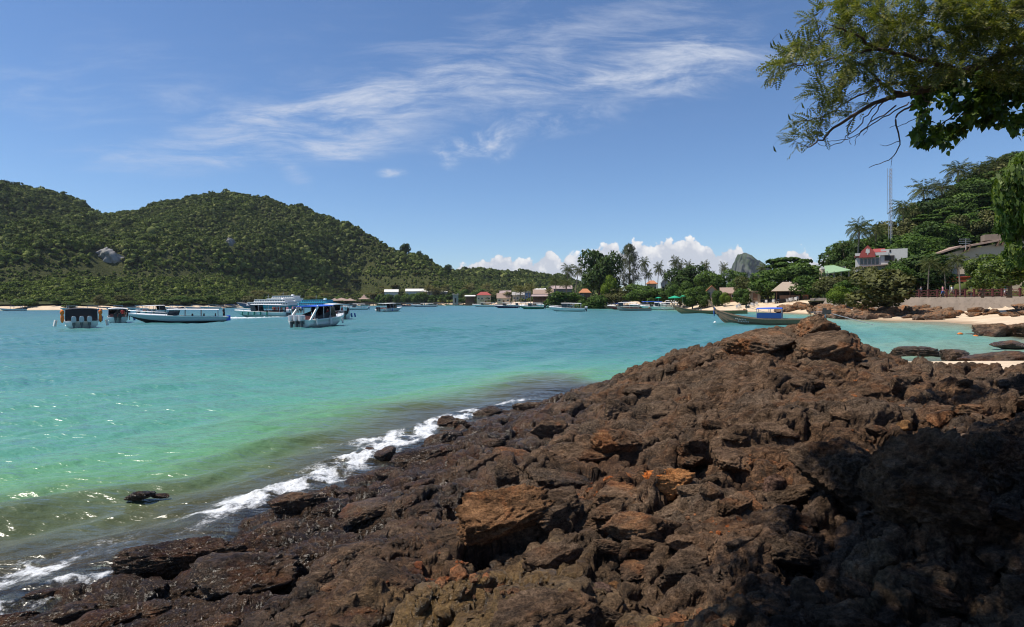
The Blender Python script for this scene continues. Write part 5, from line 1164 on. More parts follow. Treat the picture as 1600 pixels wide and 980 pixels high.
# long beige building
Yb = 112.0; s = Yb / F
o = thing('long_building', 'long beige building with brown eaves stepping up the slope above the red awning', 'building', at(1520, 448, Yb), -.45); X = lambda x: (x - 1520) * s * .9; Zz = lambda y: (448 - y) * s
m = MB(); m.add([(X(1462), 0, -3), (X(1620), 0, -3), (X(1620), 0, Zz(372)), (X(1500), 0, Zz(391)), (X(1462), 0, Zz(402)), (X(1462), 8, -3), (X(1620), 8, -3), (X(1620), 8, Zz(372)), (X(1500), 8, Zz(391)), (X(1462), 8, Zz(402))], [(0, 1, 2, 3, 4), (9, 8, 7, 6, 5), (1, 6, 7, 2), (0, 4, 9, 5)]); m.build('wall', M_cream, o)
for (x0, y0, x1, y1) in ((1456, 400, 1502, 386), (1500, 388, 1622, 368)):
    m = MB(); q = [Vector((X(x0), -1.0, Zz(y0))), Vector((X(x1), -1.0, Zz(y1))), Vector((X(x1), 8.4, Zz(y1 - 3))), Vector((X(x0), 8.4, Zz(y0 - 3)))]; m.add(q + [p + Vector((0, 0, .32)) for p in q], [(3, 2, 1, 0), (4, 5, 6, 7), (0, 1, 5, 4), (1, 2, 6, 5), (2, 3, 7, 6), (3, 0, 4, 7)]); m.build('roof', M_brownroof, o)
for x in (1508, 1513, 1552, 1559): m = MB(); m.box((X(x), -.5, Zz(385 - (x - 1508) * .16 + 4)), (.18, 1.0, 1.2), ry=R(20)); m.build('bracket', M_wood, o)
for x, y in ((1480, 425), (1494, 424), (1516, 424), (1530, 424), (1546, 424), (1562, 424)):
    m = MB(); m.box((X(x), -.04, Zz(y)), (8 * s, .1, 12 * s)); f_ = m.build('window', M_wood, o); m = MB(); m.box((X(x), -.08, Zz(y)), (6.6 * s, .06, 10.4 * s)); m.build('pane', M_glass, f_)
m = MB(); m.box((X(1555), 5, Zz(370)), (20 * s, 3, 1.2)); m.build('parapet', M_conc, o)
m = MB(); m.box((X(1520), -.07, 1.2), (90 * s, .1, 2.6)); m.build('shopfront', M_dark, o)
o = thing('roof_aerial', 'white roof aerial on the beige building', 'aerial', at(1509, 386, 109)); m = MB(); m.tube([(0, 0, -.5), (0, 0, 1.6)], .05, 5); m.build('pole', M_white, o)
for z, l in ((1.5, 2.0), (1.1, 2.4), (.7, 2.0)): m = MB(); m.box((-.2, 0, z), (l, .08, .08)); m.build('element', M_white, o)
for x0, x1, y, Y, lab in ((1466, 1484, 438, 100, 'red awning nearer the sea, partly behind the palm trunk'), (1476, 1512, 436, 104, 'long red awning along the front of the beige building')):
    o = thing('awning', lab, 'awning', at((x0 + x1) / 2, y, Y), 0, 'red awnings'); w_ = (x1 - x0) * Y / F; m = MB(); m.box((0, 0, 0), (w_, 2.4, .10), rx=R(-16), ry=R(-3)); m.build('canopy', M_awning, o); m = MB(); m.box((0, -1.16, -.42), (w_, .05, .28)); m.build('valance', M_awning, o)
    for sx in (-1, 1): m = MB(); m.tube([(sx * w_ * .46, -1.0, -3.4), (sx * w_ * .46, -1.0, -.3)], .05, 5); m.build('pole', M_steel, o)
# antenna mast
o = thing('antenna_mast', 'thin steel lattice antenna mast rising above the slope trees', 'antenna mast', at(1391, 392, 128)); s = 128 / F; hm = 128 * s; wv_ = .42
for k in range(3): a = 2.09 * k; m = MB(); m.tube([(wv_ * math.cos(a), wv_ * math.sin(a), -3), (wv_ * math.cos(a) * .55, wv_ * math.sin(a) * .55, hm)], .055, 5); m.build('leg', M_steel, o)
m = MB(); n = 22
for i in range(n):
    for k in range(3):
        f0, f1_ = i / n, (i + 1) / n; a, b = 2.09 * k, 2.09 * (k + 1); r0, r1_ = wv_ * (1 - .45 * f0), wv_ * (1 - .45 * f1_); m.tube([(r0 * math.cos(a), r0 * math.sin(a), hm * f0), (r1_ * math.cos(b), r1_ * math.sin(b), hm * f1_)], .025, 3)
m.build('bracing', M_steel, o); m = MB(); m.tube([(-.75, 0, hm * .45), (-.75, 0, hm * 1.0)], .045, 5)
for f in (.46, .6, .74, .9): m.tube([(-.75, 0, hm * f), (0, 0, hm * f)], .03, 4)
m.build('side_aerial', M_steel, o)

# --- the sea wall, its fence and path
WP = WALL
tops = [at(x, y, Y) for x, y, Y in WP]; zt = 3.02
tops = [Vector((p[0], p[1], zt)) for p in tops]
m = MB(); rings = []
fine_ = []
for i in range(len(tops) - 1):
    for k in range(8): fine_.append(tops[i].lerp(tops[i + 1], k / 8))
fine_.append(tops[-1])
rgs = random.Random(3)
for i, p in enumerate(fine_):
    d = (fine_[min(i + 1, len(fine_) - 1)] - fine_[max(i - 1, 0)]); nrm_ = Vector((d[1], -d[0], 0)).normalized()
    if nrm_[1] > 0: nrm_ = -nrm_
    j = rgs.uniform(-.08, .08)
    rings.append([p + nrm_ * (1.5 + j) + Vector((0, 0, -2.3)), p + nrm_ * (.72 + j * .6) + Vector((0, 0, -.95)), p + nrm_ * .1 + Vector((0, 0, -.12)), p + Vector((0, 0, 0)) - nrm_ * .12, p - nrm_ * .6 + Vector((0, 0, .0)), p - nrm_ * .6 + Vector((0, 0, -2.3))])
m.loft(rings, True, True); o = m.build('sea_wall', M_conc); tag(o, 'sloping grey concrete sea wall below the red posted railing', 'sea wall')
wallo = o
m = MB(); rings = [[p + Vector((-.15 * 0, .0, -.01)), p + Vector((.6, 7, .02)), p + Vector((.6, 7, -.5)), p + Vector((0, .3, -.5))] for p in fine_]; m.loft(rings, True, True); tag(m.build('path', M_conc), kind='structure')
o = thing('railing', 'dark red posted railing along the top of the sea wall', 'railing', (0, 0, 0)); nt_ = 22
tot_ = len(fine_) - 1; prev = None
for i in range(nt_ + 1):
    t = 14 + (tot_ - 14 - 8) * i / nt_; a = int(t); p = fine_[a].lerp(fine_[min(a + 1, tot_)], t - a); m = MB(); m.box((p[0], p[1], zt + .52), (.20, .20, 1.04)); m.box((p[0], p[1], zt + 1.08), (.28, .28, .10)); m.build('post', M_redpost, o)
    if prev is not None:
        d = p - prev; mid = (p + prev) / 2; L_ = d.length - .26; rz_ = math.atan2(d[1], d[0]); m = MB()
        for z in (.95, .55, .18): m.box((mid[0], mid[1], zt + z), (L_, .07, .08), rz=rz_)
        for s_ in (-1, 1): m.tube([prev.lerp(p, .5 - s_ * .38) + Vector((0, 0, .2)), prev.lerp(p, .5 + s_ * .38) + Vector((0, 0, .93))], .022, 4)
        m.build('rail', M_redpost, o)
    prev = p
# ================================================================== people (one body, clothed)
M_skin = pbr('skin', (.33, .19, .12), .6, var=.05); M_hair = pbr('dark_hair', (.03, .022, .018), .7, var=.05)
CLOTH = {k: pbr(k + '_cloth', c, .85, var=.12) for k, c in dict(white=(.7, .7, .68), red=(.45, .05, .04), blue=(.06, .12, .35), black=(.03, .03, .03), orange=(.62, .20, .04), grey=(.25, .25, .26), pink=(.6, .25, .3), teal=(.05, .3, .32), khaki=(.32, .27, .18), yellow=(.62, .48, .07)).items()}
def person_mesh(pose, top, bottom):
    """one continuous body grown round a skeleton, 1.7 m tall; clothes by height along the body"""
    J = {'pel': (0, 0, .92, .125), 'che': (0, 0, 1.24, .15), 'nec': (0, .01, 1.44, .062), 'hea': (0, -.005, 1.53, .085), 'top': (0, .0, 1.64, .088)}
    sit = pose == 'sit'; st = .22 if pose == 'walk' else .05
    for s, n in ((-1, 'l'), (1, 'r')):
        f = st * s
        if sit: J.update({n + 'hip': (.10 * s, -.03, .88, .10), n + 'kne': (.13 * s, -.45, .90, .07), n + 'ank': (.13 * s, -.48, .50, .045), n + 'toe': (.13 * s, -.62, .45, .04)})
        else: J.update({n + 'hip': (.10 * s, 0, .86, .095), n + 'kne': (.11 * s, -f * .8 - .02, .48, .066), n + 'ank': (.11 * s, -f * 1.1 + (.08 if f < 0 else 0), .09, .043), n + 'toe': (.12 * s, -f * 1.1 - .13, .04, .038)})
        J.update({n + 'sho': (.19 * s, .01, 1.38, .062), n + 'elb': (.25 * s, .06 + f * .5, 1.12, .046), n + 'wri': (.26 * s, -.06 + f * .9, .90, .034), n + 'han': (.26 * s, -.10 + f, .82, .036)})
    E = [('pel', 'che'), ('che', 'nec'), ('nec', 'hea'), ('hea', 'top')]
    for n in 'lr': E += [('pel', n + 'hip'), (n + 'hip', n + 'kne'), (n + 'kne', n + 'ank'), (n + 'ank', n + 'toe'), ('che', n + 'sho'), (n + 'sho', n + 'elb'), (n + 'elb', n + 'wri'), (n + 'wri', n + 'han')]
    ks = list(J); me = bpy.data.meshes.new('body'); me.from_pydata([J[k][:3] for k in ks], [(ks.index(a), ks.index(b)) for a, b in E], [])
    o = bpy.data.objects.new('body', me); col.objects.link(o); md = o.modifiers.new('s', 'SKIN')
    for i, k in enumerate(ks): me.skin_vertices[0].data[i].radius = (J[k][3] * (1.2 if k in ('che', 'pel') else 1), J[k][3] * (.8 if k in ('che', 'pel') else 1)); me.skin_vertices[0].data[i].use_root = (k == 'pel')
    o.modifiers.new('u', 'SUBSURF').levels = 1
    dg = bpy.context.evaluated_depsgraph_get(); dg.update(); out = bpy.data.meshes.new_from_object(o.evaluated_get(dg)); bpy.data.objects.remove(o)
    out.materials.clear()
    for m in (M_skin, top, bottom, M_hair): out.materials.append(m)
    for p in out.polygons:
        c = p.center; k = 0
        if c.z > 1.56 or (c.z > 1.48 and c.y > .03): k = 3
        elif .93 < c.z < 1.43 and (abs(c.x) < .22 or c.z > 1.16): k = 1
        elif .5 < c.z <= .95 and abs(c.x) < .23: k = 2
        p.material_index = k; p.use_smooth = True
    out.name = 'person'; return out
PM = {}
def person(loc, rz, label, top='white', bottom='blue', pose='stand', group='people on the shore and the boats', scale=1.0):
    k = (pose, top, bottom)
    if k not in PM: PM[k] = person_mesh(pose, CLOTH[top], CLOTH[bottom])
    o = link('person', PM[k]); o.location = loc; o.rotation_euler = (0, 0, rz); o.scale = (scale,) * 3
    return tag(o, label, 'person', group)

# ================================================================== boats
M_hull = pbr('white_gelcoat', (.82, .81, .78), .3, var=.05, dirt=.12, coat=.4); M_hullgrey = pbr('grey_gelcoat', (.46, .48, .53), .3, var=.06, coat=.4); M_navy = pbr('navy_paint', (.015, .03, .10), .35, var=.1); M_blue = pbr('blue_paint_bright', (.03, .10, .50), .5, var=.08)
M_canvas_blue = pbr('blue_canvas', (.02, .10, .52), .8, var=.1); M_canvas_white = pbr('white_canopy', (.72, .70, .68), .5, var=.08); M_canvas_black = pbr('black_canvas', (.018, .018, .022), .8, var=.1); M_seat = pbr('dark_red_seat', (.10, .03, .03), .7, var=.2); M_tint = pbr('tinted_screen', (.015, .02, .03), .1, var=.05, spec=.6)
M_cowl = pbr('grey_cowling', (.46, .46, .48), .35, var=.06, coat=.3); M_cowlblack = pbr('black_cowling', (.02, .02, .022), .35, var=.05); M_leg = pbr('motor_leg', (.10, .105, .11), .5, var=.1); M_teal = pbr('teal_paint', (.02, .30, .34), .4, var=.08); M_turq = pbr('turquoise_paint', (.02, .34, .48), .4, var=.08); M_greenhull = pbr('green_paint', (.03, .19, .11), .4, var=.12)
M_redhull = pbr('dark_red_paint', (.25, .04, .05), .4, var=.12); M_fend = pbr('fender_blue', (.03, .10, .33), .5, var=.1); M_fendg = pbr('fender_green', (.02, .20, .13), .5, var=.1); M_fendw = pbr('fender_white', (.68, .66, .62), .5, var=.1); M_vest = pbr('orange_life_vest', (.72, .19, .03), .8, var=.1)
M_lwood = pbr('longtail_wood', (.20, .135, .085), .7, var=.3, scale=5, dirt=.35); M_lwoodg = pbr('green_longtail_wood', (.20, .17, .085), .7, var=.3, scale=5, dirt=.3); M_engine = pbr('engine_iron', (.035, .032, .03), .5, var=.3); M_ferry = pbr('ferry_white', (.74, .72, .70), .4, var=.06, dirt=.15); M_dull = pbr('grey_plank', (.30, .28, .25), .8, var=.25)
def hull_rings(L, B, s0, rise, keel, n=15, flare=.86, full=.45, pw=2.2, zc0=.22):
    out = []
    for i in range(n):
        t = i / (n - 1); k = max(0.0, (t - full) / (1 - full)); hb = B / 2 * (1 - k ** pw) * (.95 + .05 * min(t / .2, 1)) + .015; hc = hb * flare * (1 - .55 * k ** 2); zs = s0 + rise * t ** 1.8
        zk = keel * (1 - k ** 3) + (zs - .25) * k ** 3; zc = max(zc0 + .75 * (zs - zc0) * k ** 2, zk + .02); x = L * t + (0.0 if t < 1 else .12)
        out.append((x, hb, hc, zs, zk, zc))
    return out
def hull_mesh(st, band=None):
    m = MB(); rings = [[(x, -hb, zs), (x, -hb * 1.01, zs - .10), (x, -hb * .985, zs - .12), (x, -(hb + hc) / 2 * 1.0, (zs + zc) / 2), (x, -hc, zc), (x, 0, zk), (x, hc, zc), (x, (hb + hc) / 2, (zs + zc) / 2), (x, hb * .985, zs - .12), (x, hb * 1.01, zs - .10), (x, hb, zs)] for x, hb, hc, zs, zk, zc in st]
    n = 11; vs = [p for r in rings for p in r]; b = 0; m.v = [tuple(p) for p in vs]
    for i in range(len(rings) - 1):
        for k in range(n - 1):
            m.f.append((i * n + k, (i + 1) * n + k, (i + 1) * n + k + 1, i * n + k + 1)); m.mi.append({0: 2, 9: 2, 4: 1, 5: 1}.get(k, 0))
    m.f.append(tuple(range(n))); m.mi.append(0)
    return m
def outboard(o, x, y, mat, s=1.0, z=.55):
    mb = MB(); mb.box((x - .12, y, z), (.3 * s, .26 * s, .30 * s)); mo = mb.build('outboard_motor', M_leg, o)
    c = MB(); c.loft([[(x - .55 * s + dx, y + .21 * s * w_ * cy, z + .18 * s + h) for dx, cy in ((0, -1), (.62 * s, -1), (.66 * s, 0), (.62 * s, 1), (0, 1), (-.05 * s, 0))] for w_, h in ((.75, 0), (1, .12 * s), (1.02, .38 * s), (.86, .56 * s), (.4, .64 * s))], True, True); c.build('cowling', mat, mo)
    l = MB(); l.box((x - .30 * s, y, z - .35 * s), (.22 * s, .13 * s, 1.0 * s), taper=1.5); l.box((x - .42 * s, y, z - .85 * s), (.5 * s, .09 * s, .10 * s)); l.build('leg', M_leg, mo); return mo
def speedboat(name, label, px, py, L, B, rz, hull=None, band=None, canopy=None, motors=2, cowl=None, cab=(.12, .62), ch=2.15, group='speedboats moored in the bay', fend=None, screen=True, seats=True, low=1.0, arch=False, depth=None, sheer=(.85, .45), cover=None):
    """a day-trip speedboat: bow along +x, origin at the middle of the stern at the waterline"""
    hull = hull or M_hull; canopy = canopy or M_canvas_white; p = land_at(px, py) if depth is None else at(px, py, depth); p[2] = max(p[2] - .1, 0); rz = rz - math.atan(p[0] / p[1])
    o = thing(name, label, 'boat', p, rz, group); st = hull_rings(L, B, sheer[0] * low, sheer[1] * low, -.38)
    hull_mesh(st).build('hull', [hull, band or hull, M_hull], o, True)
    d = MB(); fl = []
    for x, hb, hc, zs, zk, zc in st:
        t = x / L
        if t >= .52: fl.append([(x, -hb * .97, zs - .01), (x, -hb * .5, zs + .10), (x, 0, zs + .14), (x, hb * .5, zs + .10), (x, hb * .97, zs - .01)])
    d.loft(fl, False, False); a = [r for r in st if r[0] / L <= .56]
    d.loft([[(x, -hb * .96, .34), (x, hb * .96, .34)] for x, hb, *_ in a], False, False)
    x, hb, hc, zs, *_ = a[-1]; d.add([(x, -hb * .97, .34), (x, hb * .97, .34), (x, hb * .97, zs), (x, hb * .5, zs + .10), (x, 0, zs + .14), (x, -hb * .5, zs + .10), (x, -hb * .97, zs)], [(0, 1, 2, 3, 4, 5, 6)])
    for s in (-1, 1): d.loft([[(x, s * hb * .99, zs), (x, s * hb * .90, zs + .03), (x, s * hb * .88, .36)] for x, hb, hc, zs, *_ in a], False, False)
    d.build('deck', M_hull, o, False)
    x0, x1 = cab[0] * L, cab[1] * L; hw = B * .46
    c = MB(); n = 7; c.loft([[(x0 + (x1 - x0) * u_, hw * (1 - .25 * max(0, u_ - .7) / .3) * v, ch + .10 * (1 - v * v) + .12 * u_ - .25 * max(0, u_ - .6) ** 2) for v in (-1, -.6, 0, .6, 1)] + [(x0 + (x1 - x0) * u_, hw * (1 - .25 * max(0, u_ - .7) / .3) * v, ch - .05 + .12 * u_) for v in (1, 0, -1)] for u_ in [i / n for i in range(n + 1)]], True, True); c.build('canopy', canopy, o)
    for s in (-1, 1):
        for t in (.02, .36, .68):
            q = MB(); x = x0 + (x1 - x0) * t; q.tube([(x - (0.35 if arch and t < .1 else 0), s * hw * 1.0, .75 * low), (x + .02, s * hw * .97, ch)], .045, 5); q.build('canopy_post', M_steel, o)
    if screen:
        q = MB(); xa = L * .60; zs = st[9][3]; q.add([(xa + .35, -hw * .80, zs), (xa + .35, hw * .80, zs), (x1 - .15, hw * .82, ch - .05), (x1 - .15, -hw * .82, ch - .05), (xa - .9, -hw * .98, zs), (xa - .9, hw * .98, zs), (x1 - 1.3, hw * .99, ch - .05), (x1 - 1.3, -hw * .99, ch - .05)], [(0, 1, 2, 3), (1, 5, 6, 2), (4, 0, 3, 7)]); q.build('windscreen', M_tint, o)
    if seats:
        for t in (.16, .28, .40): q = MB(); q.box((L * t, 0, .62), (.5, B * .72, .5)); q.box((L * t - .25, 0, .98), (.12, B * .72, .5)); q.build('seat', M_seat, o)
    if cover:
        q = MB()
        for s in (-1, 1): q.add([(x0, s * hw, .8), (x0 + (x1 - x0) * .6, s * hw, .95), (x0 + (x1 - x0) * .72, s * hw * .96, 1.75), (x0 + .25, s * hw, 1.15)], [(0, 1, 2, 3)]); q.add([(x0, s * (hw - .03), .8), (x0 + (x1 - x0) * .6, s * (hw - .03), .95), (x0 + (x1 - x0) * .72, s * (hw * .96 - .03), 1.75), (x0 + .25, s * (hw - .03), 1.15)], [(3, 2, 1, 0)])
        q.add([(x0 + .1, -hw, .75), (x0 + .1, hw, .75), (x0 + .6, hw * .9, 1.35), (x0 + .6, -hw * .9, 1.35)], [(0, 1, 2, 3)]); q.build('side_cover', cover, o)
    if arch:
        for s in (-1, 1): q = MB(); q.loft([[(xx - .16, s * yy, zz), (xx + .16, s * yy, zz), (xx + .16, s * (yy - .10), zz), (xx - .16, s * (yy - .10), zz)] for xx, yy, zz in ((.15, hw * 1.06, .75), (.9, hw * 1.03, 1.5), (1.75, hw * .98, ch + .08))], True, True); q.build('arch_leg', M_hull, o)
    q = MB()
    for s in (-1, 1):
        fr = [r for r in st if r[0] / L >= .60]; q.tube([(x, s * max(hb * .9, .02), zs + .42) for x, hb, hc, zs, *_ in fr], .022, 4)
        for x, hb, hc, zs, *_ in fr[::2]: q.tube([(x, s * hb * .9, zs), (x, s * max(hb * .9, .02), zs + .42)], .018, 4)
    q.build('bow_rail', M_steel, o)
    gap = .62 if motors > 1 else 0
    for i in range(motors): outboard(o, -.10, (i - (motors - 1) / 2) * gap * (B / 2.8), cowl or M_cowl)
    for f in (fend or []): q = MB(); q.tube([(f[0] * L, f[1] * B * .53, .95), (f[0] * L, f[1] * B * .56, .30)], .13, 6); q.build('fender', f[2], o)
    return o
def deg(a): return R(a)
# --- moored in the bay, nearest first
b3 = speedboat('speedboat', 'white speedboat seen stern on, three grey outboards and a dark canopy', 128, 519, 9.0, 3.0, R(90), canopy=M_canvas_black, motors=3, cab=(.06, .55), ch=2.05, fend=[(.10, -1.35, M_fendw), (.14, 1.35, M_fendw), (.3, 1.4, M_fendw)], cover=M_canvas_black)
for s in (-1, 1): q = MB(); q.ell((.6, s * 1.62, 1.75), (.20, .20, .30)); q.ell((.6, s * 1.62, 1.15), (.17, .17, .5)); q.build('life_vest_bundle', M_vest, b3, True)
q = MB(); q.slab([(.45, -1.35), (.45, 1.35), (.46, 1.35), (.46, -1.35)], .95, 2.0); q.build('cabin_shade_sheet', M_canvas_black, b3)  # black sheet added across the cabin to stand for its shaded inside
speedboat('speedboat', 'white speedboat with a blue canopy roof and swept arch, two grey outboards showing', 467, 513, 8.6, 2.75, R(90 - 36), canopy=M_canvas_blue, motors=3, cab=(.14, .60), ch=2.25, arch=True, cover=M_canvas_black, fend=[(.12, -1, M_fendw), (.42, -1, M_fendw), (.72, -.9, M_fendw)])
speedboat('speedboat', 'long grey speedboat under way with a white canopy and a foaming wake', 357, 503, 11.8, 3.0, R(180), hull=M_hullgrey, band=M_canvas_black, canopy=M_canvas_white, motors=0, cab=(.10, .62), ch=1.75, low=.95, sheer=(.85, .55), group='speedboats under way')
o_ = [o for o in col.objects if o.name.startswith('speedboat') and o.get('label', '').startswith('long grey')][0]; q = MB(); q.box((-.02, 0, .55), (.5, 2.7, .75)); q.build('blue_stern', M_blue, o_); q = MB(); q.loft([[(L_ * 11.8, -w_, z_) for w_, z_ in ((1.53, .30), (1.54, .62))] for L_ in (0, .2, .4)], False, False); q.build('stripe', M_blue, o_)
speedboat('speedboat', 'small speedboat with two black outboards and a white canopy, people in the stern', 184, 505, 7.2, 2.35, R(90), motors=2, cowl=M_cowlblack, cab=(.10, .6), ch=1.95, fend=[(.2, -1.5, M_fend), (.2, 1.4, M_fend), (.35, 1.5, M_fend)])
speedboat('speedboat', 'white tour boat with green fenders seen past the small two motor boat', 218, 491.5, 9, 2.9, R(20), motors=2, fend=[(.1, -1, M_fendg), (.3, -1, M_fendg), (.6, -.9, M_fendg)])
speedboat('speedboat', 'white roofed speedboat with blue barrels at its stern, behind the blue canopied boat', 535, 499, 9.5, 3.0, R(90 + 20), motors=2, cowl=M_cowlblack, cab=(.04, .62), ch=2.35, fend=[(.03, -1.0, M_fend), (.08, -1.45, M_fend)])
speedboat('speedboat', 'crowded tour boat with green fenders and people under its white roof', 449, 494.5, 11, 3.2, R(152), motors=2, cab=(.06, .66), ch=2.3, fend=[(.3, 1, M_fendg), (.42, 1, M_fendg), (.54, 1, M_fendg), (.66, .95, M_fendg), (.78, .8, M_fendg)])
speedboat('speedboat', 'white roofed speedboat alone in the middle of the bay, two dark outboards', 592, 487.5, 10.5, 3.2, R(90 - 40), motors=2, cowl=M_cowlblack, ch=2.35, fend=[(.1, -1, M_fendw), (.3, -1.3, M_fend)])
speedboat('speedboat', 'small open topped speedboat touching the white roofed one in mid bay', 575, 484, 9, 2.8, R(180), canopy=M_canvas_white, motors=1, ch=2.1, low=.9)
speedboat('speedboat', 'small boat near the dark pier, moored by itself', 682, 479.5, 15, 3.6, R(178), hull=M_hullgrey, canopy=M_canvas_white, motors=1, ch=2.0)
# --- the row along the beach
row = [(810, 772, 481.4, 3.4, M_navy, M_canvas_white, 'dark blue hulled speedboat with a long white roof off the village beach'), (850, 812, 483.0, 3.6, M_greenhull, M_canvas_white, 'green hulled speedboat off the village beach, next to the dark blue one'), (914, 858, 486.6, 3.2, M_hull, M_canvas_white, 'white and blue speedboat with a pointed bow before the dense dark tree'),
    (938, 886, 482.2, 3.2, M_hull, M_canvas_white, 'white speedboat drawn up behind the white and blue one'), (896, 838, 479.9, 3.2, M_hull, M_canvas_white, 'long white roofed speedboat half hidden by the white and blue one'), (1000, 950, 483.6, 3.0, M_redhull, M_canvas_white, 'dark red hulled speedboat drawn up at the sand below the casuarina'), (1040, 985, 481.6, 3.0, M_teal, M_canvas_blue, 'blue roofed speedboat behind the long brown longtail'),
    (1066, 1002, 484.2, 3.3, M_hull, M_canvas_white, 'long white speedboat with its stern at the open sand by the green parasols'), (944, 908, 480.0, 3.0, M_hull, M_canvas_blue, 'blue roofed boat among the white ones on the village beach'), (776, 738, 479.4, 3.2, M_hull, M_canvas_white, 'white speedboat behind the dark blue hulled one off the village'), (830, 792, 479.6, 3.2, M_hullgrey, M_canvas_white, 'grey speedboat between the dark blue and the green hulled ones'), (1062, 1030, 480.6, 3.0, M_hull, M_canvas_white, 'white roofed speedboat on the sand behind the long white one')]
for i, (xs, xb, py, B, hm_, cm_, lab) in enumerate(row):
    p = land_at(xs, py); L = (xs - xb) * p[1] / F; speedboat('speedboat', lab, xs, py, L, B, R(178 - (i % 3)), hull=hm_, canopy=cm_, motors=2, cowl=M_cowlblack if i % 2 else M_cowl, ch=2.1, cab=(.10, .66), group='speedboats along the beach')
# small boats along the far shores
rg = random.Random(55); far_row = []
def small_boat(px, py, L, rz, hm_, cm_, lab, group):
    p = land_at(px, py); p[2] = max(p[2] - .1, 0); o = thing('small_boat', lab, 'boat', p, rz - math.atan(p[0] / p[1]), group); st = hull_rings(L, L * .27, .7, .5, -.3, 9); hull_mesh(st).build('hull', [hm_, hm_, hm_], o, True)
    m = MB(); m.loft([[(x, -hb * .95, .5), (x, hb * .95, .5)] for x, hb, *_ in st], False, False); m.build('deck', M_dull, o)
    m = MB(); m.box((L * .38, 0, 1.95), (L * .5, L * .24, .12)); m.build('canopy', cm_, o)
    for t in (.16, .60):
        for s in (-1, 1): q = MB(); q.tube([(L * t, s * L * .11, .5), (L * t, s * L * .11, 1.95)], .05, 4); q.build('post', M_steel, o)
    return o
PAL = [(M_hull, 'white'), (M_navy, 'dark blue'), (M_redhull, 'dark red'), (M_hullgrey, 'grey'), (M_greenhull, 'green'), (M_lwood, 'brown wooden'), (M_turq, 'turquoise')]
x = 690
while x < 990:
    k = rg.choice(PAL); c = rg.choice([(M_canvas_white, 'white'), (M_canvas_white, 'white'), (M_canvas_blue, 'blue'), (M_brownroof, 'brown')]); y = float(np.interp(x, SH[:, 0], SH[:, 1])) + rg.uniform(-.9, .3)
    small_boat(x, y, rg.uniform(8, 12), rg.choice([R(180), R(172), R(5), R(90), R(110)]) + rg.uniform(-.2, .2), k[0], c[0], f'{k[1]} boat with a {c[1]} roof in the row drawn up on the village beach', 'small boats in a row on the village beach'); x += rg.uniform(6, 12)
for x, y, L, a, k, lab in ((42, 485.6, 9, 180, 0, 'white cabin boat at the far beach, nearest the edge of the view'), (100, 485.2, 7, 10, 3, 'grey boat by the far beach left of the three motor boat'), (160, 485.6, 8, 180, 6, 'pale turquoise boat at the far beach above the small two motor boat'), (196, 484.6, 7, 176, 3, 'grey boat on the far beach above the white tour boat'), (232, 484.2, 8, 175, 0, 'white boat at the far beach just past the white tour boat'),
    (262, 483.6, 7, 10, 1, 'dark blue boat on the far beach behind the grey speedboat bow'), (290, 483.2, 9, 180, 0, 'white boat on the far beach over the grey speedboat canopy'), (316, 482.6, 8, 170, 3, 'grey boat at the far beach left of the ferries'), (346, 482.2, 10, 178, 0, 'long white boat at the far beach beside the dark ferry bow'), (18, 485.4, 6, 20, 1, 'dark boat beside the white cabin boat on the far beach'), (126, 485.0, 7, 180, 0, 'white boat hidden behind the three motor boat roof'), (648, 479.0, 9, 178, 1, 'dark boat lying under the pier'), (612, 479.2, 9, 4, 3, 'grey boat lying off the pier')):
    small_boat(x, y, L, R(a), PAL[k][0], M_canvas_white, lab, 'boats along the far shore')
for i in range(13):
    x = 372 + 25 * i + rg.uniform(-6, 6); k = rg.choice([0, 0, 3, 1, 5, 0]); y = float(np.interp(x, SH[:, 0], SH[:, 1])) + rg.uniform(.0, .5)
    small_boat(x, y, rg.uniform(8, 12), rg.choice([R(180), R(5), R(172), R(95)]), PAL[k][0], rg.choice([M_canvas_white, M_canvas_white, M_canvas_blue]), f'{PAL[k][1]} boat on the far shore ' + ('in front of the ferries' if x < 520 else 'by the pier'), 'boats along the far shore')
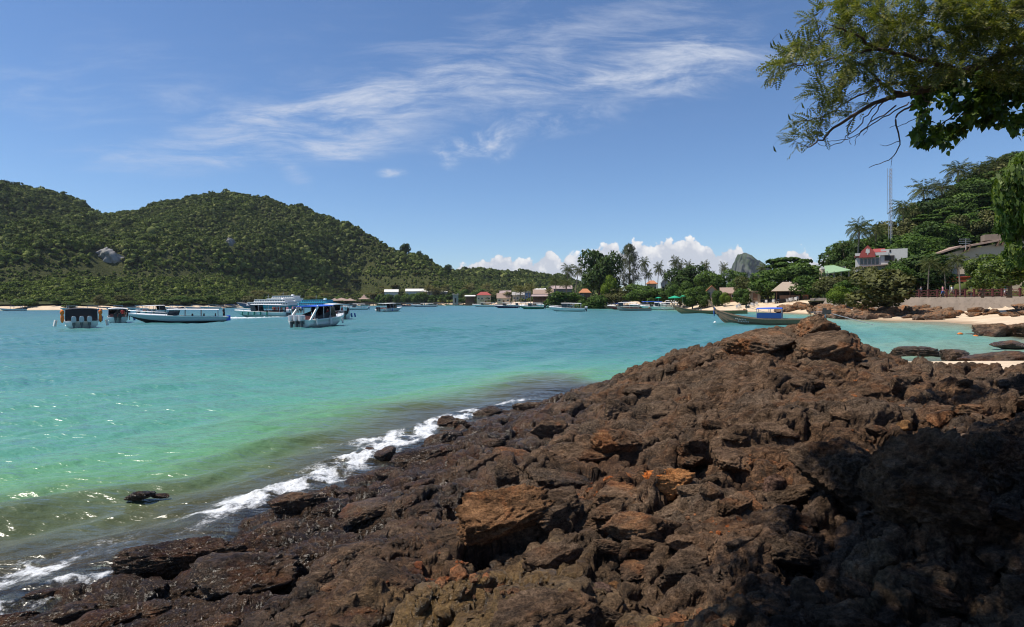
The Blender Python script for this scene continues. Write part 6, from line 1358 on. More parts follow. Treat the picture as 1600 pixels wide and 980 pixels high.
# --- ferries
def ferry(label, px_bow, px_stern, py, B, hull, decks, roof, toprow, dark_bow=None, depth=None, name='ferry'):
    pb, ps = gp(px_bow, py), gp(px_stern, py); L = abs(ps[0] - pb[0]); p = ps; p[2] = 0
    o = thing(name, label, 'ferry', p, math.atan2(pb[1] - ps[1], pb[0] - ps[0]), 'ferries at the pier'); s = p[1] / F
    st = hull_rings(L, B, toprow[0] * s, 1.6, -.8, 15, .9, .55, 2.0, .4); hull_mesh(st).build('hull', [hull, hull, M_ferry], o, True)
    m = MB(); m.loft([[(x, -hb * .97, zs - .05), (x, hb * .97, zs - .05)] for x, hb, hc, zs, *_ in st], False, False); m.build('deck', M_dull, o)
    if dark_bow: m = MB(); m.loft([[(x, -hb * 1.02 - .02, zs + .02), (x, -(hc + hb) / 2 * 1.02 - .02, (zs + zc) / 2), (x, -hc * 1.02 - .02, zc)] for x, hb, hc, zs, zk, zc in st[9:]], False, False); m.loft([[(x, hb * 1.02 + .02, zs + .02), (x, (hc + hb) / 2 * 1.02 + .02, (zs + zc) / 2), (x, hc * 1.02 + .02, zc)] for x, hb, hc, zs, zk, zc in st[9:]], False, False); m.build('bow_paint', dark_bow, o)
    z = toprow[0] * s
    for i, (xa, xb, h_) in enumerate(decks):
        h_ = h_ * s; m = MB(); x0, x1 = xa * L, xb * L; w_ = B * (.44 - .04 * i); sl = h_ * .9
        m.add([(x0, -w_, z), (x1, -w_, z), (x1, w_, z), (x0, w_, z), (x0 + .2, -w_ * .96, z + h_), (x1 - sl, -w_ * .96, z + h_), (x1 - sl, w_ * .96, z + h_), (x0 + .2, w_ * .96, z + h_)], [(3, 2, 1, 0), (4, 5, 6, 7), (0, 1, 5, 4), (1, 2, 6, 5), (2, 3, 7, 6), (3, 0, 4, 7)]); m.build('cabin', roof if roof in (M_turq,) else M_ferry, o)
        nw = max(5, int((x1 - x0) / 1.7))
        for k in range(nw):
            xx = x0 + .8 + (x1 - x0 - 2.0 - sl * .5) * k / (nw - 1); q = MB()
            for s_ in (-1, 1): q.box((xx, s_ * (w_ * .98 + .02), z + h_ * .55), (1.05, .10, h_ * .42))
            q.build('window', M_glass, o)
        m = MB(); m.box(((x0 + x1 - sl) / 2, 0, z + h_ + .09), (x1 - x0 - sl + .8, w_ * 2.08, .16)); m.build('deck_roof', roof, o); z += h_ + .2
    m = MB(); m.tube([(L * .45, 0, z), (L * .44, 0, z + 2.4)], .08, 5); m.tube([(L * .45, -.8, z + 1.5), (L * .45, .8, z + 1.5)], .05, 4); m.build('mast', M_steel, o)
    m = MB(); m.box((L * .2, 0, z + .35), (1.6, 1.2, .7), taper=.8); m.build('funnel', M_ferry, o)
    m = MB()
    for k in range(12): m.tube([(L * (.62 + .03 * k), -B * .40 * (1 - (k / 12) ** 2), toprow[0] * s + .5 + .1 * k), (L * (.62 + .03 * k), -B * .40 * (1 - (k / 12) ** 2), toprow[0] * s + 1.4 + .1 * k)], .03, 3)
    m.build('bow_rail', M_steel, o); return o
ferry('big ferry with a long dark bow and teal side, leftmost of the ferries', 360, 462, 482.2, 7.0, M_teal, [(.05, .74, 4.6), (.10, .62, 3.6)], M_ferry, (5.2, 0), M_navy)
ferry('tall white ferry with three rows of windows, behind the crowded tour boat', 402, 470, 480.8, 7.5, M_hullgrey, [(.0, .86, 4.5), (.04, .80, 4.0), (.10, .66, 3.4)], M_ferry, (5.4, 0))
ferry('bright turquoise two deck ferry behind the blue canopied speedboat', 456, 520, 481.2, 6.5, M_turq, [(.02, .86, 4.2), (.08, .78, 3.6)], M_turq, (4.0, 0))
# --- longtail boats
def longtail(name, label, px, py, L, rz, wood, canopy=None, skirt=None, marks=False, z=0.0, motor=True, group='wooden longtail boats', ribbon=None, depth=None, cab=(.36, .62)):
    p = gp(px, py, max(z, 0)) if depth is None else at(px, py, depth); p[2] = z
    rz = rz - math.atan(p[0] / p[1]); o = thing(name, label, 'longtail boat', p, rz, group); n = 19; st = []
    for i in range(n):
        t = i / (n - 1); k = max(0, (t - .50) / .5); ks = max(0, (.22 - t) / .22); hb = .95 * (1 - k ** 2.1) * (1 - .35 * ks ** 1.6) + .03; zs = .62 + .10 * ks + 1.0 * k ** 2.1; zk = -.28 * (1 - k ** 4) + (zs - .45) * max(0, (t - .86) / .14) ** 1.3 * .95; x = L * t
        st.append((x, hb, hb * (.62 - .25 * k), zs, zk, zk + .22 + .2 * k))
    # clinker planks: each strake is a step proud of the one below
    m = MB()
    for s in (-1, 1):
        for a, b in ((0, .36), (.33, .70), (.67, 1.0)):
            m.loft([[(x, s * ((hc + (hb - hc) * a ** .8) + .025), zc + (zs - zc) * a), (x, s * ((hc + (hb - hc) * b ** .8) + .012), zc + (zs - zc) * b)] for x, hb, hc, zs, zk, zc in st], False, False)
        m.loft([[(x, 0, zk), (x, s * (hc + .02), zc + .02)] for x, hb, hc, zs, zk, zc in st], False, False)
        m.loft([[(x, s * (hb - .05), zs - .0), (x, s * (hc * .9), max(zc, .05))] for x, hb, hc, zs, zk, zc in st], False, False)
    x, hb, hc, zs, zk, zc = st[0]; m.add([(x, -hb, zs), (x, hb, zs), (x, hc, zc), (x, 0, zk), (x, -hc, zc)], [(0, 1, 2, 3, 4)]); m.build('hull', wood, o)
    g = MB()
    for s in (-1, 1): g.loft([[(x, s * (hb + .05), zs - .06), (x, s * (hb + .05), zs + .04), (x, s * (hb - .07), zs + .04), (x, s * (hb - .07), zs - .06)] for x, hb, hc, zs, zk, zc in st], True, True)
    g.build('gunwale', M_lwood, o)
    f = MB(); f.loft([[(x, -hb * .82, .16 + max(0, zs - .75) * .9), (x, hb * .82, .16 + max(0, zs - .75) * .9)] for x, hb, hc, zs, *_ in st[:-2]], False, False); f.build('floor', M_dull, o)
    for t in (.2, .32, .5, .66): i = int(t * (n - 1)); x, hb, *_ = st[i]; b = MB(); b.box((x, 0, .5 + max(0, st[i][3] - .75) * .8), (.28, hb * 1.85, .05)); b.build('thwart', M_lwood, o)
    x, hb, hc, zs, *_ = st[-1]; pr = MB(); pr.loft([[(x - .25 + dx, -.10 * w_, zs - .5 + dz), (x - .02 + dx, -.10 * w_, zs - .5 + dz), (x - .02 + dx, .10 * w_, zs - .5 + dz), (x - .25 + dx, .10 * w_, zs - .5 + dz)] for dx, dz, w_ in ((0, 0, 1), (.30, .62, 1), (.72, 1.25, .9), (.98, 1.62, 1.1))], True, True); pr.build('prow', M_lwood, o)
    if ribbon: r = MB(); r.tube([(x + .18, -.1, zs + .1), (x + .2, 0, zs + .22), (x + .12, .12, zs + .1)], .09, 6); r.tube([(x + .2, 0, zs + .12), (x + .24, -.12, zs - .3), (x + .22, -.14, zs - .75)], [.07, .09, .05], 6); r.build('ribbon', ribbon, o)
    if canopy:
        x0, x1 = cab[0] * L, cab[1] * L; c = MB(); c.loft([[(xx, v * .98, 1.72 + .12 * (1 - v * v) + .05 * math.sin(9 * xx)) for v in (-1, -.5, 0, .5, 1)] + [(xx, v * .98, 1.69) for v in (1, 0, -1)] for xx in (x0, x0 * .6 + x1 * .4, x1)], True, True); c.build('canopy', canopy, o)
        for xx in (x0 + .05, (x0 + x1) / 2, x1 - .05):
            for s in (-1, 1): q = MB(); q.tube([(xx, s * .88, .6), (xx, s * .93, 1.72)], .03, 5); q.build('canopy_post', M_steel, o)
    if skirt:
        q = MB()
        for s in (-1, 1): q.box(((x0 + x1) / 2, s * .94, .98), (x1 - x0 - .1, .03, .56))
        q.build('side_cloth', skirt, o)
    if marks:
        q = MB(); rg_ = random.Random(8)
        for rr in range(2):
            xx = L * .80 - rr * .25
            for k in range(7): q.box((xx - k * .17, 0, 0), (.09, .012, .10 if k % 2 else .14), ry=rg_.uniform(-.5, .5)); xq = xx - k * .17; tt = xq / L; i = min(int(tt * (n - 1)), n - 2); a_ = tt * (n - 1) - i; hb = st[i][1] * (1 - a_) + st[i + 1][1] * a_; hc = st[i][2] * (1 - a_) + st[i + 1][2] * a_; zs = st[i][3] * (1 - a_) + st[i + 1][3] * a_; zc = st[i][5] * (1 - a_) + st[i + 1][5] * a_; fz = .62 - .27 * rr; q.v[-8:] = [(vx, vy + (hc + (hb - hc) * fz ** .8 + .05), vz + zc + (zs - zc) * fz) for vx, vy, vz in q.v[-8:]]
        q.build('lettering', M_white, o)
    if motor:
        e = MB(); e.box((.15, 0, .85), (.12, .12, .7)); e.build('engine_post', M_steel, o); e = MB(); e.box((.05, 0, 1.38), (.75, .42, .46)); e.box((.22, 0, 1.68), (.36, .34, .2)); e.box((-.25, .05, 1.42), (.3, .5, .34)); en = e.build('engine', M_engine, o)
        e = MB(); e.tube([(-.3, 0, 1.25), (-2.6, .1, .55), (-4.4, .15, .02)], .04, 6); e.ell((-4.4, .15, .0), (.05, .22, .22), 8, 5); e.build('propeller_shaft', M_steel, en); e = MB(); e.tube([(.4, 0, 1.4), (1.5, .15, 1.35)], .035, 5); e.build('tiller', M_steel, en)
        e = MB(); e.box((.55, .2, .80), (.5, .4, .3)); e.build('fuel_box', M_orangewall, o)
        for xx in (1.2, 1.55): e = MB(); e.tube([(xx, -.6, .6), (xx, -.6, 1.65 + .1 * xx)], .03, 5); e.build('pole', M_lwood, o)
    return o
longtail('longtail_boat', 'brown wooden longtail boat with a blue canopy and blue side cloth, moored off the rocks', 1292, 508.3, 11.0, R(180), M_lwood, M_canvas_blue, pbr('navy_side_cloth', (.008, .05, .19), .85, var=.1), marks=True, ribbon=CLOTH['blue'], cab=(.38, .61))
longtail('longtail_boat', 'olive brown longtail boat with a raised prow behind the blue canopied one', 1168, 490.5, 14.0, R(180), M_lwoodg, None, None, ribbon=CLOTH['khaki'])
longtail('longtail_boat', 'longtail boat drawn up on the sand with a teal cover, prow toward the bar', 1118, 483.2, 12.5, R(6), M_lwood, M_canvas_white, None, z=.12, cab=(.40, .55), motor=True)
longtail('longtail_boat', 'shorter longtail boat beached beside the one with the teal cover', 1176, 482.8, 8.4, R(8), M_lwood, M_turq, None, z=.15, cab=(.36, .62))
longtail('longtail_boat', 'dark longtail boat with a pale canopy lying before the long white speedboat', 1018, 485.6, 9.6, R(178), M_dull, M_canvas_white, None)
# buoy
o = thing('buoy', 'small white mooring buoy floating off the longtail prow', 'buoy', gp(1117, 505)); m = MB(); m.ell((0, 0, .06), (.16, .16, .16)); m.build('float', M_hull, o, True); m = MB(); m.tube([(0, 0, .2), (0, 0, .34)], .03, 5); m.build('eye', M_steel, o)
# ================================================================== people, chairs, parasols
# on the sea wall path
for px, Y, top, bot, pose, lab in ((1473, 84.3, 'pink', 'blue', 'walk', 'person in a pink top walking behind the railing'), (1487, 84.1, 'white', 'khaki', 'walk', 'person in a white shirt walking behind the railing, below the red awning'), (1439, 87, 'grey', 'black', 'stand', 'person in grey standing behind the railing in the shade'), (1570, 81.2, 'teal', 'white', 'stand', 'person in teal behind the railing, under the almond tree'), (1533, 82.4, 'red', 'black', 'walk', 'person in red behind the railing past the stout palms')):
    p = at(px, 460, Y); person((p[0], Y, 3.0), .6, lab, top, bot, pose)
person(tuple(hit_land(1313, 477)), 1.2, 'person in pale clothes standing alone on the rocks below the overhanging tree', 'white', 'khaki', 'walk')
person(tuple(land_at(1280, 476)), 2.0, 'person in white on the sand beside the rock outcrop', 'white', 'grey', 'stand')
person(tuple(land_at(1104, 473)), 0.3, 'person in dark clothes on the sand below the orange gabled hut', 'black', 'khaki', 'stand')
person(tuple(land_at(1072, 480)), -.6, 'person with bare arms at the water edge by the long white speedboat', 'khaki', 'black', 'walk')
rg = random.Random(71); tops_ = list(CLOTH)
spots = [(946, 478), (943, 481), (932, 479), (955, 477), (966, 477), (1000, 474.5), (1008, 474), (1022, 473.5), (1032, 474), (1054, 474), (1062, 473.5)]
for i, (px, py) in enumerate(spots):
    t, b = rg.choice(tops_), rg.choice(['blue', 'black', 'khaki', 'red'])
    person(tuple(land_at(px, py)), rg.uniform(0, 6.28), f'person in a {t} top and {b} shorts standing on the sand behind the beached boats', t, b, rg.choice(['stand', 'walk']), 'people on the beach')
for i in range(46):
    px = rg.uniform(690, 900); py = float(np.interp(px, SH[:, 0], SH[:, 1])) - rg.uniform(1.0, 3.2); t, b = rg.choice(tops_), rg.choice(['blue', 'black', 'khaki', 'red'])
    person(tuple(land_at(px, py)), rg.uniform(0, 6.28), f'person in a {t} top among the crowd on the far village beach', t, b, rg.choice(['stand', 'walk']), 'people on the village beach')
# aboard the boats
def aboard(px, py_wl, off, zf, lab, top, pose='stand', bot='black'):
    p = gp(px, py_wl); person((p[0], p[1] + off, zf), rg.uniform(0, 6.28), lab, top, bot, pose, 'people on the boats')
aboard(350, 503, 0, .40, 'person standing at the stern of the long grey speedboat', 'black')
for px, t, lab in ((177, 'black', 'person in black at one outboard of the small two motor boat'), (184, 'red', 'person in red in the stern of the small two motor boat'), (193, 'black', 'person in black standing tall in the small two motor boat')): aboard(px, 505, 1.0, .34, lab, t)
for i in range(9):
    t = ['orange', 'red', 'black', 'red', 'blue', 'orange', 'white', 'black', 'pink'][i]; aboard(418 + 3.9 * i, 494.5, 2.6 - .32 * i, .36, f'passenger in {t} under the white roof of the crowded tour boat', t)
for i in range(7):
    t = ['pink', 'blue', 'black', 'red', 'grey', 'white', 'blue'][i]; aboard(452 + 2.6 * i, 493.0, 2.0, .40, f'passenger in {t} crowding the stern of the green fendered tour boat', t)
for px, t in ((477, 'black'), (497, 'red')): aboard(px, 512, 3.2, .36, f'person in {t} inside the blue canopied speedboat', t)
for px, t in ((529, 'red'), (538, 'black')): aboard(px, 499, 2.0, .36, f'person in {t} aboard the white roofed boat with blue barrels', t)
aboard(1108, 484, 4.0, .45, 'person in black bending over the beached longtail with the teal cover', 'black')
# white chairs under the bar trees
def chair():
    o = thing('beach_chair', 'white', 'chair'); m = MB(); m.box((0, 0, .44), (.55, .52, .06)); m.build('seat', M_white, o); m = MB(); m.box((0, .27, .78), (.55, .06, .62), rx=R(-12)); m.build('backrest', M_white, o)
    for sx in (-1, 1):
        for sy in (-1, 1): q = MB(); q.tube([(sx * .24, sy * .22, 0), (sx * .23, sy * .21, .42)], .03, 5); q.build('leg', M_white, o)
        q = MB(); q.box((sx * .27, 0, .62), (.05, .5, .04)); q.build('armrest', M_white, o)
    return o
C0 = chair(); first = True
for i, (px, Y) in enumerate([(1152, 143), (1156, 145), (1171, 141), (1175, 143), (1179, 141), (1183, 143), (1197, 144), (1208, 142), (1212, 143), (1215, 141), (1231, 138), (1234, 139), (1237, 138), (1240, 139), (1243, 138), (1246, 139), (1085, 146), (1091, 147), (1096, 146)]):
    p = at(px, 470, Y); z = float(land_z(np.array([p[0] / Y]), np.array([float(Y)]))[0])
    lab = 'white plastic chair of the cluster beside the orange kiosk of the thatched bar' if px > 1225 else ('white plastic chair in the row under the trees left of the thatched bar' if px > 1100 else 'white plastic chair on the sand near the green parasols')
    gr = 'white chairs of the beach bar' if px > 1225 else ('white chairs under the beach trees' if px > 1100 else 'white chairs near the parasols')
    if first: C0.location = (p[0], Y, z); C0['label'] = lab; C0['group'] = gr; first = False
    else: dup(C0, (p[0], Y, z), rg.uniform(-.5, .5), lab, gr)
# parasols
M_para = pbr('green_parasol_cloth', (.015, .33, .17), .8, var=.1)
for px, yt, wpx, Y, lab in ((1029, 464, 10, 156, 'smaller green parasol on the sand by the olive bush'), (1054, 462, 20, 152, 'largest green parasol on the beach'), (1067, 461.5, 9, 158, 'dark green parasol next to the largest one')):
    p = at(px, yt, Y); z = float(land_z(np.array([p[0] / Y]), np.array([float(Y)]))[0]); o = thing('parasol', lab, 'parasol', (p[0], Y, z), 0, 'green parasols'); h = p[2] - z; r = wpx * Y / F / 2
    m = MB(); n = 8
    for k in range(n): a, b = 2 * PI * k / n, 2 * PI * (k + 1) / n; m.add([(0, 0, h), (r * math.cos(a), r * math.sin(a), h - r * .32), (r * math.cos(b), r * math.sin(b), h - r * .32), (r * math.cos(a), r * math.sin(a), h - r * .42), (r * math.cos(b), r * math.sin(b), h - r * .42)], [(0, 1, 2), (1, 3, 4, 2)])
    m.build('canopy', M_para, o); m = MB(); m.tube([(0, 0, -.2), (0, 0, h)], .035, 6); m.build('pole', M_white, o)
# floats of the swimming line in the cove
for px, py, lab in ((1500, 523, 'small orange float in the cove, the one farther from the black rocks'), (1524, 527, 'small orange float in the cove near the black rocks')):
    o = thing('float', lab, 'float', gp(px, py), .3); m = MB(); m.ell((0, 0, .04), (.28, .12, .12)); m.build('body', M_vest, o, True); m = MB(); m.tube([(-.36, 0, .05), (.36, 0, .05)], .03, 5); m.build('rope_eye', M_steel, o)
# ================================================================== the trees over the rocks, at the side of the view
M_feather = leafmat('feather_leaf', (.046, .060, .014), (.125, .138, .030), (.28, .235, .06), trans=.45, nscale=1.5, rough=.45, spec=.3, rnd=.1)
M_heart = leafmat('heart_leaf', (.028, .052, .010), (.085, .14, .022), (.24, .29, .06), trans=.45, nscale=1.5, rough=.4, spec=.35, rnd=.1)
M_glossy = leafmat('almond_leaf', (.024, .046, .009), (.085, .13, .02), (.24, .28, .07), trans=.34, nscale=.6, rough=.5, spec=.22, rnd=.2)
M_treebark = pbr('grey_brown_bark', (.085, .060, .045), .9, var=.35, scale=9, bump=.7, bscale=40, spec=.15)
def pinnate(base, d, up, L_, rg, V, Fs, pairs=8):
    """one feather leaf: leaflets in pairs along a drooping rachis"""
    d = d / np.linalg.norm(d); s = np.cross(d, up); s /= max(np.linalg.norm(s), 1e-6); n = np.cross(s, d); p = base.copy(); droop = rg.uniform(.02, .10)
    for j in range(pairs):
        f = (j + 1) / pairs; p = p + d * L_ / pairs; d = d + np.array([0, 0, -droop]); d /= np.linalg.norm(d); ll = L_ * .26 * (math.sin(PI * min(.15 + .8 * f, 1)) ** .6); w_ = L_ / pairs * .44
        for sg in (-1, 1):
            t = s * sg * .86 + d * .42 + n * rg.uniform(-.35, .15); t /= np.linalg.norm(t); b = len(V); V += [p, p + t * ll * .5 + d * w_, p + t * ll, p + t * ll * .5 - d * w_]; Fs.append((b, b + 1, b + 2, b + 3) if sg > 0 else (b + 3, b + 2, b + 1, b))
def heart(base, d, n, L_, V, Fs):
    d = d / np.linalg.norm(d); s = np.cross(d, n); s /= max(np.linalg.norm(s), 1e-6); n = np.cross(s, d); b = len(V)
    V += [base, base + s * L_ * .42 + d * L_ * .18 + n * L_ * .10, base + d * L_ * .52, base - s * L_ * .42 + d * L_ * .18 + n * L_ * .10, base + s * L_ * .30 + d * L_ * .66 + n * L_ * .04, base + d * L_ * 1.08 - n * L_ * .1, base - s * L_ * .30 + d * L_ * .66 + n * L_ * .04]
    Fs += [(b, b + 1, b + 4, b + 2), (b, b + 2, b + 6, b + 3), (b + 2, b + 4, b + 5, b + 6)]
class Grower:
    """limbs first; every spray of leaves then reaches back to the nearest wood by a twig"""
    def __init__(s, seed): s.mb = MB(); s.nodes = []; s.dirs = []; s.rg = np.random.default_rng(seed); s.V = []; s.F = []
    def limb(s, pts, r0, r1, n=7, wob=.03):
        pts = [np.array(p, float) for p in pts]; out = []
        for i in range(len(pts) - 1):
            for k in range(6):
                t = k / 6; a = pts[max(i - 1, 0)]; b, c, d = pts[i], pts[i + 1], pts[min(i + 2, len(pts) - 1)]
                out.append(.5 * ((2 * b) + (c - a) * t + (2 * a - 5 * b + 4 * c - d) * t * t + (3 * b - a - 3 * c + d) * t ** 3) + s.rg.normal(0, wob, 3) * (0 < t))
        out.append(pts[-1]); m = len(out); s.mb.tube(out, [r0 + (r1 - r0) * (i / (m - 1)) ** .8 for i in range(m)], n)
        s.nodes += out
    def spray(s, p, leaf, r=.006, bare=.45, bend=.12, reach=1.0):
        N_ = np.array(s.nodes); k = int(np.argmin(((N_ - p) ** 2).sum(1))); q = N_[k]; L_ = np.linalg.norm(p - q)
        if L_ > reach: q = p + (q - p) * 1.0
        mid = (p + q) / 2 + s.rg.normal(0, bend * L_, 3) + np.array([0, 0, .12 * L_]); pts = [(1 - t) ** 2 * q + 2 * t * (1 - t) * mid + t * t * p for t in (0, .2, .4, .6, .8, 1)]
        rr = r * (1 + 2.2 * min(L_, 1.5)); s.mb.tube(pts, [rr, rr * .8, rr * .65, rr * .5, rr * .4, rr * .25], 4 if L_ < .8 else 5, cap=False); s.nodes += [pts[2], pts[4], pts[5]]
        if leaf: leaf(s, pts)
FEATHER = dict(L=.22, n=8)
def feather_spray(g, pts):
    for t in np.linspace(.35, 1, FEATHER['n']):
        i = min(int(t * 5), 4); a = t * 5 - i; p = pts[i] * (1 - a) + pts[i + 1] * a; d = pts[5] - pts[2]; d = d / max(np.linalg.norm(d), 1e-6) * .7 + g.rg.normal(0, .55, 3) + np.array([-.35, -.1, -.12]); up = np.array([0, 0, 1.0]) + g.rg.normal(0, .35, 3); pinnate(p, d, up, FEATHER['L'] * g.rg.uniform(.7, 1.3), g.rg, g.V, g.F)
def shade_spray(g, pts):
    for t in np.linspace(.2, 1, 8):
        i = min(int(t * 5), 4); p = pts[i] + g.rg.normal(0, .16, 3); pinnate(p, g.rg.normal(0, 1, 3) + np.array([-.2, 0, -.1]), np.array([0, 0, 1.0]) + g.rg.normal(0, .3, 3), .38 * g.rg.uniform(.7, 1.3), g.rg, g.V, g.F, 5)
def heart_spray(g, pts):
    for t in np.linspace(.15, 1, 11):
        i = min(int(t * 5), 4); a = t * 5 - i; p = pts[i] * (1 - a) + pts[i + 1] * a + g.rg.normal(0, .035, 3); heart(p, g.rg.normal(0, .6, 3) + np.array([0, 0, -.75]), g.rg.normal(0, .5, 3) + np.array([0, -.4, .8]), .105 * g.rg.uniform(.6, 1.3), g.V, g.F)
def inside(poly, x, y):
    r = False; j = len(poly) - 1
    for i in range(len(poly)):
        if (poly[i][1] > y) != (poly[j][1] > y) and x < (poly[j][0] - poly[i][0]) * (y - poly[i][1]) / (poly[j][1] - poly[i][1]) + poly[i][0]: r = not r
        j = i
    return r
A = lambda x, y, Y: np.array(at(x, y, Y)); P3_ = lambda *p: np.array(p, float)
g = Grower(61)
root = P3_(11.2, 9.6, 1.0); fork = P3_(10.6, 9.4, 4.6)
g.mb.tube([root + P3_(.1, 0, -1.2), root, P3_(10.9, 9.5, 3.0), fork], [.5, .36, .30, .27], 10); g.nodes += [fork]
g.limb([fork, A(1760, 60, 9.0), A(1600, 77, 8.7), A(1551, 94, 8.6), A(1500, 114, 8.4), A(1449, 140, 8.3), A(1409, 149, 8.2), A(1371, 160, 8.1), A(1323, 187, 8.0), A(1290, 213, 7.9), A(1262, 230, 7.9)], .10, .006, wob=.012)
g.limb([fork, A(1740, 30, 9.4), A(1600, 51, 9.2), A(1543, 43, 9.1), A(1486, 43, 9.0), A(1440, 36, 8.9), A(1380, 22, 8.8)], .09, .010, wob=.012)
g.limb([A(1500, 114, 8.4), A(1474, 103, 8.2), A(1417, 86, 8.0), A(1371, 77, 7.9), A(1337, 54, 7.8), A(1300, 40, 7.7)], .05, .010, 6, .012)
g.limb([A(1371, 77, 7.9), A(1330, 84, 7.8), A(1280, 98, 7.7), A(1235, 104, 7.7)], .022, .006, 5, .01)
g.limb([A(1409, 149, 8.2), A(1377, 131, 8.0), A(1354, 106, 7.9), A(1325, 95, 7.8)], .03, .007, 5, .01)
g.limb([A(1449, 140, 8.3), A(1400, 130, 8.4), A(1340, 150, 8.4), A(1290, 180, 8.3), A(1245, 190, 8.2)], .022, .005, 5, .012)
g.limb([A(1426, 163, 8.2), A(1400, 183, 8.1), A(1406, 220, 8.1), A(1394, 246, 8.0), A(1358, 262, 8.0)], .016, .004, 5, .006)     # the bare hanging branch
g.limb([A(1406, 220, 8.1), A(1385, 228, 8.0), A(1375, 226, 8.0)], .006, .002, 4, .003); g.limb([A(1394, 246, 8.0), A(1392, 262, 8.0)], .005, .002, 4, .003)
for q in ([(1420, 160), (1370, 190), (1330, 215), (1290, 222)], [(1400, 165), (1345, 205), (1335, 228)], [(1371, 160), (1340, 200), (1310, 224), (1280, 226)], [(1440, 145), (1450, 170), (1420, 190), (1390, 200)], [(1380, 158), (1360, 190), (1350, 212)], [(1340, 178), (1325, 205), (1330, 226)]):
    g.limb([A(x, y, 8.1 + .1 * g.rg.normal()) for x, y in q], .011, .003, 4, .012)
nf0 = len(g.nodes)
poly = [(1198, 112), (1212, 88), (1236, 72), (1250, 42), (1262, 18), (1300, 6), (1318, -20), (1700, -20), (1700, 130), (1560, 128), (1470, 120), (1420, 138), (1370, 140), (1330, 152), (1280, 168), (1268, 150), (1262, 128), (1300, 112), (1262, 104), (1230, 106), (1204, 124)]
poly2 = [(1262, 150), (1330, 140), (1360, 160), (1318, 186), (1262, 234), (1218, 230), (1222, 214), (1218, 190), (1250, 178), (1262, 164)]
cl = []
while len(cl) < 500:
    x, y = g.rg.uniform(1195, 1700), g.rg.uniform(-20, 240)
    if inside(poly, x, y) and g.rg.random() < .50 + .5 * min(max((x - 1230) / 220, 0), 1): cl.append((x, y, g.rg.uniform(7.2, 9.2)))
    elif inside(poly2, x, y) and g.rg.random() < .38: cl.append((x, y, g.rg.uniform(7.7, 8.3)))
pts = [A(*c) for c in cl]; NN = np.array(g.nodes); pts.sort(key=lambda p: ((NN - p) ** 2).sum(1).min())
for p in pts: g.spray(p, feather_spray, .0035, bend=.10)
for x, y in ((1203, 66), (1207, 62), (1246, 55), (1218, 52), (1276, 122), (1252, 160), (1208, 228), (1231, 178)):       # dry pods on thin stalks at the edge
    g.spray(A(x, y, 7.9), None, .0018); p = A(x, y, 7.9); b = len(g.V); g.V += [p, p + P3_(.02, 0, -.02), p + P3_(.05, 0, -.09), p + P3_(.01, 0, -.07)]; g.F.append((b, b + 1, b + 2, b + 3))
# the part of the crown above the view, which shades the rocks
g.limb([fork, P3_(9.0, 8.8, 6.9), P3_(6.6, 8.0, 8.0), P3_(4.4, 7.2, 8.2), P3_(2.6, 6.6, 8.0), P3_(1.2, 6.0, 7.8)], .18, .02, wob=.05)
g.limb([P3_(6.6, 8.0, 8.0), P3_(5.0, 6.2, 8.1), P3_(3.6, 5.0, 7.8), P3_(2.4, 4.3, 7.4)], .09, .015, 6, .05); g.limb([fork, P3_(9.6, 7.5, 6.6), P3_(7.5, 5.6, 7.6), P3_(5.5, 4.2, 7.8), P3_(4.0, 3.4, 7.4)], .14, .02, wob=.05)
sdn = np.array(sd); shade = [(1185, 985), (1180, 900), (1215, 850), (1250, 800), (1275, 760), (1295, 700), (1330, 664), (1400, 672), (1470, 650), (1540, 640), (1720, 640), (1800, 1100), (1180, 1100)]
cl = []
while len(cl) < 270:
    x, y = g.rg.uniform(1120, 1800), g.rg.uniform(630, 1090)
    if not inside(shade, x, y) or (y > 830 and g.rg.random() < .62): continue
    h_ = gp(x, y, 1.15 if y > 760 else 1.45); t = g.rg.uniform(5.6, 7.6); p = np.array(h_) + sdn * t
    if H + (p[1]) * .56 > p[2]: continue                                       # would hang into the view
    cl.append(p)
NN = np.array(g.nodes); cl.sort(key=lambda p: ((NN - p) ** 2).sum(1).min())
for p in cl: g.spray(p, shade_spray, .006)
o = thing('feathery_tree', 'feathery leaved tree reaching in over the rocks from the side', 'tree', tuple(root)); off = -np.array(root)
tm = g.mb.mesh('feathery_trunk', M_treebark, True); tm.transform(Matrix.Translation(off)); link('trunk', tm, o)
link('crown', np_mesh('feathery_crown', np.array(g.V) + off, np.array(g.F), M_feather, False), o)
# broad leaved branches hanging in front
g = Grower(62); root = P3_(12.6, 10.4, 1.0)
g.mb.tube([root + P3_(0, 0, -1.2), root, P3_(12.4, 10.3, 3.0), P3_(12.0, 10.1, 5.0)], [.4, .28, .24, .2], 9); g.nodes += [P3_(12.0, 10.1, 5.0)]
g.limb([P3_(12.0, 10.1, 5.0), A(1720, 130, 9.6), A(1600, 114, 9.3), A(1543, 129, 9.2), A(1490, 134, 9.0), A(1450, 132, 8.9)], .09, .012, wob=.012)
g.limb([A(1560, 126, 9.2), A(1520, 150, 9.1), A(1490, 180, 9.0), A(1455, 205, 8.9)], .03, .005, 5, .01); g.limb([A(1600, 114, 9.3), A(1575, 150, 9.2), A(1560, 180, 9.2)], .03, .006, 5, .01); g.limb([P3_(12.0, 10.1, 5.0), A(1720, 180, 9.6), A(1620, 175, 9.4), A(1580, 195, 9.3)], .06, .008, 6, .01)
g.limb([A(1490, 180, 9.0), A(1508, 195, 9.0), A(1506, 215, 9.0), A(1492, 230, 9.0)], .006, .002, 4, .004)
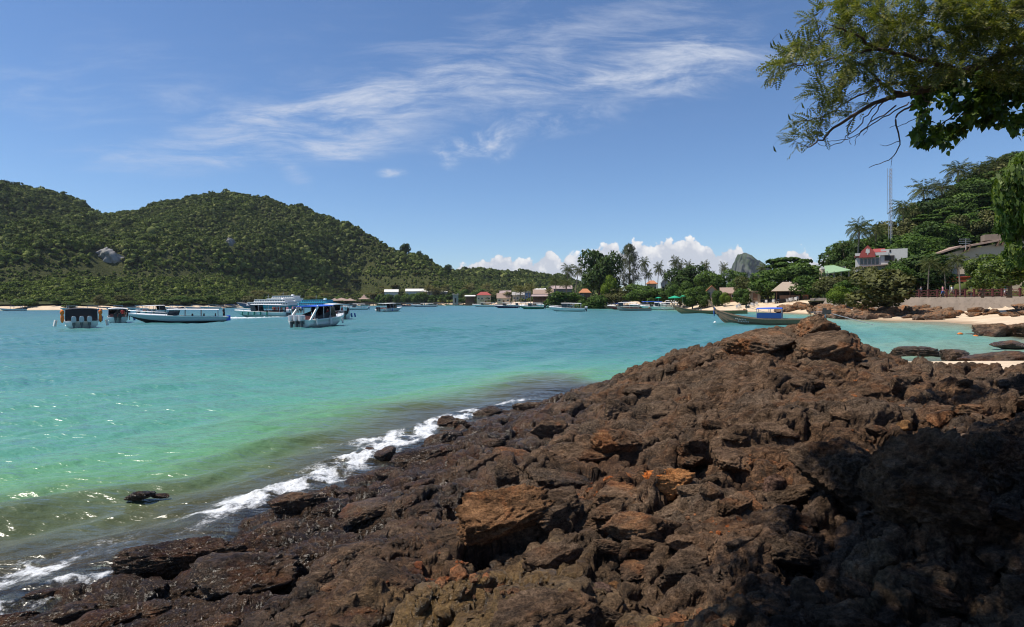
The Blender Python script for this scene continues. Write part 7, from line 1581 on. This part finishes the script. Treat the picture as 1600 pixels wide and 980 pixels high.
hp = [[(1420, 128), (1480, 112), (1620, 96), (1620, 210), (1590, 222), (1580, 196), (1540, 200), (1520, 168), (1500, 176), (1470, 160), (1440, 176), (1426, 160)], [(1424, 196), (1450, 184), (1470, 196), (1462, 222), (1430, 228)], [(1456, 205), (1500, 188), (1506, 200), (1488, 232), (1462, 236)], [(1496, 130), (1560, 140), (1570, 190), (1540, 196), (1498, 170)]]
cl = []
while len(cl) < 215:
    x, y = g.rg.uniform(1415, 1625), g.rg.uniform(90, 240); k = [inside(q, x, y) for q in hp]
    if k[0] and g.rg.random() < .8 or any(k[1:]): cl.append(A(x, y, g.rg.uniform(8.6, 9.8)))
NN = np.array(g.nodes); cl.sort(key=lambda p: ((NN - p) ** 2).sum(1).min())
for p in cl: g.spray(p, heart_spray, .003, bend=.08)
o = thing('broad_leaved_tree', 'tree with dark heart shaped leaves hanging in front of the feathery tree', 'tree', tuple(root)); off = -np.array(root)
tm = g.mb.mesh('broad_leaved_trunk', M_treebark, True); tm.transform(Matrix.Translation(off)); link('trunk', tm, o); link('crown', np_mesh('broad_leaved_crown', np.array(g.V) + off, np.array(g.F), M_heart, False), o)
# glossy almond trees at the edge of the view
def almond(seed, n, size):
    rg_ = np.random.default_rng(seed); lob = crown_lobes(rg_, 5.4, 4.8, 5.6, 30, (.17, .32)); V, Fq = lobes_leaves(lob, n, size, rg_, aspect=.5, droop=.4, rnd=.8); mb = MB(); limbs(mb, (0, 0, 0), [l[:3] for l in lob[:9]], .26, rg_)
    return mb.mesh('almond_trunk', M_bark, True), np_mesh('almond_crown', V, Fq, M_glossy, True, normals=LN)
PROTO['almond'] = [almond(71, 8500, .27), almond(72, 8500, .29)]; NAME['almond'] = 'almond_tree'
plant('almond', 1630, 218, 34, 128, 'tall glossy leaved almond tree at the very edge of the view', None, base=1.6)
plant('almond', 1578, 384, 66, 112, 'low glossy almond tree over the sea wall in front of the beige building', None, base=3.0)
plant('almond', 1536, 398, 72, 60, 'small bright almond tree beside the low glossy one', None, base=3.0)
# ================================================================== air: a closed box of thin haze round the camera and the land
m = bpy.data.materials.new('haze_air'); m.use_nodes = True; m.node_tree.nodes.clear(); N = NT(m.node_tree)
pv = N.n('ShaderNodeVolumePrincipled', i={'Color': (.80, .87, 1.0, 1), 'Density': .00005, 'Anisotropy': .2})
ou = N.n('ShaderNodeOutputMaterial'); N.l(pv.outputs[0], ou.inputs[1])
mb = MB(); mb.box((0, 0, 155), (9000, 9000, 360)); o = mb.build('haze', m); tag(o, kind='stuff')
sc.cycles.volume_bounces = 0
